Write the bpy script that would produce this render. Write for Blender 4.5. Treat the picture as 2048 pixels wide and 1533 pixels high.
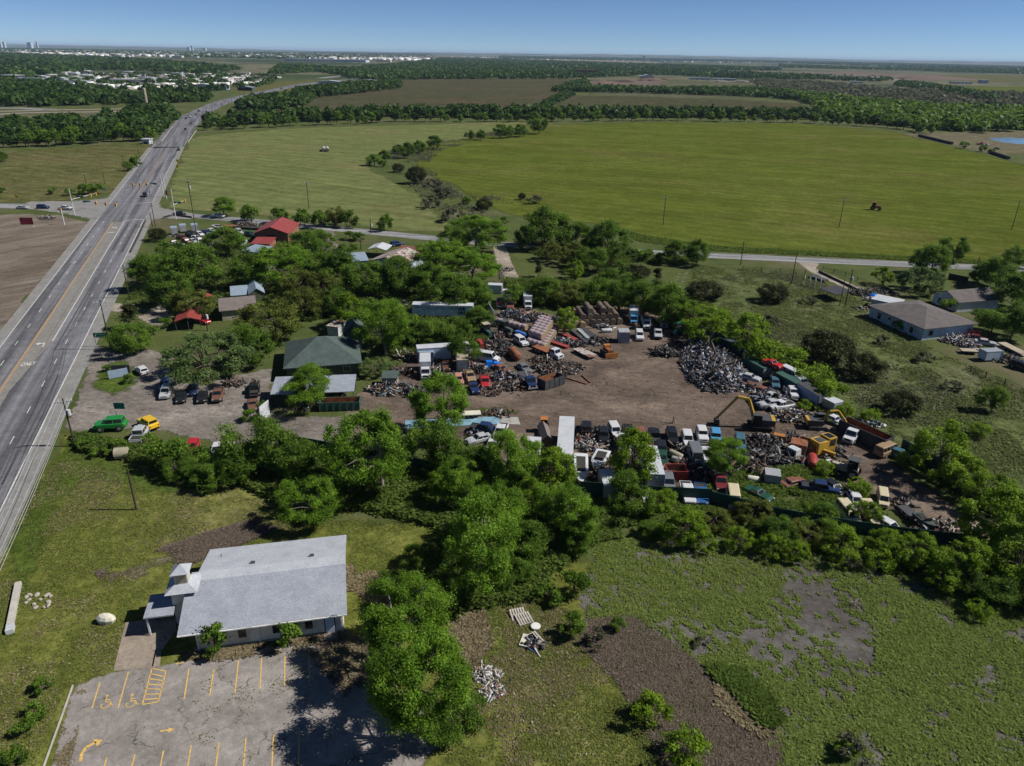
import bpy, math, random
import numpy as np
from mathutils import Vector, Matrix
for o in list(bpy.data.objects): bpy.data.objects.remove(o)
C = bpy.context.scene.collection
S = bpy.context.scene
# ------------------------------------------------------------------ camera, sky, sun, exposure
F_PX, PITCH, ROLL, CAM_H = 1460.0, math.radians(24.3), math.radians(1.03), 62.0
_fw = np.array([0, math.cos(PITCH), -math.sin(PITCH)]); _up = np.array([0, math.sin(PITCH), math.cos(PITCH)]); _rt = np.array([1., 0, 0])
_R = _rt*math.cos(ROLL)+_up*math.sin(ROLL); _U = -_rt*math.sin(ROLL)+_up*math.cos(ROLL)
cam_d = bpy.data.cameras.new('camera'); cam = bpy.data.objects.new('camera', cam_d); C.objects.link(cam)
cam_d.sensor_width = 36; cam_d.lens = F_PX/2048*36; cam_d.clip_start = 1; cam_d.clip_end = 90000
cam.matrix_world = Matrix(((_R[0], _U[0], -_fw[0], 0), (_R[1], _U[1], -_fw[1], 0), (_R[2], _U[2], -_fw[2], CAM_H), (0, 0, 0, 1)))
S.camera = cam
W = bpy.data.worlds.new('World'); S.world = W; W.use_nodes = True
nt = W.node_tree; nt.nodes.clear()
_o = nt.nodes.new('ShaderNodeOutputWorld'); _b = nt.nodes.new('ShaderNodeBackground'); _s = nt.nodes.new('ShaderNodeTexSky')
_s.sky_type = 'NISHITA'; _s.sun_disc = False; _s.sun_elevation = math.radians(46); _s.sun_rotation = math.radians(90)
_s.altitude = 7000; _s.air_density = 1.0; _s.dust_density = 0.0; _s.ozone_density = 5.2
_b.inputs['Strength'].default_value = 0.052
nt.links.new(_s.outputs[0], _b.inputs[0]); nt.links.new(_b.outputs[0], _o.inputs[0])
sun_d = bpy.data.lights.new('sun', 'SUN'); sun_d.energy = 3.6; sun_d.angle = math.radians(0.5); sun_d.color = (1, 0.955, 0.88)
sun = bpy.data.objects.new('sun', sun_d); C.objects.link(sun)
sun.rotation_euler = Vector((-math.cos(math.radians(46)), -0.02, -math.sin(math.radians(46)))).to_track_quat('-Z', 'Y').to_euler()
S.view_settings.view_transform = 'Standard'; S.view_settings.look = 'None'; S.view_settings.exposure = 0.7; S.view_settings.gamma = 1
S.cycles.max_bounces = 5; S.cycles.diffuse_bounces = 3; S.cycles.glossy_bounces = 2; S.cycles.transmission_bounces = 3; S.cycles.transparent_max_bounces = 10
S.cycles.volume_bounces = 0; S.cycles.caustics_reflective = False; S.cycles.caustics_refractive = False
S.cycles.sample_clamp_indirect = 3
# ------------------------------------------------------------------ where a point of the ground lies
def G(x, y, z=0.0):
    d = _fw+_R*((x-1024)/F_PX)+_U*(-(y-766.5)/F_PX)
    t = (z-CAM_H)/d[2]
    return Vector((d[0]*t, d[1]*t, z))
def depth(p): return (p[0]*_fw[0]+p[1]*_fw[1]+(p[2]-CAM_H)*_fw[2])
def GV(pts, z=0.0): return [G(x, y, z) for x, y in pts]
# ------------------------------------------------------------------ helpers
MAT = {}
class NB:                                   # small node-tree writer
    def __init__(s, name):
        s.m = bpy.data.materials.new(name); s.m.use_nodes = True; s.t = s.m.node_tree; s.t.nodes.clear(); s.l = s.t.links
        s.out = s.n('ShaderNodeOutputMaterial'); MAT[name] = s.m
    def n(s, t, **k):
        q = s.t.nodes.new(t)
        for a, v in k.items(): setattr(q, a, v)
        return q
    def inp(s, q, i, v):
        if isinstance(v, bpy.types.NodeSocket): s.l.new(v, q.inputs[i])
        elif v is not None: q.inputs[i].default_value = v
    def pos(s): return s.n('ShaderNodeNewGeometry').outputs['Position']
    def obj(s): return s.n('ShaderNodeTexCoord').outputs['Object']
    def noise(s, scale, detail=4, rough=.55, vec=None, dist=0, stretch=None):
        q = s.n('ShaderNodeTexNoise'); q.inputs['Scale'].default_value = scale; q.inputs['Detail'].default_value = detail
        q.inputs['Roughness'].default_value = rough; q.inputs['Distortion'].default_value = dist
        v = vec or s.pos()
        if stretch:
            mp = s.n('ShaderNodeMapping', vector_type='TEXTURE'); s.l.new(v, mp.inputs[0]); mp.inputs['Rotation'].default_value = (0, 0, stretch[0]); mp.inputs['Scale'].default_value = (1/stretch[1], 1/stretch[2], 1); v = mp.outputs[0]
        s.l.new(v, q.inputs['Vector']); return q.outputs['Fac']
    def ramp(s, fac, stops, interp='LINEAR'):
        q = s.n('ShaderNodeValToRGB'); q.color_ramp.interpolation = interp; e = q.color_ramp.elements
        while len(e) < len(stops): e.new(0.5)
        for k, (p, c) in enumerate(stops):
            e[k].position = p; e[k].color = (c, c, c, 1) if isinstance(c, (int, float)) else (*c[:3], 1)
        s.l.new(fac, q.inputs[0]); return q.outputs[0]
    def math(s, op, a, b=None, c=None):
        q = s.n('ShaderNodeMath', operation=op); s.inp(q, 0, a); s.inp(q, 1, b); s.inp(q, 2, c); return q.outputs[0]
    def mix(s, f, a, b, blend='MIX'):
        q = s.n('ShaderNodeMix', data_type='RGBA', blend_type=blend)
        s.inp(q, 0, f); s.inp(q, 6, (*a, 1) if isinstance(a, tuple) else a); s.inp(q, 7, (*b, 1) if isinstance(b, tuple) else b); return q.outputs[2]
    def modul(s, c, n, lo, hi, a=.3, z=.7):
        q = s.n('ShaderNodeMapRange'); q.inputs['From Min'].default_value = a; q.inputs['From Max'].default_value = z; q.inputs['To Min'].default_value = lo; q.inputs['To Max'].default_value = hi; s.l.new(n, q.inputs[0])
        v = s.n('ShaderNodeVectorMath', operation='SCALE'); s.l.new(c, v.inputs[0]); s.l.new(q.outputs[0], v.inputs['Scale']); return v.outputs[0]
    def attr(s, name): return s.n('ShaderNodeAttribute', attribute_name=name).outputs['Fac']
    def bump(s, h, strength=.4, dist=.1):
        q = s.n('ShaderNodeBump'); q.inputs['Strength'].default_value = strength; q.inputs['Distance'].default_value = dist; s.l.new(h, q.inputs['Height']); return q.outputs[0]
    def bsdf(s, col, rough=.8, metal=0, spec=.3, normal=None, alpha=None):
        q = s.n('ShaderNodeBsdfPrincipled'); s.inp(q, 'Base Color', (*col, 1) if isinstance(col, tuple) else col); s.inp(q, 'Roughness', rough); s.inp(q, 'Metallic', metal)
        q.inputs['Specular IOR Level'].default_value = spec
        if normal: s.l.new(normal, q.inputs['Normal'])
        if alpha is not None: s.inp(q, 'Alpha', alpha)
        return q.outputs[0]
    def end(s, sh): s.l.new(sh, s.out.inputs[0]); return s.m
def flat(name, col, rough=.7, metal=0, var=.25, scale=1.5, spec=.3, dirt=None):
    b = NB(name); n1 = b.noise(scale, 5, .6, b.obj())
    lo = tuple(c*(1-var) for c in col); hi = tuple(min(1, c*(1+var)) for c in col)
    c = b.ramp(n1, [(.3, lo), (.7, hi)])
    if dirt: c = b.mix(b.ramp(b.noise(scale*.6, 6, .7, b.obj()), [(.5, 0), (.62, 1)]), c, dirt)
    return b.end(b.bsdf(c, rough, metal, spec))
class MB:                                   # collects shapes, links them as one mesh
    def __init__(s): s.v = []; s.f = []; s.n = 0
    def add(s, vs, fs):
        s.f += [tuple(i+s.n for i in f) for f in fs]; s.v += [tuple(v) for v in vs]; s.n += len(vs); return s
    def box(s, c, d, rz=0, ry=0, top=None):
        x, y, z = d[0]/2, d[1]/2, d[2]/2; t = top or (1, 1)
        p = [(-x, -y, -z), (x, -y, -z), (x, y, -z), (-x, y, -z), (-x*t[0], -y*t[1], z), (x*t[0], -y*t[1], z), (x*t[0], y*t[1], z), (-x*t[0], y*t[1], z)]
        cr, sr, cy, sy = math.cos(rz), math.sin(rz), math.cos(ry), math.sin(ry); q = []
        for a, b, e in p:
            a, e = a*cy+e*sy, -a*sy+e*cy
            q.append((c[0]+a*cr-b*sr, c[1]+a*sr+b*cr, c[2]+e))
        return s.add(q, [(0, 3, 2, 1), (4, 5, 6, 7), (0, 1, 5, 4), (1, 2, 6, 5), (2, 3, 7, 6), (3, 0, 4, 7)])
    def prism(s, poly, z0, z1):
        n = len(poly); v = [(p[0], p[1], z0) for p in poly]+[(p[0], p[1], z1) for p in poly]
        return s.add(v, [tuple(range(n))[::-1], tuple(range(n, 2*n))]+[(i, (i+1) % n, n+(i+1) % n, n+i) for i in range(n)])
    def extr(s, prof, y0, y1):               # profile in x,z extruded along y
        n = len(prof); v = [(p[0], y0, p[1]) for p in prof]+[(p[0], y1, p[1]) for p in prof]
        return s.add(v, [tuple(range(n)), tuple(range(n, 2*n))[::-1]]+[(i, n+i, n+(i+1) % n, (i+1) % n) for i in range(n)])
    def tube(s, a, b, r0, r1=None, n=8, cap=True):
        r1 = r0 if r1 is None else r1; a = Vector(a); b = Vector(b); d = (b-a).normalized()
        u = d.orthogonal().normalized(); w = d.cross(u); vs = []
        for p, r in ((a, r0), (b, r1)):
            for k in range(n):
                t = 2*math.pi*k/n; vs.append(p+u*(r*math.cos(t))+w*(r*math.sin(t)))
        fs = [(k, (k+1) % n, n+(k+1) % n, n+k) for k in range(n)]
        if cap: fs += [tuple(range(n))[::-1], tuple(range(n, 2*n))]
        return s.add(vs, fs)
    def lathe(s, prof, a, axis, n=14):        # prof: (along, radius)
        a = Vector(a); d = Vector(axis).normalized(); u = d.orthogonal().normalized(); w = d.cross(u); vs = []; fs = []
        for h, r in prof:
            for k in range(n):
                t = 2*math.pi*k/n; vs.append(a+d*h+u*(r*math.cos(t))+w*(r*math.sin(t)))
        m = len(prof)
        for i in range(m-1):
            for k in range(n): fs.append((i*n+k, i*n+(k+1) % n, (i+1)*n+(k+1) % n, (i+1)*n+k))
        fs += [tuple(range(n))[::-1], tuple(range((m-1)*n, m*n))]
        return s.add(vs, fs)
    def mesh(s, name, mat=None, smooth=False):
        me = bpy.data.meshes.new(name); me.from_pydata(s.v, [], s.f); me.update()
        if mat: me.materials.append(MAT[mat])
        if smooth: me.polygons.foreach_set('use_smooth', [True]*len(me.polygons))
        return me
    def build(s, name, mat, parent=None, smooth=False, color=None):
        return link(name, s.mesh(name, mat, smooth), parent, color)
def link(name, me, parent=None, color=None):
    o = bpy.data.objects.new(name, me); C.objects.link(o)
    if parent: o.parent = parent
    if color: o.color = color
    return o
def tag(o, label, cat=None, group=None, kind=None):
    if label: o['label'] = label
    if cat: o['category'] = cat
    if group: o['group'] = group
    if kind: o['kind'] = kind
    return o
def thing(name, loc, rz, label, cat, group=None):
    o = bpy.data.objects.new(name, None); C.objects.link(o); o.empty_display_size = .3
    o.location = loc; o.rotation_euler = (0, 0, rz); return tag(o, label, cat, group)
def kids(o): return KIDS.get(o.name) or [c for c in C.objects if c.parent is o]
KIDS = {}
def dup(root, loc=None, rz=None, label=None, group=None, color=None, scale=None, paint=None):
    if root.name not in KIDS:
        KIDS[root.name] = [c for c in C.objects if c.parent is root]
        for c in KIDS[root.name]: KIDS[c.name] = [g for g in C.objects if g.parent is c]
    r = root.copy(); C.objects.link(r)
    if loc is not None: r.location = loc
    if rz is not None: r.rotation_euler = (0, 0, rz)
    if scale: r.scale = scale
    if label: r['label'] = label
    if group: r['group'] = group
    if color: r.color = color
    for ch in KIDS[root.name]:
        c = ch.copy(); C.objects.link(c); c.parent = r
        if color: c.color = color
        for g in KIDS[ch.name]:
            d = g.copy(); C.objects.link(d); d.parent = c
            if color: d.color = color
    return r
def np_mesh(name, V, Fq, mat, attrs=None, mats=None):      # V (n,3), Fq (m,4) quads
    me = bpy.data.meshes.new(name); nv, nf = len(V), len(Fq); k = Fq.shape[1]
    me.vertices.add(nv); me.vertices.foreach_set('co', np.asarray(V, np.float32).ravel())
    me.loops.add(nf*k); me.loops.foreach_set('vertex_index', np.asarray(Fq, np.int32).ravel())
    me.polygons.add(nf); me.polygons.foreach_set('loop_start', np.arange(nf, dtype=np.int32)*k)
    try: me.polygons.foreach_set('loop_total', np.full(nf, k, np.int32))
    except Exception: pass
    me.materials.append(MAT[mat])
    for a, (dom, val) in (attrs or {}).items():
        at = me.attributes.new(a, 'FLOAT', dom); at.data.foreach_set('value', np.asarray(val, np.float32))
    me.update(calc_edges=True); return me
def inpoly(P, poly):
    x, y = P[:, 0], P[:, 1]; r = np.zeros(len(P), bool); n = len(poly)
    for i in range(n):
        x0, y0 = poly[i][0], poly[i][1]; x1, y1 = poly[(i+1) % n][0], poly[(i+1) % n][1]
        c = ((y0 > y) != (y1 > y)) & (x < (x1-x0)*(y-y0)/((y1-y0) or 1e-9)+x0); r ^= c
    return r
def sdist(P, poly):
    d = np.full(len(P), 1e9); n = len(poly)
    for i in range(n):
        a = np.array(poly[i][:2], float); b = np.array(poly[(i+1) % n][:2], float); ab = b-a
        t = np.clip(((P-a)@ab)/max(ab@ab, 1e-9), 0, 1); d = np.minimum(d, np.hypot(*(P-a-t[:, None]*ab).T))
    return np.where(inpoly(P, poly), d, -d)
def sheet(name, poly, z, mat, cell, feather=0, kind='structure', label=None, hole=None):
    p = np.array([(q[0], q[1]) for q in poly]); lo = p.min(0)-feather-cell; hi = p.max(0)+feather+cell
    nx, ny = [int(v)+2 for v in (hi-lo)/cell]
    X, Y = np.meshgrid(lo[0]+np.arange(nx)*cell, lo[1]+np.arange(ny)*cell); P = np.stack([X.ravel(), Y.ravel()], 1)
    sd = sdist(P, poly)
    if hole is not None: sd = np.minimum(sd, -sdist(P, hole))
    i = np.arange(nx*ny).reshape(ny, nx); F = np.stack([i[:-1, :-1], i[:-1, 1:], i[1:, 1:], i[1:, :-1]], -1).reshape(-1, 4)
    F = F[(sd[F].max(1) > -feather)]; u, inv = np.unique(F, return_inverse=True)
    V = np.c_[P[u], np.full(len(u), z)]
    me = np_mesh(name, V, inv.reshape(-1, 4), mat, {'sd': ('POINT', sd[u])})
    o = link(name, me); tag(o, label or name.replace('_', ' '), None, None, kind); return o
def edge_alpha(b, amp, scale, soft=.35):                    # ragged natural edge from the distance to the outline
    n1 = b.math('SUBTRACT', b.noise(scale, 6, .65), .5)
    v = b.math('ADD', b.attr('sd'), b.math('MULTIPLY', n1, amp*2))
    q = b.math('MULTIPLY', v, 1/soft); return b.n('ShaderNodeClamp') if 0 else b.math('MINIMUM', b.math('MAXIMUM', q, 0), 1)
def ribbon(name, pts, off0, off1, z, mat, label=None, kind='structure', parent=None):
    L = []
    for i, p in enumerate(pts):
        a = pts[max(i-1, 0)]; b = pts[min(i+1, len(pts)-1)]; d = Vector((b[0]-a[0], b[1]-a[1])).normalized(); n = Vector((d.y, -d.x))
        f = lambda o: o[i] if isinstance(o, (list, tuple)) else o
        L.append(((p[0]+n.x*f(off0), p[1]+n.y*f(off0), z), (p[0]+n.x*f(off1), p[1]+n.y*f(off1), z)))
    v = [q for l in L for q in l]
    m = MB().add(v, [(2*i, 2*i+1, 2*i+3, 2*i+2) for i in range(len(L)-1)])
    o = m.build(name, mat, parent)
    if not parent: tag(o, label or name.replace('_', ' '), None, None, kind)
    return o
def smooth(pts, n=6):                                       # Catmull-Rom
    P = [Vector((p[0], p[1])) for p in pts]; P = [P[0]*2-P[1]]+P+[P[-1]*2-P[-2]]; out = []
    for i in range(1, len(P)-2):
        for k in range(n):
            t = k/n; a, b, c, d = P[i-1], P[i], P[i+1], P[i+2]
            out.append(.5*((2*b)+(c-a)*t+(2*a-5*b+4*c-d)*t*t+(-a+3*b-3*c+d)*t**3))
    out.append(P[-2]); return out
rng = np.random.default_rng(7); random.seed(7)
# ================================================================== ground materials
def grassmat(name, lo, hi, dry, dryamt=.45, s=1.0, rows=None, edge=None, dark=None, fine=1.0, con=1.0):
    b = NB(name)
    big = b.noise(.018*s, 5, .6); mid = b.noise(.16*s, 6, .65, dist=.6); fin = b.noise(1.2*fine, 5, .75)
    c = b.ramp(mid, [(.32, lo), (.68, hi)])
    c = b.mix(b.math('MULTIPLY', b.ramp(b.math('ADD', b.math('MULTIPLY', big, .62), b.math('MULTIPLY', b.noise(.7*s, 6, .7), .38)), [(dryamt, 0), (dryamt+.16, 1)]), .8), c, dry)
    if rows:
        rn = b.noise(rows[3], 3, .5, stretch=(rows[0], rows[1], rows[2])); c = b.mix(.25, c, b.ramp(rn, [(.35, .25), (.65, .75)]), 'SOFT_LIGHT')
        rn = b.noise(rows[3]*4, 3, .6, stretch=(rows[0], rows[1], rows[2])); c = b.modul(c, rn, .92, 1.08)
        wv = b.n('ShaderNodeTexWave'); mp = b.n('ShaderNodeMapping', vector_type='TEXTURE'); mp.inputs['Rotation'].default_value = (0, 0, 1.05); b.l.new(b.pos(), mp.inputs[0]); b.l.new(mp.outputs[0], wv.inputs['Vector']); wv.inputs['Scale'].default_value = .035; wv.inputs['Distortion'].default_value = 3; wv.inputs['Detail'].default_value = 3; wv.inputs['Detail Scale'].default_value = .3; c = b.modul(c, wv.outputs['Fac'], .93, 1.07, 0, 1)
    c = b.modul(c, fin, 1-.42*con, 1+.42*con, .32, .68); c = b.modul(c, b.noise(4.5*fine, 3, .8), .75, 1.25); c = b.modul(c, mid, 1-.2*con, 1+.2*con)
    nm = b.bump(b.math('ADD', fin, b.math('MULTIPLY', mid, 2)), .7, .25)
    a = edge_alpha(b, *edge) if edge else None
    return b.end(b.bsdf(c, 1, 0, 0, nm, a))
grassmat('meadow_grass', (.085, .098, .02), (.135, .145, .036), (.23, .185, .11), .52, edge=(5, .12, 1.5), s=1.5)
grassmat('lush_grass', (.045, .074, .012), (.078, .11, .022), (.13, .12, .055), .55, edge=(4, .2, 1.2), s=1.6)
grassmat('scrub_grass', (.062, .08, .028), (.096, .116, .046), (.13, .12, .08), .5, edge=(6, .1, 1.5), s=1.8)
grassmat('field_green', (.068, .088, .014), (.086, .105, .02), (.11, .098, .035), .5, con=.5, s=.6, rows=(-.25, .25, .9, .05), edge=(9, .03, 3), fine=.35)
grassmat('field_pale', (.098, .116, .042), (.125, .145, .055), (.15, .125, .065), .5, con=.5, s=.7, rows=(1.25, .9, .14, .12), edge=(9, .03, 3), fine=.35)
grassmat('field_brown', (.05, .052, .028), (.066, .066, .036), (.085, .064, .04), .48, s=.35, rows=(.05, .1, 1, .08), edge=(10, .02, 4), fine=.25)
grassmat('field_left', (.07, .078, .026), (.1, .098, .04), (.15, .12, .068), .5, s=.8, rows=(.0, .15, 1, .08), edge=(8, .03, 3), fine=.5)
grassmat('scrubland', (.058, .07, .034), (.092, .098, .058), (.14, .115, .08), .48, s=.5, edge=(14, .02, 6), fine=.25)
def dirtmat(name, a, c2, c3, edge=(2.5, .35, .3), s=1.0, stretch=(-.18, .6, 1)):
    b = NB(name); n1 = b.noise(.12*s, 6, .6, dist=.8, stretch=stretch); n2 = b.noise(.9*s, 6, .7, dist=.5, stretch=stretch); n3 = b.noise(6, 4, .8)
    c = b.ramp(n1, [(.32, a), (.52, c2), (.72, c3)]); c = b.modul(c, n2, .72, 1.32); c = b.modul(c, b.noise(1.6, 5, .75), .72, 1.3); c = b.modul(c, n3, .8, 1.2)
    c = b.mix(b.ramp(b.noise(.35*s, 7, .75, dist=1.2), [(.58, 0), (.66, .55)]), c, tuple(v*.55 for v in a))
    return b.end(b.bsdf(c, 1, 0, .03, b.bump(b.math('ADD', n2, b.math('MULTIPLY', n3, .3)), .8, .2), edge_alpha(b, *edge)))
dirtmat('yard_dirt', (.07, .055, .045), (.12, .092, .074), (.2, .155, .125))
dirtmat('drive_gravel', (.12, .105, .092), (.17, .152, .135), (.25, .225, .2))
dirtmat('bare_lot', (.1, .08, .062), (.155, .13, .105), (.2, .175, .15), edge=(5, .1, .6), s=.5, stretch=(.9, .3, 1))
dirtmat('pale_track', (.2, .17, .14), (.28, .245, .2), (.36, .32, .27), edge=(.8, .6, .3))
dirtmat('track_rut', (.1, .08, .064), (.155, .125, .1), (.22, .18, .145), edge=(1.4, .5, .6))
dirtmat('marsh_mud', (.075, .068, .064), (.1, .094, .088), (.13, .122, .115), edge=(5, .12, .5), s=.8)
dirtmat('dead_grass', (.085, .072, .045), (.115, .105, .062), (.18, .155, .11), edge=(6, .35, 1.2), s=1.5, stretch=(.6, .6, 1))
dirtmat('far_tan', (.13, .115, .07), (.17, .15, .1), (.2, .18, .13), edge=(40, .004, 10), s=.1)
dirtmat('far_dirt', (.09, .065, .052), (.13, .1, .08), (.18, .145, .115), edge=(12, .02, 3), s=.25)
# base ground: near it is rough grass, beyond two kilometres the country of woods and plots
b = NB('ground_cover')
mid = b.noise(.1, 6, .65, dist=.6); near = b.ramp(mid, [(.32, (.045, .066, .016)), (.68, (.085, .1, .032))])
near = b.mix(b.ramp(b.noise(.03, 6, .65), [(.52, 0), (.64, .7)]), near, (.13, .105, .07))
vor = b.n('ShaderNodeTexVoronoi'); vor.inputs['Scale'].default_value = .0016; b.l.new(b.pos(), vor.inputs['Vector'])
far = b.ramp(b.n('ShaderNodeSeparateColor').outputs[0] if 0 else b.noise(.0011, 5, .6), [(.36, (.022, .04, .014)), (.46, (.03, .05, .018)), (.5, (.13, .12, .07)), (.56, (.08, .085, .045)), (.6, (.03, .05, .018)), (.66, (.15, .13, .09))])
far = b.mix(.6, far, b.ramp(b.noise(.02, 4, .7), [(.3, .15), (.7, .85)]), 'SOFT_LIGHT')
ln = b.n('ShaderNodeVectorMath', operation='LENGTH'); b.l.new(b.pos(), ln.inputs[0])
fk = b.n('ShaderNodeMapRange'); fk.inputs['From Min'].default_value = 1500; fk.inputs['From Max'].default_value = 2300; b.l.new(ln.outputs['Value'], fk.inputs[0])
c = b.mix(fk.outputs[0], near, far); c = b.mix(.6, c, b.ramp(b.noise(1.8, 5, .75), [(.25, .15), (.75, .85)]), 'SOFT_LIGHT')
b.end(b.bsdf(c, .95, 0, .1, b.bump(b.noise(1.8, 5, .75), .6, .25)))
def asphalt(name, base, var=.2, s=1.0, cracks=0, edge=None, lanes=None, spec=.25):
    b = NB(name); c = b.ramp(b.noise(.25*s, 6, .6), [(.3, tuple(v*(1-var) for v in base)), (.7, tuple(v*(1+var) for v in base))])
    if lanes:                                # darker worn wheel bands along the lanes
        mp = b.n('ShaderNodeMapping', vector_type='TEXTURE'); b.l.new(b.pos(), mp.inputs[0]); mp.inputs['Rotation'].default_value = (0, 0, lanes[0]); mp.inputs['Scale'].default_value = (1/lanes[1], 80, 1)
        q = b.n('ShaderNodeTexNoise'); q.inputs['Scale'].default_value = 1; q.inputs['Detail'].default_value = 3; b.l.new(mp.outputs[0], q.inputs['Vector'])
        c = b.mix(.85, c, b.ramp(q.outputs['Fac'], [(.36, .22), (.62, .72)]), 'SOFT_LIGHT')
    c = b.mix(.5, c, b.ramp(b.noise(7*s, 4, .8), [(.3, .2), (.7, .8)]), 'SOFT_LIGHT')
    c = b.mix(.5, c, b.ramp(b.noise(.9*s, 6, .7, dist=1), [(.3, .25), (.7, .75)]), 'SOFT_LIGHT')
    if cracks:
        v = b.n('ShaderNodeTexVoronoi', feature='DISTANCE_TO_EDGE'); v.inputs['Scale'].default_value = cracks
        ad = b.n('ShaderNodeVectorMath', operation='ADD'); nn = b.n('ShaderNodeTexNoise'); nn.inputs['Scale'].default_value = .8; b.l.new(b.pos(), nn.inputs['Vector'])
        sc = b.n('ShaderNodeVectorMath', operation='SCALE'); sc.inputs['Scale'].default_value = 2.2; b.l.new(nn.outputs['Color'], sc.inputs[0]); b.l.new(b.pos(), ad.inputs[0]); b.l.new(sc.outputs[0], ad.inputs[1]); b.l.new(ad.outputs[0], v.inputs['Vector'])
        c = b.modul(c, b.noise(.22, 6, .7, dist=1), .82, 1.2); c = b.modul(c, b.noise(1.1, 5, .8), .84, 1.16)
        k = b.math('MULTIPLY', b.ramp(v.outputs['Distance'], [(.0, 1), (.012, 0)]), b.ramp(b.noise(.18, 4, .6), [(.38, 0), (.52, .9)])); c = b.mix(k, c, (.05, .05, .035))
    return b.end(b.bsdf(c, .85, 0, spec, b.bump(b.noise(14*s, 3, .7), .3, .03), edge_alpha(b, *edge) if edge else None))
asphalt('road_asphalt', (.13, .13, .142), .18, lanes=(.347, .55))
asphalt('road_median', (.19, .182, .168), .12)
asphalt('shoulder', (.2, .195, .185), .15)
asphalt('side_asphalt', (.2, .2, .205), .15, lanes=(1.4, .4))
asphalt('lot_asphalt', (.22, .2, .185), .22, cracks=.16, edge=(.9, .8, .2))
asphalt('concrete', (.24, .2, .16), .18, cracks=.1)
asphalt('concrete_pale', (.4, .38, .34), .15)
flat('paint_white', (.5, .5, .48), .7, 0, .3, 3); flat('paint_yellow', (.56, .37, .11), .7, 0, .25, 3); flat('paint_ochre', (.4, .24, .1), .7, 0, .25, 3)
flat('tar', (.075, .075, .08), .9, 0, .3, 2, .1)
b = NB('pond_water'); b.end(b.bsdf((.16, .27, .4), .18, 0, .5))
# ================================================================== ground sheets
tag(MB().add([(-45000, -2000, 0), (45000, -2000, 0), (45000, 60000, 0), (-45000, 60000, 0)], [(0, 1, 2, 3)]).build('ground', 'ground_cover'), 'rough green ground reaching to the horizon', kind='structure')
def zone(name, px, z, mat, cell, feather, label): return sheet(name, GV(px), z, mat, cell, feather, 'structure', label)
FIELD_R = [(835, 300), (905, 262), (1060, 250), (1300, 244), (1600, 248), (1780, 262), (1850, 280), (1950, 305), (2048, 330), (2120, 360), (2120, 535), (1990, 527), (1700, 514), (1420, 500), (1280, 482), (1215, 452), (1060, 440), (960, 412), (900, 372), (830, 332)]
FIELD_L = [(372, 278), (430, 268), (600, 256), (830, 250), (1060, 243), (1050, 252), (880, 290), (800, 300), (735, 325), (760, 345), (840, 390), (880, 430), (930, 462), (850, 468), (720, 455), (560, 438), (430, 425), (318, 418)]
zone('farm_field', FIELD_R, .02, 'field_green', 7, 12, 'bright green mown field behind the country road')
zone('pasture_field', FIELD_L, .026, 'field_pale', 6, 12, 'paler green field with round bales beside the highway')
zone('brown_field', [(455, 222), (560, 203), (690, 186), (800, 160), (900, 157), (1150, 158), (1112, 180), (1140, 190), (1070, 226), (1060, 236), (800, 236), (560, 238)], .023, 'field_brown', 12, 14, 'brown ploughed field behind the long tree line')
zone('fallow_field', [(1140, 191), (1300, 194), (1480, 200), (1600, 208), (1640, 232), (1400, 236), (1150, 236), (1080, 232)], .021, 'field_brown', 12, 14, 'grey green fallow field beyond the long tree line')
zone('hay_field', [(-40, 318), (60, 300), (200, 290), (330, 288), (300, 318), (262, 360), (232, 386), (130, 404), (-40, 408)], .02, 'field_left', 5, 8, 'dry green field left of the highway')
zone('scrub_field', [(-40, 225), (60, 220), (210, 222), (210, 236), (130, 250), (60, 252), (-40, 256)], .02, 'scrubland', 12, 14, 'grey brown field before the far roads')
zone('scrubland', [(1500, 160), (1640, 165), (1800, 180), (2100, 190), (2100, 260), (1900, 262), (1700, 246), (1600, 205), (1540, 185)], .019, 'scrubland', 14, 20, 'scrubby pasture dotted with bushes beyond the fields')
zone('quarry_ground', [(1150, 168), (1330, 158), (1520, 168), (1560, 196), (1400, 198), (1180, 190)], .03, 'scrubland', 10, 14, 'rough ground around the earthworks')
zone('earthworks', [(1175, 170), (1260, 158), (1330, 160), (1318, 172), (1240, 178), (1190, 182)], .04, 'far_dirt', 8, 10, 'reddish brown soil heaps yard far off')
zone('airfield', [(870, 112), (1010, 116), (1310, 124), (1360, 132), (1180, 134), (980, 126), (880, 118)], .03, 'far_tan', 60, 40, 'pale grassland of the distant airfield')
zone('mudflat', [(1800, 268), (1990, 262), (2120, 262), (2120, 300), (2000, 312), (1900, 290)], .022, 'dead_grass', 6, 8, 'bare brown ground around the pond')
zone('pond', [(1986, 277), (2020, 276), (2120, 282), (2120, 290), (2040, 288), (2000, 284)], .03, 'pond_water', 4, 0, 'blue pond beyond the green field')
zone('far_pasture', [(1560, 128), (1700, 131), (1800, 136), (1750, 139), (1560, 134)], .03, 'far_tan', 40, 30, 'pale tan pasture beyond the embankment')
zone('far_pasture', [(1880, 150), (2100, 152), (2100, 166), (1900, 164)], .031, 'field_left', 20, 20, 'tan pasture right of the embankment')
zone('far_pasture', [(1800, 176), (2100, 172), (2100, 184), (1900, 186)], .032, 'field_green', 16, 16, 'green pasture strip in the far scrubland')
zone('far_pasture', [(430, 170), (640, 160), (600, 182), (480, 190)], .03, 'field_left', 14, 14, 'dry pasture beside the far highway curve')
zone('depot_ground', [(50, 160), (150, 150), (420, 146), (555, 152), (540, 166), (420, 176), (250, 182), (90, 176)], .029, 'far_tan', 10, 14, 'pale ground of the industrial estate')
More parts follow.
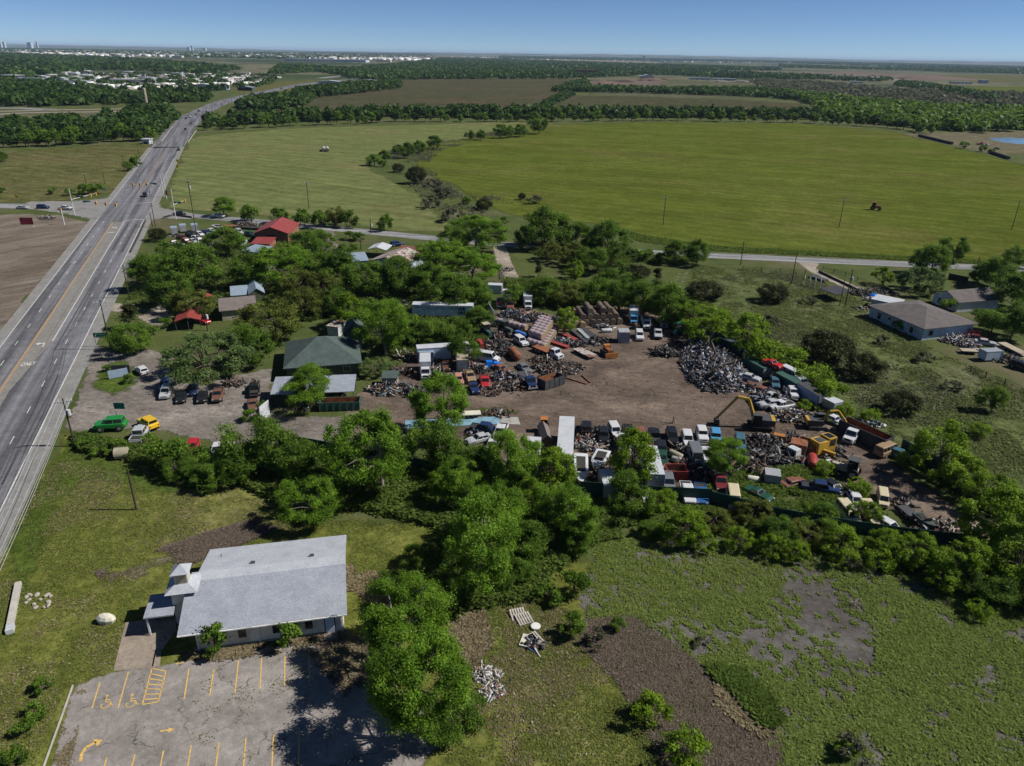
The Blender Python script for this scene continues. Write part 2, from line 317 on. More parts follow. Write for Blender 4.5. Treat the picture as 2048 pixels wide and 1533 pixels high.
zone('earth_bank', [(1560, 148), (1700, 144), (1900, 152), (1880, 162), (1720, 162), (1560, 158)], .03, 'far_dirt', 25, 20, 'long brown earth embankment far off')
zone('meadow', [(-200, 1700), (-120, 1080), (5, 1075), (130, 850), (150, 868), (330, 880), (420, 965), (560, 985), (600, 1040), (830, 1040), (1050, 1100), (1190, 1120), (1190, 1260), (1290, 1440), (1400, 1700)], .005, 'meadow_grass', 1.0, 3, 'mown grass and weeds between the highway and the church')
zone('lush_verge', [(420, 965), (330, 1000), (180, 950), (120, 1010), (30, 1230), (10, 1090), (70, 980), (140, 870), (200, 880), (250, 920), (330, 950)], .009, 'lush_grass', 1.0, 3, 'bright green verge beside the highway')
zone('dry_strip', [(210, 1148), (400, 1086), (540, 1040), (560, 1048), (430, 1096), (230, 1166)], .012, 'dead_grass', .8, 3.5, 'strip of brown dead weeds across the meadow')
zone('weed_bed', [(365, 1310), (400, 1298), (560, 1280), (680, 1262), (705, 1290), (690, 1350), (600, 1290), (430, 1318)], .013, 'dead_grass', .5, 1, 'bed of dried weeds in front of the church')
zone('dry_patch', [(905, 1250), (960, 1225), (975, 1290), (940, 1330), (900, 1310)], .012, 'dead_grass', .6, 2, 'dry brown patch behind the large tree')
zone('rough_pasture', [(1380, 530), (1600, 545), (1740, 600), (1850, 690), (2060, 790), (2150, 900), (2150, 1180), (2000, 1050), (1850, 930), (1680, 830), (1560, 720), (1480, 660), (1380, 600)], .004, 'scrub_grass', 1.6, 5, 'rough green pasture behind the salvage yard')
zone('marsh', [(1195, 1088), (1330, 1070), (1480, 1078), (1680, 1125), (1800, 1160), (1900, 1190), (2100, 1250), (2250, 1700), (1600, 1700), (1530, 1470), (1480, 1400), (1380, 1310), (1270, 1240), (1180, 1245), (1165, 1200)], .02, 'marsh_mud', .8, 4, 'grey dried mud of the marsh')
zone('dead_weeds', [(1185, 1240), (1262, 1235), (1340, 1290), (1430, 1350), (1490, 1400), (1560, 1470), (1600, 1700), (1400, 1700), (1290, 1440), (1230, 1360), (1190, 1320), (1160, 1285)], .026, 'dead_grass', .8, 3, 'bank of brown dead weeds beside the marsh')
zone('bare_lot', [(-120, 430), (60, 428), (130, 432), (183, 444), (158, 494), (125, 524), (72, 576), (0, 674), (-60, 760), (-400, 900), (-300, 430)], .01, 'bare_lot', 2, 5, 'bare tan dirt lot left of the highway')
YARD = [(690, 838), (712, 790), (735, 775), (790, 775), (815, 700), (850, 690), (900, 690), (955, 665), (985, 655), (990, 618), (1060, 615), (1130, 640), (1180, 612), (1250, 615), (1340, 632), (1360, 665), (1420, 690), (1480, 722), (1540, 770), (1600, 815), (1650, 838), (1690, 862), (1760, 905), (1810, 945), (1890, 1000), (1975, 1072), (1945, 1092), (1850, 1060), (1760, 1010), (1660, 980), (1560, 990), (1400, 1010), (1300, 995), (1180, 978), (1120, 930), (1020, 925), (900, 900), (800, 885), (690, 888)]
zone('dirt_yard', YARD, .03, 'yard_dirt', 1.0, 3, 'brown dirt floor of the salvage yard')
zone('drive', [(188, 688), (235, 706), (300, 700), (345, 708), (350, 760), (400, 775), (470, 750), (545, 738), (545, 832), (700, 836), (705, 890), (600, 893), (480, 888), (400, 882), (330, 862), (200, 856), (150, 866), (128, 858), (150, 812), (165, 770)], .035, 'drive_gravel', .8, 2, 'grey gravel drive between the highway and the yard')
for pts_ in ([(1080, 790), (1200, 800), (1330, 790), (1440, 830), (1560, 850)], [(1090, 810), (1250, 822), (1400, 815), (1500, 850), (1640, 872)], [(1200, 730), (1260, 752), (1300, 790), (1280, 830), (1180, 842)], [(1180, 760), (1280, 770), (1350, 800), (1430, 850)], [(740, 830), (900, 812), (1060, 800), (1180, 780), (1260, 730)], [(1640, 862), (1740, 920), (1850, 1000), (1930, 1058)], [(420, 800), (560, 850), (700, 862)], [(160, 820), (300, 826), (460, 840), (600, 870)]):
    for of_ in (-.95, .95): ribbon('tyre_track', smooth(GV(pts_), 10), of_-.22, of_+.22, .041, 'track_rut', 'curving tyre tracks pressed into the bare dirt')
zone('island', [(188, 752), (215, 722), (262, 722), (280, 752), (262, 782), (225, 793), (195, 780)], .045, 'lush_grass', .6, 1.2, 'grass island with a tilted sign by the drive')
zone('yard_weeds', [(940, 815), (1020, 812), (1030, 826), (940, 834)], .045, 'lush_grass', .6, 1.2, 'weeds beside the painted slab')
zone('gravel_track', [(560, 615+7), (220, 606), (330, 612), (350, 650), (300, 650), (260, 628), (215, 622)][1:], .012, 'pale_track', .8, 1.5, 'pale gravel driveway by the red roofed shed')
zone('track_court', [(640, 455), (672, 462), (665, 480), (690, 500), (660, 528), (640, 520), (640, 490), (655, 475)], .012, 'drive_gravel', 1, 2, 'gravel court beside the red barn')
zone('track_middle', [(985, 490), (1012, 490), (1022, 520), (1040, 560), (1060, 605), (1030, 610), (1010, 560), (990, 520)], .012, 'pale_track', 1, 1.5, 'pale gravel track beside the bare tree')
for k, off in enumerate((-.9, .9)):
    ribbon('wheel_track', smooth([G(1378, 522), G(1366, 548), G(1352, 575)]), off-.45, off+.45, .012, 'far_dirt' if 0 else 'pale_track', 'two worn wheel ruts through the grass')
zone('lane', [(1592, 523), (1640, 527), (1632, 538), (1760, 592), (1840, 630), (1960, 672), (2060, 712), (2060, 722), (1950, 682), (1830, 640), (1745, 602), (1620, 545)], .014, 'pale_track', 1, .8, 'pale gravel lane past the houses')
zone('parking_lot', [(128, 1440), (146, 1376), (205, 1350), (240, 1342), (330, 1330), (430, 1312), (520, 1296), (620, 1284), (700, 1280), (725, 1310), (790, 1390), (860, 1430), (885, 1480), (840, 1540), (840, 1750), (40, 1750)], .03, 'lot_asphalt', .6, 1.0, 'cracked grey asphalt parking lot')
MB().prism(GV([(251, 1246), (352, 1236), (352, 1262), (322.6, 1302), (319.5, 1334), (304, 1337), (226.6, 1343)]), .0, .05).build('church_drive', 'concrete'); tag(bpy.data.objects['church_drive'], 'brown grey concrete drive under the church porch', kind='structure')
# kerb along the parking lot
kb = MB()
for a, c in (((146, 1372), (84, 1545)),):
    A, Bq = G(*a), G(*c); kb.box(((A+Bq)/2)+Vector((0, 0, .06)), ((Bq-A).length, .16, .14), math.atan2((Bq-A).y, (Bq-A).x))
tag(kb.build('kerb', 'concrete_pale'), 'pale concrete kerb along the parking lot', kind='structure')
# ================================================================== highway and roads
HC, HD, HN = Vector((-107.53, 180.79)), Vector((-.34, .9404)), Vector((.9404, .34))
def hw(s, o, z=0): p = HC+HD*s+HN*o; return Vector((p.x, p.y, z))
axis = [hw(s, -8.4) for s in range(-190, 361, 10)]+smooth([hw(360, -8.4), (-240, 522), (-268, 604), (-309, 727), (-330, 800), (-372, 985), (-392, 1150), (-405, 1330), (-418, 1520), (-400, 1800), (-330, 2300), (-180, 3000)], 8)[1:]
ribbon('highway', axis, -10.3, 11.4, .06, 'road_asphalt', 'grey asphalt highway with two lanes each way')
ribbon('road_shoulder', axis[:56], -11.2, -8.5, .064, 'shoulder', 'pale shoulder along the left of the highway')
ribbon('road_shoulder', axis[:56], 8.5, 11.4, .064, 'shoulder', 'pale shoulder along the right of the highway')
ribbon('turn_lane', [hw(s, 0) for s in (-60, -45, -22, 30, 110)], [-10.9, -10.9, -10.9, -10.9, -10.9], [-9.9, -8.5, -6.7, -6.7, -6.7], .066, 'road_median', 'lighter left turn lane of the highway')
ribbon('turn_lane', [hw(s, 0) for s in (-190, -110, -60, -45)], -10.9, [-6.7, -7.5, -9, -9.2], .068, 'road_median', 'lighter strip in the middle of the highway')
mk = MB(); my = MB()
def strip(m, s0, s1, o, w, z=.072, n=1):
    m.add([hw(s0, o-w/2, z), hw(s0, o+w/2, z), hw(s1, o+w/2, z), hw(s1, o-w/2, z)], [(0, 1, 2, 3)])
strip(mk, -190, 122, -16.9, .18); strip(mk, 150, 380, -16.9, .18); strip(mk, -190, 112, 0, .2); strip(mk, 150, 300, 0, .18); strip(mk, -24, 112, -6.7, .22); strip(my, -190, 112, -10.95, .16); strip(my, -190, 112, -10.65, .16)
strip(my, 175, 360, -8, .25)
for k in range(-15, 11):
    s0 = .7+12.2*k-.9; strip(mk, s0, s0+3, -14.05, .16) if -190 < s0 < 112 else None
    s0 = -1.2+12.3*k-.9; strip(mk, s0, s0+3, -3.65, .16) if -190 < s0 < 106 else None
for k in range(12):
    s0 = 160+12.2*k; strip(mk, s0, s0+3, -14.05, .16); strip(mk, s0, s0+3, -3.65, .16)
for s0 in (113, 150): mk.add([hw(s0, -6.7, .072), hw(s0, 0, .072), hw(s0+.5, 0, .072), hw(s0+.5, -6.7, .072)], [(0, 1, 2, 3)])
def onroad(m, pts, s, o, sc):               # little shapes given in (across, along)
    m.add([hw(s+q[1]*sc, o+q[0]*sc, .073) for q in pts], [tuple(range(len(pts)))])
for s, o in ((-25.5, -8.8), (100, -8.8)):
    onroad(mk, [(.5, -1.6), (.72, -1.6), (.72, .3), (.5, .3)], s, o, 1.2); onroad(mk, [(-.25, .3), (.72, .3), (.72, .7), (-.25, .7)], s, o, 1.2); onroad(mk, [(-.25, -.2), (-.25, 1.2), (-1, .5)], s, o, 1.2)
sm = MB(); [strip(sm, -190, 112, o_, .09, .069) for o_ in (-13.3, -4.4, -7.9)]; [strip(sm, a_, a_+l_, o_, w_, .069) for a_, l_, o_, w_ in ((-150, 30, -2.2, .5), (-90, 44, -1.6, .4), (-30, 60, -5.2, .35), (60, 45, -1.8, .9), (64, 44, -5.0, .8), (20, 30, -15, .4))]
tag(sm.build('tar_seams', 'tar'), 'dark tar seams and tyre marks along the highway lanes', kind='structure')
tag(mk.build('road_markings', 'paint_white'), 'white lane lines, stop lines and arrows on the highway', kind='structure')
tag(my.build('road_markings', 'paint_ochre'), 'ochre centre lines on the highway', kind='structure')
def words_on(text, loc, rz, size, sx, mat, name, label, kind='structure', parent=None, rx=0, thick=0, up=None):
    cu = bpy.data.curves.new(name, 'FONT'); cu.body = text; cu.size = size; cu.align_x = 'CENTER'; cu.align_y = 'CENTER'; cu.extrude = thick; cu.resolution_u = 2; cu.offset = size*.012
    o = bpy.data.objects.new(name, cu); C.objects.link(o); bpy.context.view_layer.update()
    me = bpy.data.meshes.new_from_object(o); me.materials.clear(); me.materials.append(MAT[mat]); bpy.data.objects.remove(o)
    q = link(name, me, parent); q.location = loc; q.rotation_euler = (rx, 0, rz); q.scale = (sx[0], sx[1], 1)
    if label: tag(q, label, None, None, kind)
    return q
rd = math.atan2(HD.y, HD.x)-math.pi/2
words_on('ONLY', hw(-37.5, -8.8, .074), rd, 1.3, (.8, 2.2), 'paint_white', 'road_lettering', 'white ONLY painted in the turn lane')
words_on('ONLY', hw(92, -8.8, .074), rd, 1.3, (.8, 2.2), 'paint_white', 'road_lettering', 'white ONLY painted near the junction')
# junction, country road, side road
X0 = [(-146, 300), (-120, 293), (-91.8, 284.5), (-53.9, 272.5), (-32.9, 265.5), (-5.1, 257.5), (15.9, 252.8), (70.6, 246), (112.6, 241.2), (158.3, 236.4), (230, 229), (330, 222)]
ribbon('country_road', smooth(X0, 5), -3.6, 3.6, .05, 'side_asphalt', 'grey two lane country road crossing behind the yard')
ribbon('side_road', smooth([(-420, 306), (-300, 307), (-216.9, 309), (-177, 306), (-150, 302)], 5), -5, 5, .052, 'side_asphalt', 'side road joining the highway from the left')
zone('junction', [(60, 404), (150, 404), (215, 398), (255, 388), (262, 400), (262, 445), (205, 442), (140, 428), (60, 416)], .056, 'shoulder', 1.5, 0, 'wide asphalt mouth of the side road')
zone('junction_right', [(300, 396), (320, 418), (380, 428), (380, 438), (320, 436), (290, 444)], .056, 'shoulder', 1.5, 0, 'asphalt mouth of the country road')
for px, lab, w, zz, mat in (([(-20, 230), (60, 226), (200, 224), (300, 222), (352, 222)], 'near carriageway of the far divided road', 6, .05, 'concrete'), ([(-20, 224), (80, 221), (200, 219), (310, 216)], 'far carriageway of the far divided road', 6, .05, 'concrete'),
                            ([(-20, 216), (40, 217), (105, 220)], 'short grey ramp by the far divided road', 8, .05, 'side_asphalt'), ([(640, 157), (700, 150), (760, 140), (840, 122), (862, 112)], 'highway bending away through the distant woods', 13, .05, 'side_asphalt')):
    ribbon('far_road', smooth(GV(px), 6), -w, w, zz, mat, lab)
ribbon('far_track', smooth(GV([(1600, 140), (1628, 146), (1650, 152)]), 4), -8, 8, .05, 'pale_track', 'pale haul road on the far embankment')
ribbon('far_track', smooth(GV([(1840, 158), (1870, 156), (1905, 153)]), 4), -8, 8, .05, 'pale_track', 'pale curved track beyond the scrubland')
ribbon('far_lane', smooth(GV([(1800, 172), (1850, 180), (1960, 200)]), 4), -5, 5, .05, 'pale_track', 'pale lane running along the dark hedge')
# church parking markings
pm = MB()
def pl(m, a, c, w=.13, z=.045):
    A = Vector(a[:2]); Bq = Vector(c[:2]); d = (Bq-A).normalized(); n = Vector((d.y, -d.x))*w/2
    m.add([(*(A-n), z), (*(A+n), z), (*(Bq+n), z), (*(Bq-n), z)], [(0, 1, 2, 3)])
for a, c in (((200, 1366), (184, 1418)), ((257, 1345), (236.4, 1416.5)), ((378, 1338), (368.5, 1399)), ((427.5, 1340), (419.6, 1392.6)), ((477, 1322), (470, 1386.4)), ((523.5, 1314), (520, 1379)), ((570, 1314), (569, 1373)), ((618, 1298), (618.6, 1366.6)), ((663.4, 1287), (664, 1330))): pl(pm, G(*a), G(*c))
H1, H2, H3, H4 = G(304, 1337.5), G(284.8, 1410), G(316.9, 1404.8), G(331.8, 1343.5)
for a, c in ((H1, H2), (H2, H3), (H3, H4), (H4, H1)): pl(pm, a, c)
for t in (.16, .3, .45, .58, .73, .87): pl(pm, H1.lerp(H2, t), H4.lerp(H3, min(1, t+.02)))
pdv = (G(470, 1386.4)-G(477, 1322)).normalized()
for x, y in ((213.7, 1516), (270, 1509.6), (327.3, 1501.8), (382.6, 1491.6), (438, 1485.5), (492, 1477.7), (547, 1470), (598, 1462)): A = G(x, y); pl(pm, A, A+pdv*5.2)
for px in ([(320, 1463.5), (337, 1461)], [(161, 1524), (164, 1508), (172, 1496), (188, 1487.5), (192, 1485)]):
    w = GV(px); [pl(pm, w[i], w[i+1], .3 if len(px) > 2 else .18) for i in range(len(w)-1)]
for tri in ([(337, 1456.5), (349.5, 1459), (337, 1466.5)], [(186, 1480), (206, 1480), (194, 1494)]): pm.add([(p.x, p.y, .045) for p in GV(tri)], [(2, 1, 0)])
for cx, cy in ((213, 1407), (263.4, 1405)):
    c = G(cx, cy); u = -pdv; r = Vector((u.y, -u.x, 0)); q = lambda a, b_: c+r*a+u*b_
    ring = [q(-.05+.42*math.cos(t*.52), -.25+.42*math.sin(t*.52)) for t in range(5, 14)]
    for i in range(len(ring)-1): pl(pm, ring[i], ring[i+1], .1)
    for a, c2 in (((-.12, .75), (-.1, .1)), ((-.1, .1), (.35, .1)), ((.35, .1), (.55, -.45)), ((-.1, .42), (.25, .42)), ((.5, -.45), (.72, -.4))): pl(pm, q(*a), q(*c2), .12)
    pl(pm, q(-.12, .85), q(-.12, 1.1), .25)
tag(pm.build('parking_markings', 'paint_yellow'), 'faded yellow bay lines, arrows and wheelchair symbols on the lot', kind='structure')
km = MB(); [pl(km, G(*a), G(*c), .15, .05) for a, c in (((352, 1329), (368, 1326)), ((415, 1320), (455, 1315)), ((458, 1313), (510, 1306)), ((305, 1334), (312, 1300)))]
tag(km.build('parking_markings', 'paint_yellow'), 'broken yellow kerb line before the church', kind='structure')
# ================================================================== trees
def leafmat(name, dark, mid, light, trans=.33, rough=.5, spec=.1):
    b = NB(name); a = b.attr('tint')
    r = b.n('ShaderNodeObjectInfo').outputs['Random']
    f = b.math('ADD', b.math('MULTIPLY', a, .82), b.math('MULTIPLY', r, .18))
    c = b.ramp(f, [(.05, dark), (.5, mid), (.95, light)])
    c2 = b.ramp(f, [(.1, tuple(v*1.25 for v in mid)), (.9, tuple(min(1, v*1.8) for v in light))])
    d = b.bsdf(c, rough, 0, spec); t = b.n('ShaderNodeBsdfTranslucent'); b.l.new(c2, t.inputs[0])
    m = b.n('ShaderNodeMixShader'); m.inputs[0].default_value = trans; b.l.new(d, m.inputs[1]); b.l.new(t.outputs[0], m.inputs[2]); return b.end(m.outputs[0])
leafmat('leaf_bright', (0.042, 0.085, 0.007), (0.098, 0.185, 0.014), (0.208, 0.333, 0.037))
leafmat('leaf_mid', (0.032, 0.063, 0.008), (0.076, 0.140, 0.015), (0.154, 0.243, 0.033))
leafmat('leaf_far', (0.015, 0.034, 0.007), (0.037, 0.074, 0.013), (0.072, 0.126, 0.024), .2)
leafmat('leaf_olive', (0.044, 0.061, 0.010), (0.093, 0.119, 0.020), (0.161, 0.186, 0.038))
leafmat('leaf_lime', (0.066, 0.114, 0.006), (0.127, 0.210, 0.012), (0.206, 0.303, 0.025))
leafmat('leaf_cedar', (.014, .02, .006), (.032, .04, .011), (.055, .064, .018), .12)
leafmat('leaf_gray', (0.046, 0.083, 0.023), (0.090, 0.144, 0.041), (0.161, 0.219, 0.075))
leafmat('leaf_dull', (.045, .052, .03), (.085, .094, .052), (.13, .132, .082))
flat('bark', (.11, .085, .065), .9, 0, .35, 4); flat('bark_pale', (.24, .21, .19), .9, 0, .3, 4)
def crown_arrays(rg, R, H, base, nlobe, nleaf, leaf, spread=.75, lr=(.28, .42), droop=0, cone=0, flatn=.0, uneven=.25):
    """leaf-sized faces gathered in lobes through an ellipsoid of radius R between base and H"""
    hh = (H-base)/2; cz = base+hh; V = []; T = []; lobes = []
    asym = [rg.uniform(-1, 1) for _ in range(4)]
    for i in range(nlobe):
        th = rg.uniform(0, 2*math.pi); u = rg.uniform(-.75, 1); rr = spread*rg.uniform(.55, 1)**.5
        k = math.sqrt(max(0, 1-u*u)); f = 1+uneven*(asym[0]*math.cos(th)+asym[1]*math.sin(2*th)+asym[2]*u*.5)
        if cone: k *= (1-cone*(u+1)/2)
        c = np.array([k*math.cos(th)*R*rr*f, k*math.sin(th)*R*rr*f, cz+u*hh*rr*(1+.12*asym[3]*math.cos(th))])
        lobes.append((c, rg.uniform(*lr)*min(R, hh*1.25)))
    w = np.array([l[1]**2 for l in lobes]); w /= w.sum(); cnt = (w*nleaf).astype(int)+1
    for (c, r), n in zip(lobes, cnt):
        d = rg.normal(size=(n, 3)); d /= np.linalg.norm(d, axis=1)[:, None]
        d[:, 2] = np.where(rg.random(n) < .45, np.abs(d[:, 2]), d[:, 2])
        rad = r*np.abs(rg.normal(.72, .3, n))
        p = c+d*rad[:, None]*rg.uniform([.75, .75, .5], [1.35, 1.35, 1.1]); p[:, 2] -= droop*np.hypot(p[:, 0], p[:, 1])*rg.random(n)
        p[:, 2] = np.maximum(p[:, 2], base*.5)
        f0 = 5.5/max(R, 2.2)
        gap = np.sin(p[:, 0]*f0*1.3+1.7*np.sin(p[:, 1]*f0)+asym[0]*9)+np.sin(p[:, 1]*f0*1.1+1.5*np.sin(p[:, 2]*f0*1.2)+asym[1]*9)+np.sin(p[:, 2]*f0*1.5+1.3*np.sin(p[:, 0]*f0*.9)+asym[2]*9)
        kp = gap+rg.normal(0, .35, n) > -1.05; p, d, n = p[kp], d[kp], int(kp.sum())
        if n == 0: continue
        nrm = d*.7+rg.normal(size=(n, 3))*.6+np.array([0, 0, .35]); nrm /= np.linalg.norm(nrm, axis=1)[:, None]
        a = np.cross(nrm, rg.normal(size=(n, 3))); a /= np.linalg.norm(a, axis=1)[:, None]; b_ = np.cross(nrm, a)
        s = leaf*rg.uniform(.6, 1.35, n)[:, None]
        V.append(np.stack([p-a*s*.5, p+b_*s*.38, p+a*s*.5+nrm*s*.12, p-b_*s*.38], 1))
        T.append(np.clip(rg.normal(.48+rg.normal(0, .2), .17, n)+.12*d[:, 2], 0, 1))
    V = np.concatenate(V).reshape(-1, 3); T = np.concatenate(T); return V, np.arange(len(V)).reshape(-1, 4), T, lobes
def trunk_mesh(rg, lobes, R, H, base, r0, mat='bark', multi=1, fine=1):
    m = MB()
    for j in range(multi):
        ox, oy = (0, 0) if multi == 1 else (rg.uniform(-.35, .35)*R*.5, rg.uniform(-.35, .35)*R*.5)
        p = Vector((ox*.2, oy*.2, -.1)); q = Vector((ox*.6, oy*.6, max(base*.9, .5))); t = Vector((ox, oy, H*.72))
        m.tube(p, q, r0, r0*.72, 8); m.tube(q, t, r0*.72, r0*.2, 7)
        for (c, r) in lobes[j::multi][:14*fine]:
            s = q.lerp(t, rg.uniform(0, .75)); e = Vector(c); mid = s.lerp(e, .5)+Vector((0, 0, .08*H*rg.uniform(-.2, 1)))
            m.tube(s, mid, r0*.34, r0*.2, 5, False); m.tube(mid, e, r0*.2, r0*.06, 5, False)
            for _ in range(2):
                d = Vector(rg.normal(size=3)).normalized()*r*.8; m.tube(mid.lerp(e, .6), e+d, r0*.09, r0*.03, 4, False)
    return m.mesh('trunk', mat)
PROTO = {}
def proto(key, mat, R, H, base, nlobe, nleaf, leaf, r0, n=3, bark='bark', multi=1, **k):
    PROTO[key] = []
    for i in range(n):
        rg = np.random.default_rng(hash_(key)*10+i)
        V, F, T, L = crown_arrays(rg, R, H, base, nlobe, nleaf, leaf, **k)
        cm = np_mesh('crown', V, F, mat, {'tint': ('FACE', T)}); tm = trunk_mesh(rg, L, R, H, base, r0, bark, multi)
        PROTO[key].append((cm, tm, R, H))
def hash_(s): return sum((i+1)*ord(c) for i, c in enumerate(s)) % 9973
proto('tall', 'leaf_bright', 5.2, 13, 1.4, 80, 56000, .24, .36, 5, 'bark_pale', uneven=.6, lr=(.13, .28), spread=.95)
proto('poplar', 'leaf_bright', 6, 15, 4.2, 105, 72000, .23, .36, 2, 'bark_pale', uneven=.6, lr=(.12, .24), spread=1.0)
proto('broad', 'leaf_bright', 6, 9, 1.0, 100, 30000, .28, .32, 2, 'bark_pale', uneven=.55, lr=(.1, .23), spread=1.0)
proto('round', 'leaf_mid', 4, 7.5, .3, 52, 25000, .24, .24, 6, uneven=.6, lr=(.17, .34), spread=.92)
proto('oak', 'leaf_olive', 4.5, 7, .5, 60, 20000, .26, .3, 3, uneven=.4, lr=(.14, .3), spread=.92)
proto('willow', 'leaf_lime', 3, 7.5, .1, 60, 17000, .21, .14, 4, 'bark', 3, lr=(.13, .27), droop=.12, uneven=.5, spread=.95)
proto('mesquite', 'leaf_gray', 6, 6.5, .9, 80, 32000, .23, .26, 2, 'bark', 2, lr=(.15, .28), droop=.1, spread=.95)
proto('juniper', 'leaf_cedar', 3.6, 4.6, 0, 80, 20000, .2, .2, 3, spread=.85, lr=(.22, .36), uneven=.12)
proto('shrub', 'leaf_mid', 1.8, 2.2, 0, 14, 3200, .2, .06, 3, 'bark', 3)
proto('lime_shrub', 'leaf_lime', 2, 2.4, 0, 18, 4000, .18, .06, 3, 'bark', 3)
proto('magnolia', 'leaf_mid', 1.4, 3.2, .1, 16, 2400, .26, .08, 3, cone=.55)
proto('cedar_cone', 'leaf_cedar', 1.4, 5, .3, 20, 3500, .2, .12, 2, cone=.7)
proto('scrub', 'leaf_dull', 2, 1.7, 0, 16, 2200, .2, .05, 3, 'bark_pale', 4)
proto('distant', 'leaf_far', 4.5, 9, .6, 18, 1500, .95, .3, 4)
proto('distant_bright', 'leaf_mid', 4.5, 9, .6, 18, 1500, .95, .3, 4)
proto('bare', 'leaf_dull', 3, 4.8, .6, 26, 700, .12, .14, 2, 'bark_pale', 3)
NTREE = [0]
WHAT = {'bare': ('nearly leafless grey tree', 'tree'), 'tall': ('tall leafy tree with pale trunk', 'tree'), 'broad': ('broad leafy tree with an open crown', 'tree'), 'poplar': ('tall open crowned leafy tree', 'tree'), 'round': ('dense green round tree', 'tree'), 'oak': ('olive green oak', 'tree'),
        'willow': ('feathery light green tree', 'tree'), 'mesquite': ('wide grey green mesquite', 'tree'), 'juniper': ('dark round juniper', 'juniper'), 'shrub': ('leafy green shrub', 'shrub'), 'lime_shrub': ('feathery lime green shrub', 'shrub'),
        'magnolia': ('small dark evergreen shrub', 'shrub'), 'cedar_cone': ('narrow dark cedar', 'tree'), 'scrub': ('grey leafless scrubby bush', 'bush'), 'distant': ('rounded green tree', 'tree'), 'distant_bright': ('bright green rounded tree', 'tree')}
def tree(kind, cx, cy, wpx, where, hk=1.0, group=None, base=None):
    """crown centre seen at (cx,cy), wpx wide; stands where that crown would stand"""
    P = PROTO[kind]; cm, tm, R, H = P[NTREE[0] % len(P)]; NTREE[0] += 1
    z = 3.0
    for _ in range(6):
        g = G(cx, cy, z); s = 1.02*(wpx/2)*depth(g)/F_PX/R; sz = s*hk; z = H*sz*.52
    o = thing(WHAT[kind][1] if WHAT[kind][1] != 'tree' else 'tree', (g.x, g.y, .0), random.uniform(0, 6.28), '%s %s' % (WHAT[kind][0], where), WHAT[kind][1], group)
    o.scale = (s, s, sz); link('crown', cm, o); link('trunk', tm, o); return o
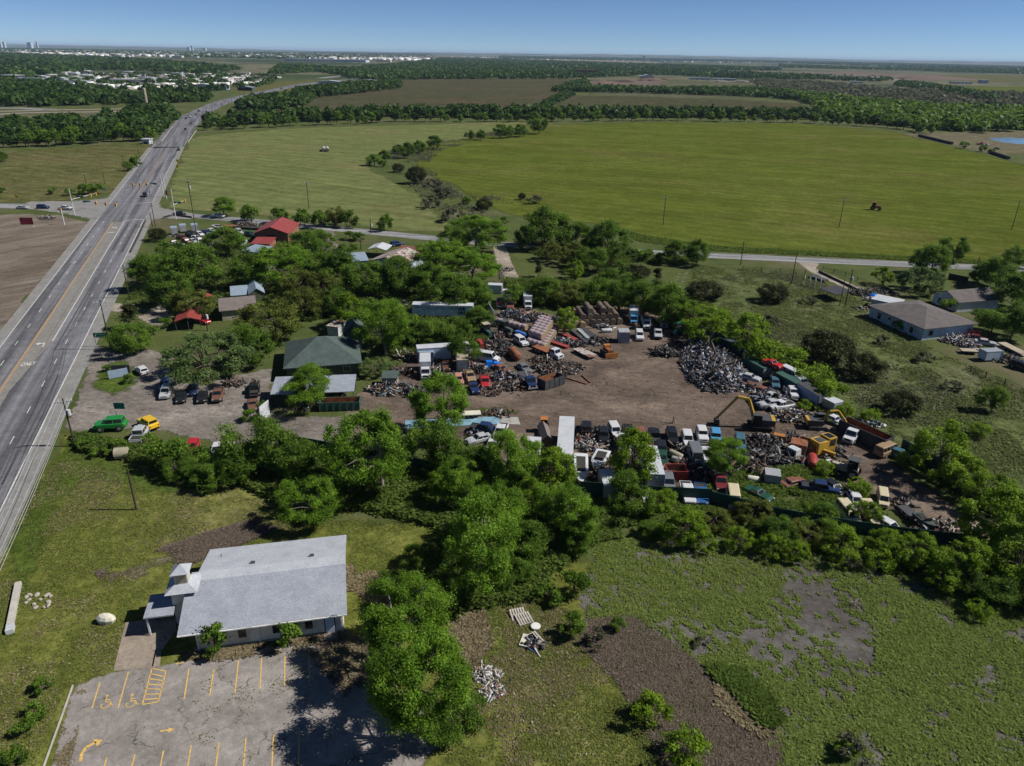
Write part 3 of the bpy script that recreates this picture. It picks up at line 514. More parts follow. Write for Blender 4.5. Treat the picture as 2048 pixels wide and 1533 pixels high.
T = [
 ('bare', 1000, 545, 50, 'beside the rubble track'), ('bare', 655, 955, 44, 'between two leafy trees above the meadow'), ('bare', 1712, 1205, 56, 'fallen on the open marsh', .4), ('bare', 1340, 1065, 50, 'at the upper rim of the marsh', .6),
 # between the yard and the entrance drive
 ('tall', 888, 805, 108, 'standing alone between the yard junk and the drive', 1.0), ('tall', 760, 900, 150, 'filling the bend of the drive by the green fence', .95), ('round', 710, 940, 90, 'below the bend of the drive'),
 ('round', 520, 900, 130, 'beside the drive behind the pale car roofs', .9), ('round', 590, 915, 90, 'right of the dense belt by the drive'), ('round', 470, 925, 90, 'next to the red hatchback', .8), ('tall', 640, 1000, 120, 'bulging out over the meadow edge', .62),
 ('shrub', 330, 905, 90, 'beside the red hatchback', 1.2), ('shrub', 395, 915, 60, 'growing around the red hatchback', 1.2), ('shrub', 300, 880, 40, 'behind the grey wrecked estate car'), ('shrub', 170, 885, 40, 'in front of the green jeep'), ('shrub', 232, 892, 48, 'beside the large concrete pipe'), ('shrub', 200, 905, 34, 'at the foot of the power pole by the drive'), ('round', 420, 950, 80, 'shading the meadow corner', .7), ('round', 350, 935, 70, 'on the meadow edge left of the belt', .7),
 ('round', 870, 900, 110, 'dark in the middle of the belt'), ('tall', 905, 975, 96, 'in the middle of the belt behind the tallest tree', .8), ('tall', 1020, 925, 110, 'beside the row of white pickups', .9), ('round', 955, 930, 80, 'under the row of white pickups'), 
 ('tall', 960, 1095, 165, 'tallest of the belt, behind the church', 1.1), ('tall', 1000, 1030, 112, 'crowding the tallest tree of the belt', 1.0), ('round', 1060, 1090, 90, 'right flank of the tallest tree'), ('willow', 1108, 940, 80, 'over the purple truck', 1.0), ('willow', 1068, 1005, 72, 'yellowish between taller trees', 1.05), ('tall', 1135, 1025, 112, 'bright at the corner of the marsh', .85), ('round', 1155, 1075, 70, 'lowest at the corner of the marsh'),
 ('round', 930, 1170, 60, 'shaded foot of the tallest tree'), ('round', 1035, 1150, 62, 'behind the stacked pallets'), ('shrub', 1150, 1165, 64, 'at the head of the marsh', 1.5), ('shrub', 1142, 1248, 66, 'between the pallets and the dead weeds', 1.4), ('shrub', 1100, 1190, 60, 'next to the pallets'), ('shrub', 1238, 1250, 36, 'alone at the marsh rim', 1.3), ('scrub', 1190, 1275, 60, 'at the rim of the dead weeds', 1.3), ('round', 830, 1110, 50, 'small and dark near the church gable', .8),
 ('poplar', 795, 1265, 185, 'leaning over the church corner', .85), ('poplar', 830, 1385, 205, 'spreading over the parking lot', .95), ('round', 890, 1440, 110, 'lower limb mass over the parking lot', .7),
 ('magnolia', 426, 1276, 66, 'largest of those along the church wall', 1.0), ('magnolia', 463, 1262, 30, 'slim one against the church wall', 1.0), ('magnolia', 573, 1266, 60, 'by the church window nearest the door', 1.05), ('magnolia', 567, 1250, 22, 'thin top poking above the church eave'), ('shrub', 85, 1368, 48, 'uppermost on the verge by the lot'), ('shrub', 62, 1430, 60, 'second on the verge by the lot'), ('shrub', 45, 1455, 50, 'third on the verge by the lot'), ('shrub', 30, 1505, 60, 'lowest on the verge by the lot'),
 ('lime_shrub', 1300, 1420, 96, 'round on the dead weeds, upper one', 1.1), ('lime_shrub', 1375, 1500, 104, 'round on the dead weeds, lower one', 1.1), ('scrub', 1700, 1500, 90, 'low in the foot of the marsh', 1.2), ('lime_shrub', 1690, 1500, 50, 'half green bush low in the marsh'), ('scrub', 1400, 1285, 40, 'on the marsh rim'),
 # south side of the yard
 ('willow', 1265, 915, 92, 'among the boats and pipes', 1.1), ('round', 1262, 985, 88, 'below the white car roofs', .95), ('tall', 1447, 915, 78, 'standing among the parked wrecks', .8), ('willow', 1330, 985, 70, 'thin over the wrecks', .9), ('willow', 1375, 1035, 90, 'over the southern fence'), ('round', 1300, 1040, 60, 'by the southern fence', .8), ('oak', 1430, 1020, 80, 'dark by the blue pickup roof', .8), ('oak', 1510, 1000, 90, 'dark in the weeds of the yard', .8), ('round', 1560, 1045, 90, 'over the overgrown vans', .8), ('willow', 1480, 1060, 60, 'small at the marsh edge', .9), ('willow', 1540, 1070, 60, 'second at the marsh edge', .9), ('oak', 1620, 1050, 90, 'dark near the overgrown vans', .8), ('willow', 1595, 1085, 56, 'third at the marsh edge', .9), ('round', 1650, 1020, 80, 'covering the overgrown van'), ('willow', 1690, 1060, 90, 'wide at the marsh corner', .8), ('willow', 1740, 1010, 60, 'near the yellow and white van'), ('willow', 1770, 1065, 80, 'before the southern fence end', .8), ('willow', 1830, 1100, 80, 'growing against the southern fence', .7), ('willow', 1400, 1060, 50, 'slim on the southern fence line'), ('scrub', 1700, 1120, 60, 'on the upper marsh'), ('lime_shrub', 1760, 1120, 70, 'on the upper marsh'), ('lime_shrub', 1650, 935, 50, 'beside the yellow excavator cab'), ('lime_shrub', 1620, 1000, 40, 'in front of the dark blue pickup'), ('lime_shrub', 1720, 975, 60, 'left of the white and yellow van'),
 ('willow', 2010, 1050, 130, 'at the far end of the yard', 1.0), ('willow', 2040, 1120, 120, 'at the edge of the picture below the yard', .9), ('willow', 1960, 1130, 100, 'behind the end of the southern fence', .8), ('round', 1990, 1170, 90, 'dark below the end of the yard', .8), ('willow', 1890, 1150, 70, 'low under the southern fence', .7), ('lime_shrub', 1960, 1220, 60, 'on the marsh margin'), ('round', 2050, 1180, 80, 'dark at the marsh margin', .8),
 ('willow', 1888, 898, 112, 'large and bright beside the dirt road', .85), ('willow', 1930, 945, 80, 'behind the dirt road', .8), ('willow', 1980, 985, 90, 'over the northern fence end', .7), ('lime_shrub', 1815, 920, 50, 'next to the rusty bus'),
 # pasture behind the yard
 ('juniper', 1655, 692, 108, 'largest of the pasture, left of the long house', .8), ('juniper', 1728, 732, 84, 'second of the pasture', .85), ('juniper', 1806, 804, 74, 'lowest of the pasture, casting a round shadow', .9), ('juniper', 1548, 586, 66, 'by the thin power pole', .8), ('juniper', 1412, 582, 76, 'near the wheel ruts', .75), ('round', 1990, 800, 44, 'thin young tree alone in the pasture', 1.3), ('scrub', 1850, 715, 46, 'bare in the pasture'), ('scrub', 1765, 680, 40, 'before the long house'), ('lime_shrub', 1800, 650, 34, 'by the foot of the long house'), ('lime_shrub', 1740, 830, 46, 'in the pasture near the excavators'), ('scrub', 1910, 770, 46, 'on the pasture slope'), ('scrub', 1540, 640, 44, 'thin in the upper pasture'), ('lime_shrub', 1960, 860, 50, 'on the lower pasture'), ('scrub', 1620, 600, 36, 'by the lean-to'),
 ('willow', 1392, 636, 72, 'along the yard fence, first from the hay', .7), ('willow', 1440, 652, 84, 'along the yard fence, second from the hay', .7), ('willow', 1490, 668, 84, 'along the yard fence behind the green skip', .8), ('lime_shrub', 1530, 706, 84, 'growing behind the container', 1.1), ('lime_shrub', 1580, 718, 84, 'growing behind the white minibus', 1.0), ('lime_shrub', 1630, 752, 84, 'behind the fence by the minibus', 1.0), ('lime_shrub', 1662, 785, 80, 'behind the far skips', 1.0), ('lime_shrub', 1690, 820, 46, 'behind the second excavator'), ('lime_shrub', 1610, 810, 34, 'between the skips and the white pickup'),
 # line behind the hay
 ('round', 1030, 590, 46, 'behind the parked trucks', .9), ('round', 1090, 580, 66, 'behind the hay, first', .9), ('oak', 1140, 590, 66, 'behind the hay, second', .9), ('round', 1190, 590, 66, 'behind the hay, third', 1.0), ('round', 1240, 592, 70, 'behind the hay, fourth', 1.0), ('round', 1290, 598, 76, 'behind the camper truck', 1.0), ('round', 1340, 608, 80, 'behind the white trucks', 1.0), ('oak', 1365, 640, 60, 'at the bend of the yard fence', .9), ('willow', 1128, 640, 48, 'bushy beside the rusty heap', .8), ('round', 1215, 560, 60, 'in the paddock behind the hay', .8),
 ('round', 1090, 455, 86, 'large by the country road', 1.0), ('round', 1152, 472, 60, 'in the clump by the country road', .9), ('round', 1215, 478, 72, 'right end of the clump by the country road', 1.0), ('round', 1180, 490, 44, 'front of the clump by the country road'), ('shrub', 1050, 470, 50, 'left end of the clump by the country road', 1.3), ('oak', 1105, 502, 46, 'south of the country road'), ('oak', 1145, 510, 60, 'greyish south of the country road', .9), ('round', 1195, 520, 60, 'south of the country road, dark', .9), ('juniper', 1212, 530, 40, 'brownish by the country road'), ('juniper', 1275, 545, 54, 'in the paddock', .8), ('lime_shrub', 1272, 553, 24, 'bright small one in the paddock'), ('cedar_cone', 1315, 550, 26, 'alone in the paddock', .8), ('cedar_cone', 1078, 535, 24, 'alone on the mown lawn', .9), ('willow', 1148, 540, 40, 'tiny on the lawn', .8), ('shrub', 1240, 535, 40, 'by the paddock fence'), ('shrub', 1290, 510, 40, 'along the country road, first'), ('shrub', 1325, 515, 36, 'along the country road, second'), ('round', 1352, 505, 44, 'along the country road by the ruts', 1.1), ('round', 1395, 505, 46, 'right of the ruts by the country road', 1.2), ('shrub', 1265, 505, 34, 'thin by the country road'),
 # middle cluster
 ('tall', 952, 465, 90, 'tallest and darkest by the country road', .62), ('round', 905, 478, 60, 'left of the tallest one by the country road', 1.0), ('tall', 885, 515, 100, 'over the rusty roofed shed', .6), ('tall', 945, 530, 100, 'right of the rusty roofed shed', .6), ('round', 860, 560, 76, 'behind the lettered trailer', 1.0), ('round', 905, 585, 80, 'just behind the lettered trailer'), ('round', 955, 590, 60, 'at the end of the lettered trailer', 1.1), ('round', 795, 550, 80, 'in front of the rusty roofed shed'), ('round', 735, 558, 76, 'left in front of the rusty roofed shed'), ('round', 690, 545, 80, 'below the gravel court'), ('round', 645, 535, 76, 'dark below the gravel court'), ('round', 604, 494, 72, 'covering the end of the red barn', .9), ('round', 640, 480, 40, 'at the entrance of the gravel court'), ('tall', 545, 530, 110, 'in the centre of the grove behind the grey houses', .6), ('oak', 600, 570, 80, 'yellowish in the grove'), ('oak', 650, 575, 70, 'yellowish next to the overgrown garden'), ('round', 500, 540, 80, 'in the grove behind the bungalow'),
 ('oak', 548, 640, 112, 'large and yellowish beside the green roofed house', .95), ('oak', 612, 608, 76, 'right of the bungalow'), ('tall', 768, 655, 108, 'rising behind the green roofed house', .8), ('mesquite', 748, 735, 70, 'beside the green roofed house', .8), ('tall', 620, 772, 96, 'in front of the metal carport', .65), ('round', 670, 600, 60, 'in the overgrown garden'), ('mesquite', 415, 715, 180, 'spreading over the parked cars', .85), ('round', 490, 690, 80, 'behind the parked cars'),
 ('round', 858, 665, 70, 'growing before the lettered trailer', .8), ('round', 905, 662, 64, 'between both trailers', .9), ('round', 925, 700, 56, 'against the old shed trailer', 1.1), ('shrub', 820, 680, 50, 'wild behind the old shed trailer'), ('shrub', 830, 620, 40, 'left end of the lettered trailer'), ('round', 955, 635, 44, 'at the ramp beside the trailer'), ('shrub', 810, 640, 60, 'in the tall weeds'), ('willow', 700, 620, 60, 'over the overgrown garden'), ('shrub', 735, 610, 44, 'in the overgrown garden'), ('shrub', 525, 812, 26, 'at the white gate board', 1.2), ('shrub', 500, 830, 40, 'beside the white gate board'),
 ('round', 455, 485, 62, 'in front of the crowded car lot', 1.0), ('round', 395, 530, 90, 'between the car lot and the bungalow'), ('round', 345, 525, 90, 'by the highway below the car lot'), ('round', 300, 545, 80, 'next to the highway pole', .9), ('round', 340, 580, 90, 'over the gravel driveway', .9), ('oak', 375, 610, 80, 'behind the red roofed shed'), ('juniper', 315, 469, 38, 'round and dark by the car lot', 1.0), ('cedar_cone', 258, 630, 46, 'beside the highway sign', .7), ('round', 262, 678, 80, 'below the highway sign', .8), ('shrub', 305, 660, 30, 'small by the red roofed shed'), ('shrub', 330, 645, 30, 'at the corner of the red roofed shed', 1.2), 
 ('tall', 445, 412, 42, 'small beside the country road', .75), ('shrub', 500, 425, 50, 'round beside the country road', 1.2), ('shrub', 560, 430, 44, 'along the country road hedge, first', 1.2), ('shrub', 600, 434, 44, 'along the country road hedge, second', 1.3), ('shrub', 640, 436, 46, 'along the country road hedge, third', 1.3), ('oak', 668, 434, 46, 'along the country road hedge, fourth', 1.0), ('shrub', 700, 436, 44, 'along the country road hedge, fifth', 1.4), ('shrub', 768, 444, 40, 'alone by the country road', 1.4), ('shrub', 700, 470, 30, 'in the triangle by the country road'), ('shrub', 720, 473, 30, 'beside the triangle pole'), ('shrub', 695, 498, 44, 'by the black car'), ('shrub', 213, 736, 20, 'on the grass island, upper', 1.3), ('shrub', 257, 757, 24, 'on the grass island, lower', 1.4),
 # right houses
 ('mesquite', 1838, 560, 96, 'wide above the long house', .9), ('round', 1868, 520, 66, 'dark by the country road bend', 1.0), ('round', 1912, 498, 50, 'beyond the country road', 1.1), ('willow', 1770, 553, 34, 'slim by the lane', .9), ('round', 2000, 545, 70, 'over the shaded house', 1.0), ('round', 2040, 580, 80, 'dark beside the shaded house', 1.0), ('round', 2030, 515, 50, 'beyond the road at the edge', .9), ('shrub', 1895, 610, 36, 'between both houses', 1.3), ('round', 1990, 640, 60, 'right of the lane', .9), ('round', 2030, 650, 70, 'dark right of the lane', .9), ('round', 2055, 620, 60, 'dark at the very edge', .9), ('round', 1960, 548, 50, 'behind the brown board fence', .8),
 # creek in the field
 ('juniper', 832, 350, 40, 'at the creek bend in the field', 1.3), ('juniper', 796, 336, 26, 'left of the creek bend'), ('juniper', 796, 299, 26, 'on the creek, dark'), ('round', 815, 302, 30, 'on the creek'), ('round', 838, 294, 26, 'on the creek, small'), ('round', 866, 285, 28, 'on the upper creek', 1.0), ('round', 770, 312, 22, 'tip of the creek'), ('shrub', 748, 320, 36, 'bushy at the creek end'), ('shrub', 765, 326, 24, 'low at the creek end'), ('round', 940, 271, 18, 'top of the creek'), ('round', 962, 270, 20, 'top of the creek, right'), ('round', 1000, 262, 28, 'in the hedge between both fields'), ('round', 1020, 264, 24, 'low in the hedge between both fields'), ('round', 1040, 261, 26, 'end of the hedge between both fields'), ('round', 1078, 250, 32, 'bulging from the long tree line', 1.1), ('juniper', 968, 408, 34, 'by the dry creek pole'), ('juniper', 1044, 393, 16, 'alone at the field corner', 1.3), ('scrub', 860, 405, 50, 'grey by the creek'), ('scrub', 885, 385, 50, 'greyish on the creek bank'), ('scrub', 905, 430, 60, 'pale beside the creek'), ('scrub', 870, 365, 40, 'dry on the creek bank'), ('shrub', 935, 400, 28, 'beside the creek pole'), ('scrub', 945, 440, 50, 'at the creek mouth'), ('shrub', 1010, 440, 24, 'in the field corner'), ('scrub', 1000, 460, 50, 'beside the gravel track'), ('scrub', 1070, 398, 40, 'flat in the field corner'),
 ('shrub', 272, 322, 30, 'along the highway verge, upper', 1.2), ('shrub', 255, 332, 26, 'along the highway verge, middle', 1.2), ('shrub', 105, 382, 22, 'by the hay field edge'), ('shrub', 165, 378, 36, 'under the tall pole'), ('shrub', 190, 376, 36, 'beside the white sign'), ('shrub', 140, 384, 22, 'small in the field corner'), ('shrub', 2, 380, 20, 'cut by the picture edge'), ('round', 5, 315, 20, 'alone at the field edge'), ('shrub', 1930, 290, 22, 'by the dark trough'), ('shrub', 1965, 297, 22, 'beside the parked red truck'), ('shrub', 1983, 302, 16, 'near the pond track')]
random.seed(3)
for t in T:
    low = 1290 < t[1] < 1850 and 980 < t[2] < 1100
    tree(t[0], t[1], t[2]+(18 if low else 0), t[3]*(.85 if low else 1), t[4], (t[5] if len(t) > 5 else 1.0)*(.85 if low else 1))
# the long line behind both fields and the line across the highway: the nearest ones each a tree
def line_of_trees(px, n, wpx, jit, label, group, seed):
    rg = random.Random(seed); w = GV(px); L = [0]
    for i in range(len(w)-1): L.append(L[-1]+(w[i+1]-w[i]).length)
    for k in range(n):
        t = (k+.5)/n*L[-1]; i = max(j for j in range(len(L)-1) if L[j] <= t); p = w[i].lerp(w[i+1], (t-L[i])/(L[i+1]-L[i]))
        kd = rg.choice(['distant', 'distant_bright']); cm, tm, R, H = PROTO[kd][rg.randrange(4)]
        s = wpx*rg.uniform(.75, 1.3); q = p+Vector((rg.uniform(-jit, jit), rg.uniform(-jit, jit), 0))
        o = thing('tree', q, rg.uniform(0, 6.28), label, 'tree', group); o.scale = (s, s, s*rg.uniform(.8, 1.25)); link('crown', cm, o); link('trunk', tm, o)
line_of_trees([(405, 262), (560, 254), (800, 244), (1060, 244), (1300, 242), (1600, 246), (1800, 258), (1860, 270)], 96, .95, 5, 'rounded green tree in the long line behind both fields', 'trees in the long line behind the fields', 1)
line_of_trees([(0, 296), (80, 294), (200, 285), (310, 281)], 24, 1.0, 6, 'rounded green tree in the line behind the hay field', 'trees in the line behind the hay field', 2)
# woods beyond: too many to count
def wood(name, px, spacing, h, mat, label, seed, dens=1.0, leaf=None):
    rg = np.random.default_rng(seed); poly = [(p.x, p.y) for p in GV(px)]; a = np.array(poly); lo, hi = a.min(0), a.max(0)
    n = int((hi-lo).prod()/spacing**2*dens); P = lo+rg.random((n, 2))*(hi-lo); P = P[inpoly(P, poly)]; V = []; TT = []
    if len(P) > 9000: P = P[:9000]
    for x, y in P:
        D = math.hypot(x, y); nq = int(min(150, max(10, 90*(700/D)**1.5))); hh = h*rg.uniform(.6, 1.3); R = spacing*rg.uniform(.45, .75)
        s = (leaf or R*.62)*(1 if D > 700 else .7)
        d = rg.normal(size=(nq, 3)); d[:, 2] = np.abs(d[:, 2])*1.1-.25; d /= np.linalg.norm(d, axis=1)[:, None]
        p = np.array([x, y, hh*.42])+d*np.array([R, R, hh*.56])*rg.uniform(.75, 1.08, (nq, 1))
        nr = d+rg.normal(size=(nq, 3))*.45; nr /= np.linalg.norm(nr, axis=1)[:, None]; u = np.cross(nr, rg.normal(size=(nq, 3))); u /= np.linalg.norm(u, axis=1)[:, None]; w = np.cross(nr, u); q = s*rg.uniform(.6, 1.2, (nq, 1))
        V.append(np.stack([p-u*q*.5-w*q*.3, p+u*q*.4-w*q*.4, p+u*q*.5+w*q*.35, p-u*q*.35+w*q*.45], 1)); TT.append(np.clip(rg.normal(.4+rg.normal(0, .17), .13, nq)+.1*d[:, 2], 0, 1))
    V = np.concatenate(V).reshape(-1, 3); o = link(name, np_mesh(name, V, np.arange(len(V)).reshape(-1, 4), mat, {'tint': ('FACE', np.concatenate(TT))})); tag(o, label, 'woodland', None, 'stuff')
wood('woodland', [(400, 256), (560, 248), (800, 236), (1060, 238), (1300, 236), (1640, 240), (1640, 234), (1300, 230), (1060, 231), (800, 230), (560, 241), (420, 250)], 7, 10, 'leaf_far', 'back rows of the long tree line behind the fields', 11)
wood('woodland', [(0, 290), (310, 276), (330, 262), (350, 240), (340, 225), (290, 225), (220, 240), (150, 262), (120, 250), (0, 266)], 8.5, 9, 'leaf_far', 'dark green woods behind the hay field', 12)
wood('woodland', [(0, 212), (40, 216), (150, 212), (330, 208), (410, 205), (420, 196), (300, 200), (180, 190), (140, 180), (60, 168), (0, 165)], 11, 10, 'leaf_far', 'broad green woods left of the far crossroads', 13)
wood('woodland', [(0, 158), (150, 150), (180, 140), (420, 148), (480, 140), (300, 122), (100, 113), (0, 108)], 26, 12, 'leaf_far', 'wide forest before the distant town', 14)
wood('woodland', [(480, 222), (600, 214), (640, 196), (800, 178), (800, 170), (720, 172), (600, 186), (570, 200), (480, 208)], 9, 10, 'leaf_far', 'strip of woods by the highway and brown field', 15)
wood('woodland', [(470, 212), (560, 220), (580, 226), (470, 218)], 8, 8, 'leaf_far', 'short hedge before the brown field', 16)
wood('woodland', [(540, 150), (640, 145), (720, 160), (800, 160), (1150, 158), (1150, 145), (1000, 130), (860, 122), (780, 132), (700, 140), (560, 132)], 17, 11, 'leaf_far', 'deep belt of woods beyond the brown field', 17)
wood('woodland', [(1070, 226), (1140, 196), (1150, 190), (1130, 188), (1064, 222)], 6, 6, 'leaf_far', 'hedge between the two brown fields', 18)
wood('woodland', [(1105, 184), (1300, 188), (1540, 196), (1700, 214), (1720, 210), (1560, 188), (1500, 182), (1300, 182), (1180, 178), (1170, 162), (1120, 178)], 9, 9, 'leaf_far', 'hedge around the earthworks', 19)
wood('woodland', [(1640, 240), (1800, 254), (1960, 268), (2048, 262), (2110, 250), (2110, 225), (1900, 222), (1760, 210), (1640, 196), (1560, 186), (1620, 210), (1650, 225)], 10, 9, 'leaf_mid', 'broad green woods right of the long tree line', 20)
wood('woodland', [(1800, 165), (1900, 178), (2000, 198), (1990, 204), (1870, 184), (1790, 172)], 10, 9, 'leaf_far', 'dark hedge running through the far scrubland', 21)
wood('scrub_thicket', [(1500, 160), (1640, 165), (1800, 180), (2100, 190), (2100, 235), (1900, 230), (1760, 212), (1600, 195), (1540, 185)], 16, 5, 'leaf_dull', 'scattered scrub bushes over the far pasture', 22, .45)
wood('woodland', [(1150, 158), (1330, 150), (1500, 158), (1620, 160), (1780, 165), (1780, 160), (1500, 148), (1340, 140), (1150, 138)], 18, 10, 'leaf_far', 'woods beyond the earthworks', 23, .7)
wood('woodland', [(1000, 118), (1560, 126), (2100, 146), (2100, 136), (1560, 121), (1000, 113)], 60, 9, 'leaf_far', 'distant dark woods along the horizon', 24)
wood('woodland', [(0, 106), (500, 118), (860, 118), (860, 108), (400, 104), (0, 98)], 60, 8, 'leaf_far', 'woods among the distant town', 25, .7)
wood('woodland', [(1560, 136), (1800, 141), (2100, 150), (2100, 146), (1800, 138), (1560, 130)], 30, 9, 'leaf_far', 'woods beyond the grey spoil bank', 26, .8)
wood('woodland', [(880, 116), (1560, 138), (1560, 142), (1200, 140), (1000, 132), (870, 124)], 26, 10, 'leaf_far', 'woods in front of the airfield', 27, .5)
wood('woodland', [(60, 160), (200, 152), (420, 150), (560, 156), (540, 170), (440, 186), (250, 190), (120, 182)], 14, 8, 'leaf_far', 'trees scattered through the industrial estate', 28, .16)
wood('woodland', [(0, 262), (60, 258), (150, 262), (330, 240), (330, 225), (280, 222), (200, 238), (60, 246), (0, 250)], 10, 7, 'leaf_far', 'loose trees behind the hay field woods', 29, .25)
# ================================================================== buildings
def shingle(name, col, var=.18, rows=2.2):
    b = NB(name); w = b.n('ShaderNodeTexBrick'); w.inputs['Scale'].default_value = rows; w.inputs['Color1'].default_value = (*[c*(1-var) for c in col], 1); w.inputs['Color2'].default_value = (*[c*(1+var) for c in col], 1)
    w.inputs['Mortar'].default_value = (*[c*.6 for c in col], 1); w.inputs['Mortar Size'].default_value = .012; b.l.new(b.obj(), w.inputs['Vector'])
    c = b.mix(.55, w.outputs[0], b.ramp(b.noise(.5, 6, .7, b.obj()), [(.3, .3), (.7, .7)]), 'SOFT_LIGHT'); c = b.mix(.5, c, b.ramp(b.noise(5, 3, .8, b.obj()), [(.3, .25), (.7, .75)]), 'SOFT_LIGHT')
    return b.end(b.bsdf(c, .9, 0, .15))
def metalroof(name, col, rust=(.16, .06, .03), amt=.62, rough=.45, metal=.3, ribs=5.0, rot=0):
    b = NB(name); o = b.obj(); mp = b.n('ShaderNodeMapping', vector_type='TEXTURE'); mp.inputs['Rotation'].default_value = (0, 0, rot); b.l.new(o, mp.inputs[0])
    w = b.n('ShaderNodeTexWave'); w.inputs['Scale'].default_value = ribs; b.l.new(mp.outputs[0], w.inputs['Vector'])
    c = b.mix(b.math('MULTIPLY', b.ramp(w.outputs['Fac'], [(.0, 1), (.2, 0)]), .35), tuple(col), tuple(v*.5 for v in col))
    c = b.mix(.5, c, b.ramp(b.noise(.7, 5, .6, o), [(.3, .3), (.7, .7)]), 'SOFT_LIGHT')
    c = b.mix(b.ramp(b.noise(.55, 7, .72, o, .8), [(amt, 0), (amt+.07, .9)]), c, rust)
    return b.end(b.bsdf(c, rough, metal, .3, b.bump(w.outputs['Fac'], .5, .03)))
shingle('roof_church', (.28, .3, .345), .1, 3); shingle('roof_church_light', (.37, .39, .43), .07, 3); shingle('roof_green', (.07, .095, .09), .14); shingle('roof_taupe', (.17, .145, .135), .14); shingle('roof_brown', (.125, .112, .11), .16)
metalroof('roof_red', (.34, .07, .06), (.2, .04, .03), .66); metalroof('roof_blue', (.27, .34, .42), amt=.72, metal=.1); metalroof('roof_metal', (.3, .33, .38), amt=.66, metal=.1); metalroof('roof_rusty', (.42, .4, .38), (.15, .055, .035), .47, .7, 0)
metalroof('roof_rust_all', (.2, .08, .05), (.1, .05, .04), .5, .8, 0); metalroof('panel_white', (.46, .48, .51), amt=.74, metal=0, ribs=2); metalroof('panel_blue', (.3, .38, .5), amt=.72, metal=0); metalroof('panel_green', (.03, .085, .07), (.1, .06, .04), .68, .6, 0, 3)
metalroof('panel_rust', (.26, .1, .045), (.1, .045, .03), .48, .85, 0, 3); metalroof('panel_dark', (.05, .052, .058), (.12, .06, .04), .6, .6, 0, 3); metalroof('fence_green', (.015, .06, .05), (.03, .04, .03), .6, .6, 0, 4)
for n_, c_, r_ in (('wall_cream', (.56, .54, .44), .8), ('wall_white', (.46, .48, .5), .8), ('wall_blue', (.42, .5, .57), .8), ('wall_green', (.09, .11, .06), .85), ('wall_stone', (.33, .3, .22), .85), ('wall_brick', (.24, .11, .07), .9), ('wood_dark', (.06, .045, .035), .9), ('wood_pale', (.34, .29, .22), .9),
                   ('white_trim', (.62, .62, .6), .6), ('dark_trim', (.03, .03, .033), .6), ('steel', (.3, .31, .33), .5), ('steel_dark', (.06, .062, .068), .6), ('pole_wood', (.05, .037, .028), .9), ('insulator', (.55, .55, .57), .4), ('rock', (.34, .31, .27), .95), ('sign_green', (.01, .12, .09), .5), ('sign_maroon', (.2, .02, .035), .5), ('sign_yellow', (.75, .42, .02), .5), ('signal_yellow', (.6, .32, .03), .5),
                   ('red_paint', (.3, .04, .03), .5), ('blue_paint', (.03, .12, .42), .5), ('orange_paint', (.36, .14, .035), .6), ('yellow_paint', (.42, .26, .035), .55), ('rubber', (.018, .018, .019), .85), ('blue_tarp', (.01, .14, .55), .5), ('black_plastic', (.014, .014, .016), .5), ('concrete_block', (.4, .37, .33), .95), ('slab_blue', (.17, .3, .38), .8), ('trailer_white', (.6, .67, .76), .6), ('slab_grey', (.3, .29, .27), .9), ('lettering', (.03, .05, .12), .7)):
    flat(n_, c_, r_, 0, .18, .8, dirt=tuple(v*.7 for v in c_))
b = NB('window_glass'); b.end(b.bsdf((.012, .015, .02), .12, 0, .6))
b = NB('door_blue'); b.end(b.bsdf((.42, .5, .6), .6))
def frame3(A, B, Cc):
    """B near corner, A along u, Cc along v (made square)"""
    u = (A-B); u.z = 0; Lu = u.length; u.normalize(); v = Cc-B; v.z = 0; v = v-u*v.dot(u); Lv = v.length; v.normalize(); return B, u, v, Lu, Lv
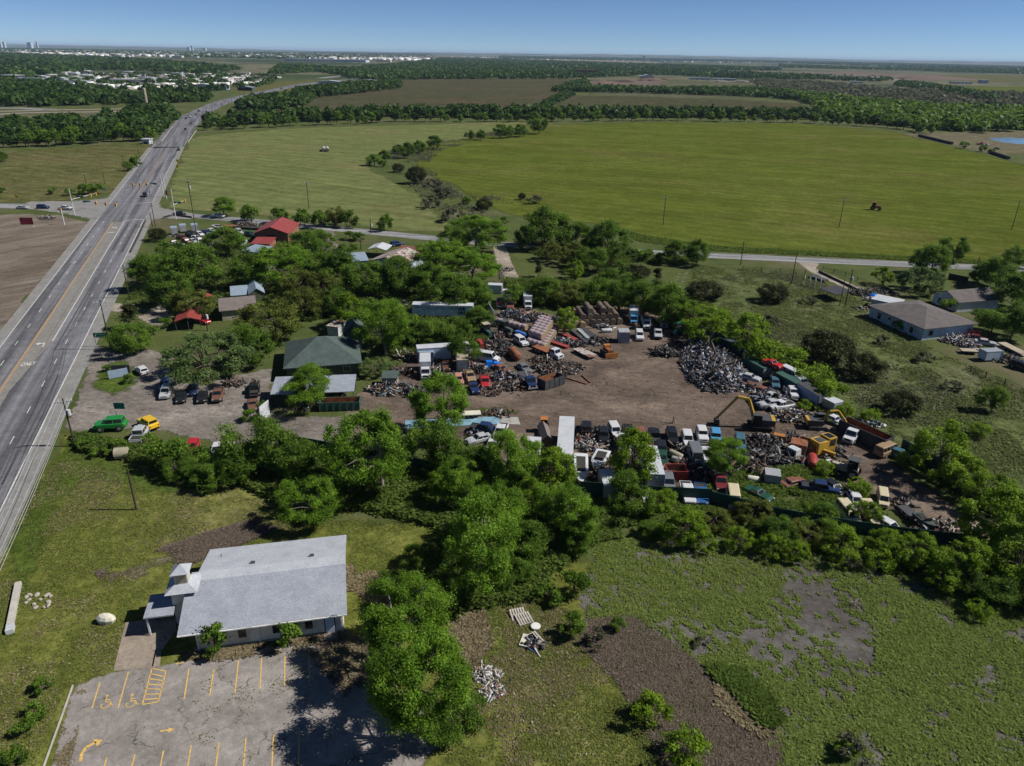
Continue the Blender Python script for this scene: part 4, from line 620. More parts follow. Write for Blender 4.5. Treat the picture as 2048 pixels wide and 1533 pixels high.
def house(name, A, B, Cp, z, rise, roof, roofmat, wallmat, label, cat='house', over=.45, ridge=None, wins=(), doors=(), wallin=.5, open_=False, thick=.16, group=None):
    """A,B,C: three eave corners in the photograph (B nearest); ridge 'u' runs along BA, 'v' along BC"""
    B0, u, v, Lu, Lv = frame3(G(*A, z), G(*B, z), G(*Cp, z) if not isinstance(Cp, (int, float)) else G(*B, z)+Vector(((G(*A, z)-G(*B, z)).y*-1, (G(*A, z)-G(*B, z)).x, 0)).normalized()*Cp*(1 if 1 else 0))
    if isinstance(Cp, (int, float)) and v.y < 0: v = -v
    o = thing(name, (B0.x, B0.y, 0), 0, label, cat, group)
    P = lambda a, c, h: (u.x*a+v.x*c, u.y*a+v.y*c, h)
    m = MB(); t = thick; hw_, ud = None, ridge or 'u'
    if roof == 'gable':
        if ud == 'u': q = [P(0, 0, z), P(Lu, 0, z), P(Lu, Lv/2, z+rise), P(0, Lv/2, z+rise), P(0, Lv, z), P(Lu, Lv, z)]; f = [(0, 1, 2, 3), (3, 2, 5, 4)]
        else: q = [P(0, 0, z), P(0, Lv, z), P(Lu/2, Lv, z+rise), P(Lu/2, 0, z+rise), P(Lu, 0, z), P(Lu, Lv, z)]; f = [(0, 1, 2, 3), (3, 2, 5, 4)]
    elif roof == 'hip':
        if ud == 'u': r = min(Lv/2, Lu*.45); q = [P(0, 0, z), P(Lu, 0, z), P(Lu, Lv, z), P(0, Lv, z), P(r, Lv/2, z+rise), P(Lu-r, Lv/2, z+rise)]; f = [(0, 1, 5, 4), (1, 2, 5), (2, 3, 4, 5), (3, 0, 4)]
        else: r = min(Lu/2, Lv*.45); q = [P(0, 0, z), P(Lu, 0, z), P(Lu, Lv, z), P(0, Lv, z), P(Lu/2, r, z+rise), P(Lu/2, Lv-r, z+rise)]; f = [(0, 1, 4), (1, 2, 5, 4), (2, 3, 5), (3, 0, 4, 5)]
    else: q = [P(0, 0, z), P(Lu, 0, z), P(Lu, Lv, z+rise), P(0, Lv, z+rise)]; f = [(0, 1, 2, 3)]
    n = len(q); q2 = [(a[0], a[1], a[2]-t) for a in q]; edges = {}
    for g in f:
        for i in range(len(g)): e = (g[i], g[(i+1) % len(g)]); edges[e] = 1
    side = [(a, c, c+n, a+n) for (a, c) in edges if (c, a) not in edges]
    m.add(q+q2, f+[tuple(i+n for i in g[::-1]) for g in f]+side); m.build('roof', roofmat, o)
    w = wallin; h0 = z-t-.01
    if not open_:
        wm = MB(); c0 = [P(w, w, 0), P(Lu-w, w, 0), P(Lu-w, Lv-w, 0), P(w, Lv-w, 0)]; k = [(a[0], a[1], h0) for a in c0]
        wm.add(c0+k, [(0, 1, 5, 4), (1, 2, 6, 5), (2, 3, 7, 6), (3, 0, 4, 7)])
        if roof == 'gable':
            rr = rise*(1-2*w/(Lv if ud == 'u' else Lu))
            if ud == 'u': wm.add([P(w, w, h0), P(w, Lv-w, h0), P(w, Lv/2, h0+rr), P(Lu-w, w, h0), P(Lu-w, Lv-w, h0), P(Lu-w, Lv/2, h0+rr)], [(0, 1, 2), (3, 4, 5)])
            else: wm.add([P(w, w, h0), P(Lu-w, w, h0), P(Lu/2, w, h0+rr), P(w, Lv-w, h0), P(Lu-w, Lv-w, h0), P(Lu/2, Lv-w, h0+rr)], [(0, 1, 2), (3, 4, 5)])
        wm.build('wall', wallmat, o)
    else:
        for a in (w, Lu/2, Lu-w):
            for c in (w, Lv-w): MB().tube(P(a, c, -.05), P(a, c, z-t+(rise*c/Lv if roof == 'shed' else 0)), .07, n=6).build('post', 'steel_dark', o)
    def plane(side, s, zc, ww, hh, d, mat, nm, par):
        L = Lu if side == 'u' else Lv; mb = MB()
        if side == 'u': e, nn, b0 = u, -v, P(s*L, w, zc)
        else: e, nn, b0 = v, -u, P(w, s*L, zc)
        c = Vector(b0)+nn*d*.5; mb.box(c, (ww, d, hh), math.atan2(e.y, e.x)); return mb.build(nm, mat, par)
    for (sd, s, zc, ww, hh) in wins: fr = plane(sd, s, zc, ww+.18, hh+.18, .08, 'white_trim' if 'church' not in name else 'dark_trim', 'window', o); plane(sd, s, zc, ww, hh, .12, 'window_glass', 'pane', fr)
    for (sd, s, ww, hh, mt) in doors: fr = plane(sd, s, hh/2+.2, ww+.24, hh+.16, .08, 'dark_trim', 'door', o); plane(sd, s, hh/2+.2, ww, hh, .12, mt, 'door_leaf', fr)
    return o, P, Lu, Lv
# ---- church
flat('soil_tower', (.2, .17, .15))
z = 3.0
A, B, D = G(354, 1272, z), G(694, 1228, z), G(682.5, 1069, z)
u = (B-A); u.z = 0; LU = u.length; u.normalize(); v = Vector((-u.y, u.x, 0)); LV = 15.4
ch = thing('church', (A.x, A.y, 0), 0, 'small cream church with pale grey shingle roof and square steeple', 'church')
P = lambda a, c, h: (u.x*a+v.x*c, u.y*a+v.y*c, h)
prof = [(0, 3.0), (7.1, 4.62), (8.5, 4.86), (LV, 3.0)]
def slab(name, mat, c0, h0, c1, h1, a0, a1, par=ch, t=.18):
    q = [P(a0, c0, h0), P(a1, c0, h0), P(a1, c1, h1), P(a0, c1, h1)]; q2 = [(x, y, zz-t) for x, y, zz in q]
    return MB().add(q+q2, [(0, 1, 2, 3), (7, 6, 5, 4), (0, 4, 5, 1), (1, 5, 6, 2), (2, 6, 7, 3), (3, 7, 4, 0)]).build(name, mat, par)
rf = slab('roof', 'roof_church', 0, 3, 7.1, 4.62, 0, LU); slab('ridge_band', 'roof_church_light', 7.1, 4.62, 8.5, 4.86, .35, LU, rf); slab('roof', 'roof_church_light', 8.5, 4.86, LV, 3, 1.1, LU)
wm = MB(); e = .55
pts = [(e, 2.9), (7.1, 4.42), (8.5, 4.66), (LV-e, 2.9)]
for a in (e+1.1, LU-e): wm.add([P(a, e, 0)]+[P(a, c, h) for c, h in pts]+[P(a, LV-e, 0)], [(0, 1, 2, 3, 4, 5)])
wm.add([P(e+1.1, e, 0), P(LU-e, e, 0), P(LU-e, e, 2.9), P(e+1.1, e, 2.9), P(e+1.1, LV-e, 0), P(LU-e, LV-e, 0), P(LU-e, LV-e, 2.9), P(e+1.1, LV-e, 2.9)], [(0, 1, 2, 3), (5, 4, 7, 6)])
wm.build('wall', 'wall_cream', ch); ang = math.atan2(u.y, u.x)
for a, zc, ww, hh in ((6.6, 1.75, .62, 1.1), (10.3, 1.75, .62, 1.1), (13.9, 1.75, .62, 1.1)):
    f = MB().box(P(a, e-.03, zc), (ww+.2, .1, hh+.2), ang).build('window', 'dark_trim', ch); MB().box(P(a, e-.06, zc), (ww, .1, hh), ang).build('pane', 'window_glass', f)
f = MB().box(P(16.25, e-.03, 1.3), (1.25, .1, 2.2), ang).build('door', 'dark_trim', ch); MB().box(P(16.25, e-.06, 1.28), (1.0, .1, 2.05), ang).build('door_leaf', 'door_blue', f)
MB().box(P(16.25, -.1, .12), (1.5, 1.1, .24), ang).build('step', 'soil_tower', ch)
TX, TY = -.25, 6.7
st = MB().box(P(TX, TY, 2.4), (2.5, 2.5, 4.8), ang).build('tower', 'wall_cream', ch)
def pyr(c, r0, z0, r1, z1, mat, par, nm='roof'):
    q = [P(c[0]+a*r0, c[1]+b_*r0, z0) for a, b_ in ((-1, -1), (1, -1), (1, 1), (-1, 1))]+[P(c[0]+a*r1, c[1]+b_*r1, z1) for a, b_ in ((-1, -1), (1, -1), (1, 1), (-1, 1))]
    return MB().add(q, [(3, 2, 1, 0), (4, 5, 6, 7), (0, 1, 5, 4), (1, 2, 6, 5), (2, 3, 7, 6), (3, 0, 4, 7)]).build(nm, mat, par)
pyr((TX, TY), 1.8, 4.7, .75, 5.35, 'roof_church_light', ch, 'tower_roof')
MB().box(P(TX, TY, 6.0), (1.4, 1.4, 1.7), ang).build('belfry', 'wall_cream', ch)
MB().box(P(TX, TY-.72, 6.05), (1.15, .06, 1.4), ang).build('louver', 'wall_stone', ch); MB().box(P(TX-.72, TY, 6.05), (.06, 1.15, 1.4), ang).build('louver', 'wall_stone', ch)
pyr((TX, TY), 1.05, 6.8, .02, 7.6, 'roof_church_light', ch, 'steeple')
slab('porch_roof', 'roof_church', 3.9, 2.75, 7.7, 2.95, -4.4, -1.2)
for a, c in ((-4.1, 4.1), (-4.1, 7.4)): MB().box(P(a, c, 1.3), (.18, .18, 2.7), ang).build('porch_post', 'white_trim', ch)
for a, c, h in ((7.2, 9.3, 4.75), (14.2, 9.4, 4.75)): MB().box(P(a, c, h), (.5, .35, .22), ang).build('roof_vent', 'steel_dark', ch)
MB().box(P(LU/2, -.08, 2.9), (LU, .14, .14), ang).build('gutter', 'white_trim', ch); MB().box(P(LU/2+.5, e-.05, .15), (LU-1.6, .12, .3), ang).build('plinth', 'concrete', ch); [MB().box(P(a, e-.08, 1.45), (.1, .1, 2.9), ang).build('downpipe', 'white_trim', ch) for a in (1.8, 8.4, LU-.7)]
MB().tube(P(3.0, 12.5, 3.5), P(3.0, 12.5, 4.2), .05).build('vent_pipe', 'steel_dark', ch)
# ---- houses of the grove and the salvage yard
house('green_roofed_house', (566, 738), (724, 726), 15.5, 3.0, 3.6, 'hip', 'roof_green', 'wall_green', 'house with dark green hip roof beside the metal carport', ridge='u', wins=(('u', .2, 1.7, 1.3, 1.0), ('u', .55, 1.7, 1.2, 1.0)), wallin=.6)
house('house_wing', (684, 672), (722, 671), 8, 4.2, 2.2, 'gable', 'roof_green', 'wall_green', 'dark green gabled wing rising behind the green hip roof', ridge='v', wins=(('u', .75, 2.9, 1.2, .7),), wallin=.3)
house('carport', (540, 789), (708, 783), 6.6, 2.7, .7, 'shed', 'roof_metal', None, 'long pale metal carport roof in front of the green roofed house', 'carport', open_=True, wallin=.25)
house('garden_shed', (762, 757), (795, 757), 3.2, 2.2, .3, 'shed', 'roof_green', 'wall_stone', 'little green roofed shed beside the junk under the grey tree', 'shed', wallin=.2)
house('bungalow', (438, 623), (514, 616), 11, 2.8, 1.5, 'gable', 'roof_taupe', 'wall_stone', 'bungalow with patchy taupe roof behind the red roofed shed', wins=(('u', .25, 1.5, 1.2, 1.2),), doors=(('u', .1, .9, 2.0, 'dark_trim'),))
house('metal_barn', (497, 589), (530, 586), 11, 2.8, 1.5, 'gable', 'roof_blue', 'wall_green', 'blue grey metal roofed barn behind the bungalow', 'barn', ridge='v', wallin=.25)
house('lean_to', (461, 592), (497, 589), 6, 2.3, .9, 'shed', 'roof_blue', 'wall_green', 'low blue grey lean-to attached left of the metal barn', 'shed', wallin=.2)
house('red_roofed_shed', (348, 644), (401, 640), 8.5, 2.5, 1.0, 'gable', 'roof_red', 'wood_dark', 'open shed with small red gable roof by the gravel driveway', 'shed', ridge='v', open_=True, wallin=.2)
house('orange_shed', (402, 598), (421, 597), 3.2, 2.1, .6, 'gable', 'roof_red', 'wood_dark', 'tiny orange red roofed shed behind the bungalow', 'shed', ridge='v', wallin=.15)
house('red_barn', (505.5, 467.5), (577, 468), (607, 447), 3.4, 2.3, 'gable', 'roof_red', 'wall_brick', 'large barn with bright red gable roof beside the country road', 'barn', ridge='v', doors=(('u', .5, 3, 2.6, 'dark_trim'),), wallin=.4)
house('barn_annex', (499.6, 488), (540, 488.5), 8, 2.5, .5, 'shed', 'roof_red', 'wall_brick', 'flat red roofed annex in front of the red barn', 'barn', wallin=.3)
house('metal_lean_to', (481, 501), (517, 506), 7, 2.3, .5, 'shed', 'roof_blue', 'wall_white', 'blue grey metal roof half hidden under the grove', 'shed', wallin=.3)
house('rusty_shed', (735, 522), (806, 531), 14, 3.0, 1.8, 'gable', 'roof_rusty', 'wall_blue', 'workshop with rusty patched metal roof among tall trees', 'workshop', ridge='v', wallin=.4)
house('metal_annex', (693, 524), (738, 521), 9, 2.6, .5, 'shed', 'roof_blue', 'wall_blue', 'pale blue roofed annex left of the rusty workshop', 'shed', wallin=.3)
house('brown_shed', (787, 503), (826, 506), 7, 3.2, .4, 'shed', 'roof_rust_all', 'wall_brick', 'brown rusty roofed shed behind the patched workshop', 'shed', wallin=.3)
house('white_canopy', (734, 499), (772, 501), 7, 2.8, .9, 'gable', 'panel_white', None, 'white gabled canopy behind the patched workshop', 'canopy', ridge='v', open_=True, wallin=.2)
house('garden_pavilion', (652, 652), (676, 655), 4, 2.6, .3, 'shed', 'roof_rusty', 'wall_white', 'white pavilion with rusty flat roof behind the green wing', 'shed', wallin=.15)
house('storage_shed', (1083, 880), (1106, 879), 5.2, 2.5, .9, 'gable', 'roof_taupe', 'wood_dark', 'dark storage shed with grey gable roof beside the long trailer', 'shed', ridge='v', wallin=.12)
# right houses
house('long_house', (1734, 610), (1849, 659), (1934, 638), 3.2, 2.2, 'hip', 'roof_brown', 'wall_blue', 'pale blue ranch house with brown hip roof and open carport', ridge='u', wallin=.7, wins=(('v', .18, 1.7, 1.2, 1.3),))
lh = [o for o in C.objects if o.name == 'long_house'][0]
house('shaded_house', (1863, 585), (1918, 606), (1985, 592), 2.9, 2.0, 'gable', 'roof_brown', 'wall_white', 'white house with brown gable roof half shaded by trees', ridge='v', wallin=.5, wins=(('u', .3, 1.5, 1, 1.4), ('u', .7, 1.5, 1, 1.4)))
house('backyard_shed', (1742, 598), (1797, 610), 5, 2.4, .3, 'shed', 'panel_white', 'wall_blue', 'white roofed shed behind the pale blue ranch house', 'shed', wallin=.2)
house('tarp_shelter', (1639, 577), (1672, 590), (1697, 584), 2.4, .5, 'shed', 'panel_dark', None, 'dark tin roofed open shelter on posts in the pasture', 'shelter', open_=True, wallin=.15)
for k, (A_, B_, C_) in enumerate((((1849, 659), (1890, 650), 0),)): pass
# windows on the long wall of the ranch house
_, hu, hv, HLu, HLv = frame3(G(1734, 610, 3.2), G(1849, 659, 3.2), G(1934, 638, 3.2))
for s_, zc, ww, hh in ((.22, 1.5, 1.1, 1.6), (.46, 1.9, .9, .8), (.6, 1.9, .9, .8), (.78, 1.5, 1.1, 1.6)):
    c = hu*HLu*s_+hv*.68; f = MB().box((c.x, c.y, zc), (ww+.2, .1, hh+.2), math.atan2(hu.y, hu.x)).build('window', 'white_trim', lh); c -= hv*.03; MB().box((c.x, c.y, zc), (ww, .1, hh), math.atan2(hu.y, hu.x)).build('pane', 'window_glass', f)
# white hoop frame
hf = thing('hoop_frame', G(1622, 574), 0, 'bare white hoop frame of a tent in the pasture', 'tent frame'); c0 = G(1608, 572); c1 = G(1640, 580)
for k in range(4):
    p = c0.lerp(c1, k/3)-G(1622, 574); h = Vector((0, 0, 2.2)); s_ = Vector((.8, 2.6, 0)); m = MB(); m.tube(p, p+h, .05, n=5); m.tube(p+h, p+h+s_*.5+Vector((0, 0, .7)), .05, n=5); m.tube(p+h+s_*.5+Vector((0, 0, .7)), p+h+s_, .05, n=5); m.tube(p+s_+h, p+s_, .05, n=5); m.build('hoop', 'white_trim', hf)
# ---- far buildings
def farbox(px, py, wpx, dm, h, mat, roof, label, name='warehouse', cat='warehouse', group=None, rz=None, gable=.0):
    g = G(px, py); w = wpx*depth(g)/F_PX; o = thing(name, g, rz if rz is not None else random.uniform(-.15, .15), label, cat, group)
    MB().box((0, dm/2, h/2), (w, dm, h)).build('wall', mat, o)
    if gable: MB().extr([(-w/2-.4, h+.02), (w/2+.4, h+.02), (0, h+gable)], -.4, dm+.4).build('roof', roof, o)
    else: MB().box((0, dm/2, h+.25), (w+1, dm+1, .5)).build('roof', roof, o)
    n = max(1, min(6, int(w/12)))
    for k in range(n): MB().box((-w/2+(k+.5)*w/n, -.1, h*.3), (min(3.5, w/n*.5), .2, h*.5)).build('door', 'dark_trim', o)
    return o
farbox(658, 170, 42, 22, 6, 'wall_white', 'panel_white', 'broad beige shed beside the highway past the brown field', gable=2); farbox(737, 167, 30, 16, 6, 'wall_cream', 'panel_white', 'smaller cream shed right of the broad beige shed', gable=1.5)
farbox(650, 124, 165, 90, 13, 'wall_white', 'panel_white', 'very long white and grey factory beyond the woods'); farbox(766, 124, 30, 40, 10, 'wall_cream', 'panel_white', 'cream factory right of the very long factory')
farbox(1172, 152, 44, 22, 17, 'wall_brick', 'wall_brick', 'brick red hotel block on the far edge of the field', 'hotel', 'hotel'); farbox(1097, 153, 30, 18, 5, 'wall_white', 'panel_white', 'low white sheds left of the brick hotel')
farbox(1295, 158, 26, 25, 7, 'wall_white', 'panel_white', 'white gabled plant building behind the red soil heaps', gable=5); farbox(1400, 160, 40, 20, 5, 'wall_white', 'panel_blue', 'long blue white shed right of the soil heaps'); farbox(1450, 161, 44, 20, 4, 'wall_white', 'panel_white', 'far white shed near the gravel heaps'); farbox(1715, 167, 20, 14, 4, 'wall_blue', 'panel_blue', 'blue grey shed among the far scrub'); farbox(1925, 168, 40, 20, 5, 'wall_white', 'panel_blue', 'pale low sheds by the far hedge'); farbox(1970, 167, 14, 20, 9, 'wall_white', 'panel_white', 'taller white block right of the pale low sheds')
farbox(1560, 135, 60, 60, 9, 'wall_white', 'panel_white', 'white hangar row right of the airfield'); farbox(1200, 116, 90, 50, 16, 'wall_white', 'panel_blue', 'long blue grey terminal left of the control tower'); farbox(1050, 112, 12, 40, 16, 'wall_white', 'panel_white', 'small white hangar at the left of the airfield')
farbox(15, 159, 32, 30, 7, 'panel_dark', 'panel_white', 'dark walled shed with white roof at the picture edge'); farbox(50, 163, 60, 24, 5, 'wall_blue', 'panel_blue', 'long blue roofed shed left of the depot'); farbox(262, 168, 84, 18, 7, 'wall_white', 'panel_white', 'long white depot with dark and red gates')
farbox(145, 170, 60, 20, 6, 'wall_white', 'roof_metal', 'grey roofed shed in the middle of the depot', gable=2); farbox(122, 168, 16, 16, 8, 'wall_white', 'roof_metal', 'tall pale shed beside the grey roofed depot shed', gable=3); farbox(405, 178, 50, 20, 5, 'wall_white', 'panel_white', 'white gabled shop row by the highway', gable=3); farbox(440, 180, 26, 16, 6, 'panel_blue', 'panel_blue', 'blue shop beside the highway', gable=2); farbox(490, 182, 30, 14, 5, 'roof_green', 'roof_metal', 'grey green shop beside the highway trees', gable=2)
farbox(248, 248, 15, 10, 6, 'wall_cream', 'roof_taupe', 'peach coloured gabled house in the woods behind the hay field', 'house', 'house', gable=3); farbox(152, 256, 18, 8, 4, 'wall_blue', 'panel_blue', 'low blue grey shed in the woods behind the hay field'); farbox(288, 246, 14, 8, 4, 'wall_white', 'panel_white', 'white shed beside the peach coloured house'); farbox(292, 289, 14, 6, 3, 'wall_white', 'panel_white', 'small white equipment hut beside the highway'); farbox(62, 256, 8, 6, 3, 'wall_white', 'panel_white', 'white hut left in the woods')
flat('white_roof', (.75, .75, .73))
random.seed(21)
LAB = ('pale box shed crowded in the far industrial estate', 'sheds of the far industrial estate')
for k in range(120):
    t = random.random(); x = 70+t*460; y = 164-18*random.random()+4*t
    farbox(x, y, random.uniform(6, 22), random.uniform(8, 20), random.uniform(3, 7), random.choice(['wall_white', 'wall_cream', 'wall_stone', 'wall_blue']), random.choice(['white_roof', 'panel_white', 'wall_stone', 'roof_taupe']), *LAB[:1], group=LAB[1])
for k in range(170):
    x = random.uniform(0, 860); y = 97.5+x*.012+random.choice([2, 4, 6.5, 9, 11, 14])+random.uniform(-1, 1)
    if x > 480 and y > 116: continue
    farbox(x, y, random.uniform(6, 26), random.uniform(25, 60), random.uniform(7, 14), random.choice(['wall_white', 'wall_cream', 'wall_white']), random.choice(['white_roof', 'white_roof', 'roof_metal']), 'pale flat warehouse in the distant town', group='warehouses of the distant town')
for k in range(34):
    x = random.uniform(880, 1700); y = 111+(x-1024)*.018+random.choice([1.5, 4, 7])+random.uniform(-.6, .6)
    farbox(x, y, random.uniform(4, 16), 40, random.uniform(6, 12), 'wall_white', 'panel_white', 'pale low building beyond the airfield', group='buildings beyond the airfield')
# towers on the horizon
for x, y, w, h, lab in ((62, 98, 8, 95, 'broad grey blue tower of the city skyline'), (76, 98, 3, 110, 'slender pale tower right of the broad skyline tower'), (10, 98, 5, 90, 'leftmost tower of the city skyline'), (3, 98, 5, 105, 'tower cut by the picture edge in the skyline'), (385, 96+7, 4, 90, 'tallest block of the hazy second skyline'), (378, 103, 6, 65, 'broad low block of the hazy second skyline'), (410, 104, 6, 60, 'right block of the hazy second skyline'), (1236, 111, 4, 70, 'single tower block on the hill horizon')):
    g = G(x, y); q = w*depth(g)/F_PX; o = thing('tower_block', g, 0, lab, 'tower'); MB().box((0, 0, h/2), (q, q, h)).build('shaft', 'wall_blue' if w > 3 else 'wall_white', o); MB().box((0, 0, h+2), (q*.6, q*.6, 4)).build('roof_cap', 'steel', o)
g = G(1287, 124.5); o = thing('control_tower', g, 0, 'tall slim airport control tower on the horizon', 'tower'); MB().lathe([(0, 8), (44, 6.5), (50, 9)], (0, 0, 0), (0, 0, 1), 10).build('shaft', 'soil_tower', o); MB().lathe([(50, 12), (57, 14), (59, 9)], (0, 0, 0), (0, 0, 1), 10).build('cab', 'panel_dark', o)
g = G(295, 219); o = thing('water_standpipe', g, 0, 'tall grey brown standpipe beside the far divided road', 'tower'); MB().lathe([(0, 1.6), (21, 1.6), (21.6, 1.2)], (0, 0, 0), (0, 0, 1), 12).build('shaft', 'wall_stone', o); MB().box((-4, 0, 1.5), (4, 4, 3)).build('pump_house', 'wall_white', o)
hm = MB(); rg = np.random.default_rng(5); xs = np.linspace(-26000, 26000, 90); hs = 25+30*np.abs(np.sin(xs/5200+1))+18*rg.random(90)+np.where(xs > 2000, 22, 0)
hv_ = [(x, 23000, 0) for x in xs]+[(x, 25000, h) for x, h in zip(xs, hs)]+[(x, 29000, 0) for x in xs]; n = len(xs)
tag(hm.add(hv_, [(i, i+1, n+i+1, n+i) for i in range(n-1)]+[(n+i, n+i+1, 2*n+i+1, 2*n+i) for i in range(n-1)]).build('hills', 'ground_cover'), 'low wooded hills along the horizon', kind='structure')
# soil heaps
def heap(name, px, r, h, mat, label, cat='soil heap', seed=0, el=1.0, group=None):
    rg = np.random.default_rng(seed); g = G(*px); n = 26; m = MB(); vs = [(0, 0, h)]; fs = []
    for j in range(1, 6):
        for k in range(n):
            a = 2*math.pi*k/n; q = j/5; rr = r*q*(1+.25*math.sin(2*a+seed)+.12*rg.normal()); vs.append((rr*math.cos(a)*el, rr*math.sin(a), h*(1-q)**.8*(1+.15*rg.normal()) if j < 5 else -.05))
    fs += [(0, 1+k, 1+(k+1) % n) for k in range(n)]
    for j in range(4): fs += [(1+j*n+k, 1+(j+1)*n+k, 1+(j+1)*n+(k+1) % n, 1+j*n+(k+1) % n) for k in range(n)]
    o = m.add(vs, fs).build(name, mat, smooth=True); o.location = g; return tag(o, label, cat, group)
flat('soil_red', (.12, .08, .06), .95, 0, .3, .3); flat('soil_grey', (.15, .13, .125), .95, 0, .25, .3); flat('mulch', (.06, .04, .03), .95, 0, .3, .5); flat('wood_chips', (.3, .23, .17), .95, 0, .3, 2)
for k, (x, y, r, h, mt, lab) in enumerate(((1205, 167, 30, 7, 'soil_red', 'widest red soil heap left of the plant building'), (1250, 165, 16, 6, 'mulch', 'dark mulch heap in the soil yard'), (1300, 162, 22, 8, 'soil_red', 'red soil heap under the plant building'), (1330, 160, 14, 6, 'soil_red', 'steep red heap right of the plant building'), (1165, 178, 16, 5, 'soil_red', 'red soil heap at the hedge corner'), (1215, 180, 20, 4, 'mulch', 'dark brush heap before the small pond'), (1280, 182, 20, 4, 'mulch', 'long brush heap behind the hedge'), (1320, 184, 14, 4, 'soil_red', 'brown heap behind the hedge'), (1440, 164, 16, 5, 'soil_grey', 'grey gravel heap in the far yard'), (1480, 164, 18, 5, 'soil_grey', 'second grey gravel heap in the far yard'), (1700, 158, 120, 12, 'soil_grey', 'huge grey spoil bank beyond the scrub'), (1860, 158, 130, 12, 'soil_red', 'huge brown spoil bank with haul road'), (1600, 152, 80, 9, 'soil_red', 'reddish spoil bank left of the grey one'))):
    heap('soil_heap', (x, y), r, h, mt, lab, seed=k, el=1.6)
# ================================================================== poles, wires, signals, signs, fences
def pole(base, top, label, arm=0, trans=False, arm2=0, rz=0, r=.16):
    g = G(*base); h = min((abs(_py((g.x, g.y, k/5))-top[1]), k/5) for k in range(10, 110))[1]
    o = thing('utility_pole', g, rz, label, 'pole'); MB().tube((0, 0, -.1), (0, 0, h), r, r*.7, 8).build('shaft', 'pole_wood', o)
    if arm:
        MB().box((0, -.18, h-.6), (arm, .12, .14)).build('crossarm', 'steel', o)
        for k in (-.48, -.25, .25, .48): MB().lathe([(0, .07), (.12, .1), (.3, .06)], (k*arm, -.18, h-.53), (0, 0, 1), 6).build('insulator', 'insulator', o)
    if arm2: MB().box((0, .18, h-1.9), (arm2, .12, .14)).build('crossarm', 'steel', o)
    if trans: MB().tube((.42, -.1, h-3.1), (.42, -.1, h-2.1), .28, n=10).build('transformer', 'insulator', o)
    return Vector((g.x, g.y, h))
def _py(q):
    vv = np.array(q)-np.array([0, 0, CAM_H]); return 766.5-F_PX*(vv@_U)/(vv@_fw)
pA = pole((150, 893), (143, 797), 'dark pole with crossarm and transformer at the drive mouth', 2.6, True, rz=.35); pB = pole((222, 700), (205, 600), 'dark pole with crossarm beside the green highway sign', 2.6, rz=.35); pC = pole((259, 597), (252.4, 531), 'dark pole with double crossarm beside the cedar by the highway', 2.6, arm2=1.6, rz=.35)
pole((273, 1020), (258, 937), 'short brown pole without crossarm in the meadow'); pD = pole((396, 488), (385.8, 354), 'very tall dark pole in front of the crowded car lot', 1.0, True); pole((415.5, 662), (410.6, 613), 'dark pole with white box between red shed and bungalow', 0, True)
pE = pole((305, 455), (304, 425), 'left one of the twin poles at the junction', .8); pF = pole((311, 455), (310.6, 409), 'right one of the twin poles at the junction', 1.6)
far = [pole((618, 418), (615, 364), 'tall pole alone in the pasture behind the red barn', 1.6), pole((924, 437), (921, 388), 'pole beside the dry creek', 1.6), pole((1326, 450), (1332, 393), 'pole in the middle of the green field', 1.6), pole((1678, 454), (1688, 398), 'pole in the green field left of the red tractor', 1.6), pole((2023, 460), (2040, 403), 'pole in the green field near the picture edge', 1.6)]
road = [pole((742, 468), (740, 437), 'pole with white transformer between the road and the triangle', 0, True), pole((1481, 530), (1486, 483), 'slim pole beside the country road', 0), pole((1583, 568), (1592, 501), 'pole standing by the dark juniper', 0), pole((1690, 613), (1710, 540), 'leaning pole with transformer left of the ranch house', 0, True), pole((1679, 612), (1686, 559), 'thinner pole left of the leaning one', 0, r=.12), pole((1950, 548), (1957, 514), 'pole at the brown board fence', 0)]
for b_, t_, lab in (((176.6, 388), (168, 345.6), 'pole with crossarm over the hay field bushes'), ((213, 383), (205.4, 343), 'pole with sign at the hay field corner'), ((251, 345.6), (245.5, 310.5), 'third pole back along the hay field'), ((279, 315.5), (273, 286.7), 'fourth pole back along the hay field'), ((722, 500), (723, 470), 'short pole over the black car court'), ((690, 600), (688, 582), 'slender pole in the overgrown garden'), ((304, 292), (302, 270), 'pole beside the small equipment hut')): pole(b_, t_, lab, 1.4 if 'crossarm' in lab else 0)
def wires(a, b_, offs, label, sag=.9, hz=(0, 0)):
    for k, of in enumerate(offs):
        d = (b_-a); n = Vector((d.y, -d.x, 0)).normalized()*of; m = MB(); pts = [a.lerp(b_, t/8)+n+Vector((0, 0, -sag*4*(t/8)*(1-t/8))) for t in range(9)]
        for i in range(8): m.tube(pts[i], pts[i+1], .034, n=3, cap=False)
        tag(m.build('power_line', 'steel'), label, 'power line', 'wires along the highway poles')
lo = pA+Vector((22, -61, 0))
wires(pA, lo, (-1.2, -.6, .6, 1.2), 'thin overhead wire crossing the highway verge'); wires(pA, pB, (-1.2, .6, 1.2), 'thin overhead wire between the two highway poles'); wires(pB, pC, (-1.2, .6, 1.2), 'thin overhead wire behind the green highway sign')
wires(pA-Vector((0, 0, 2.6)), lo-Vector((0, 0, 2.6)), (0,), 'lowest thick cable over the highway verge')
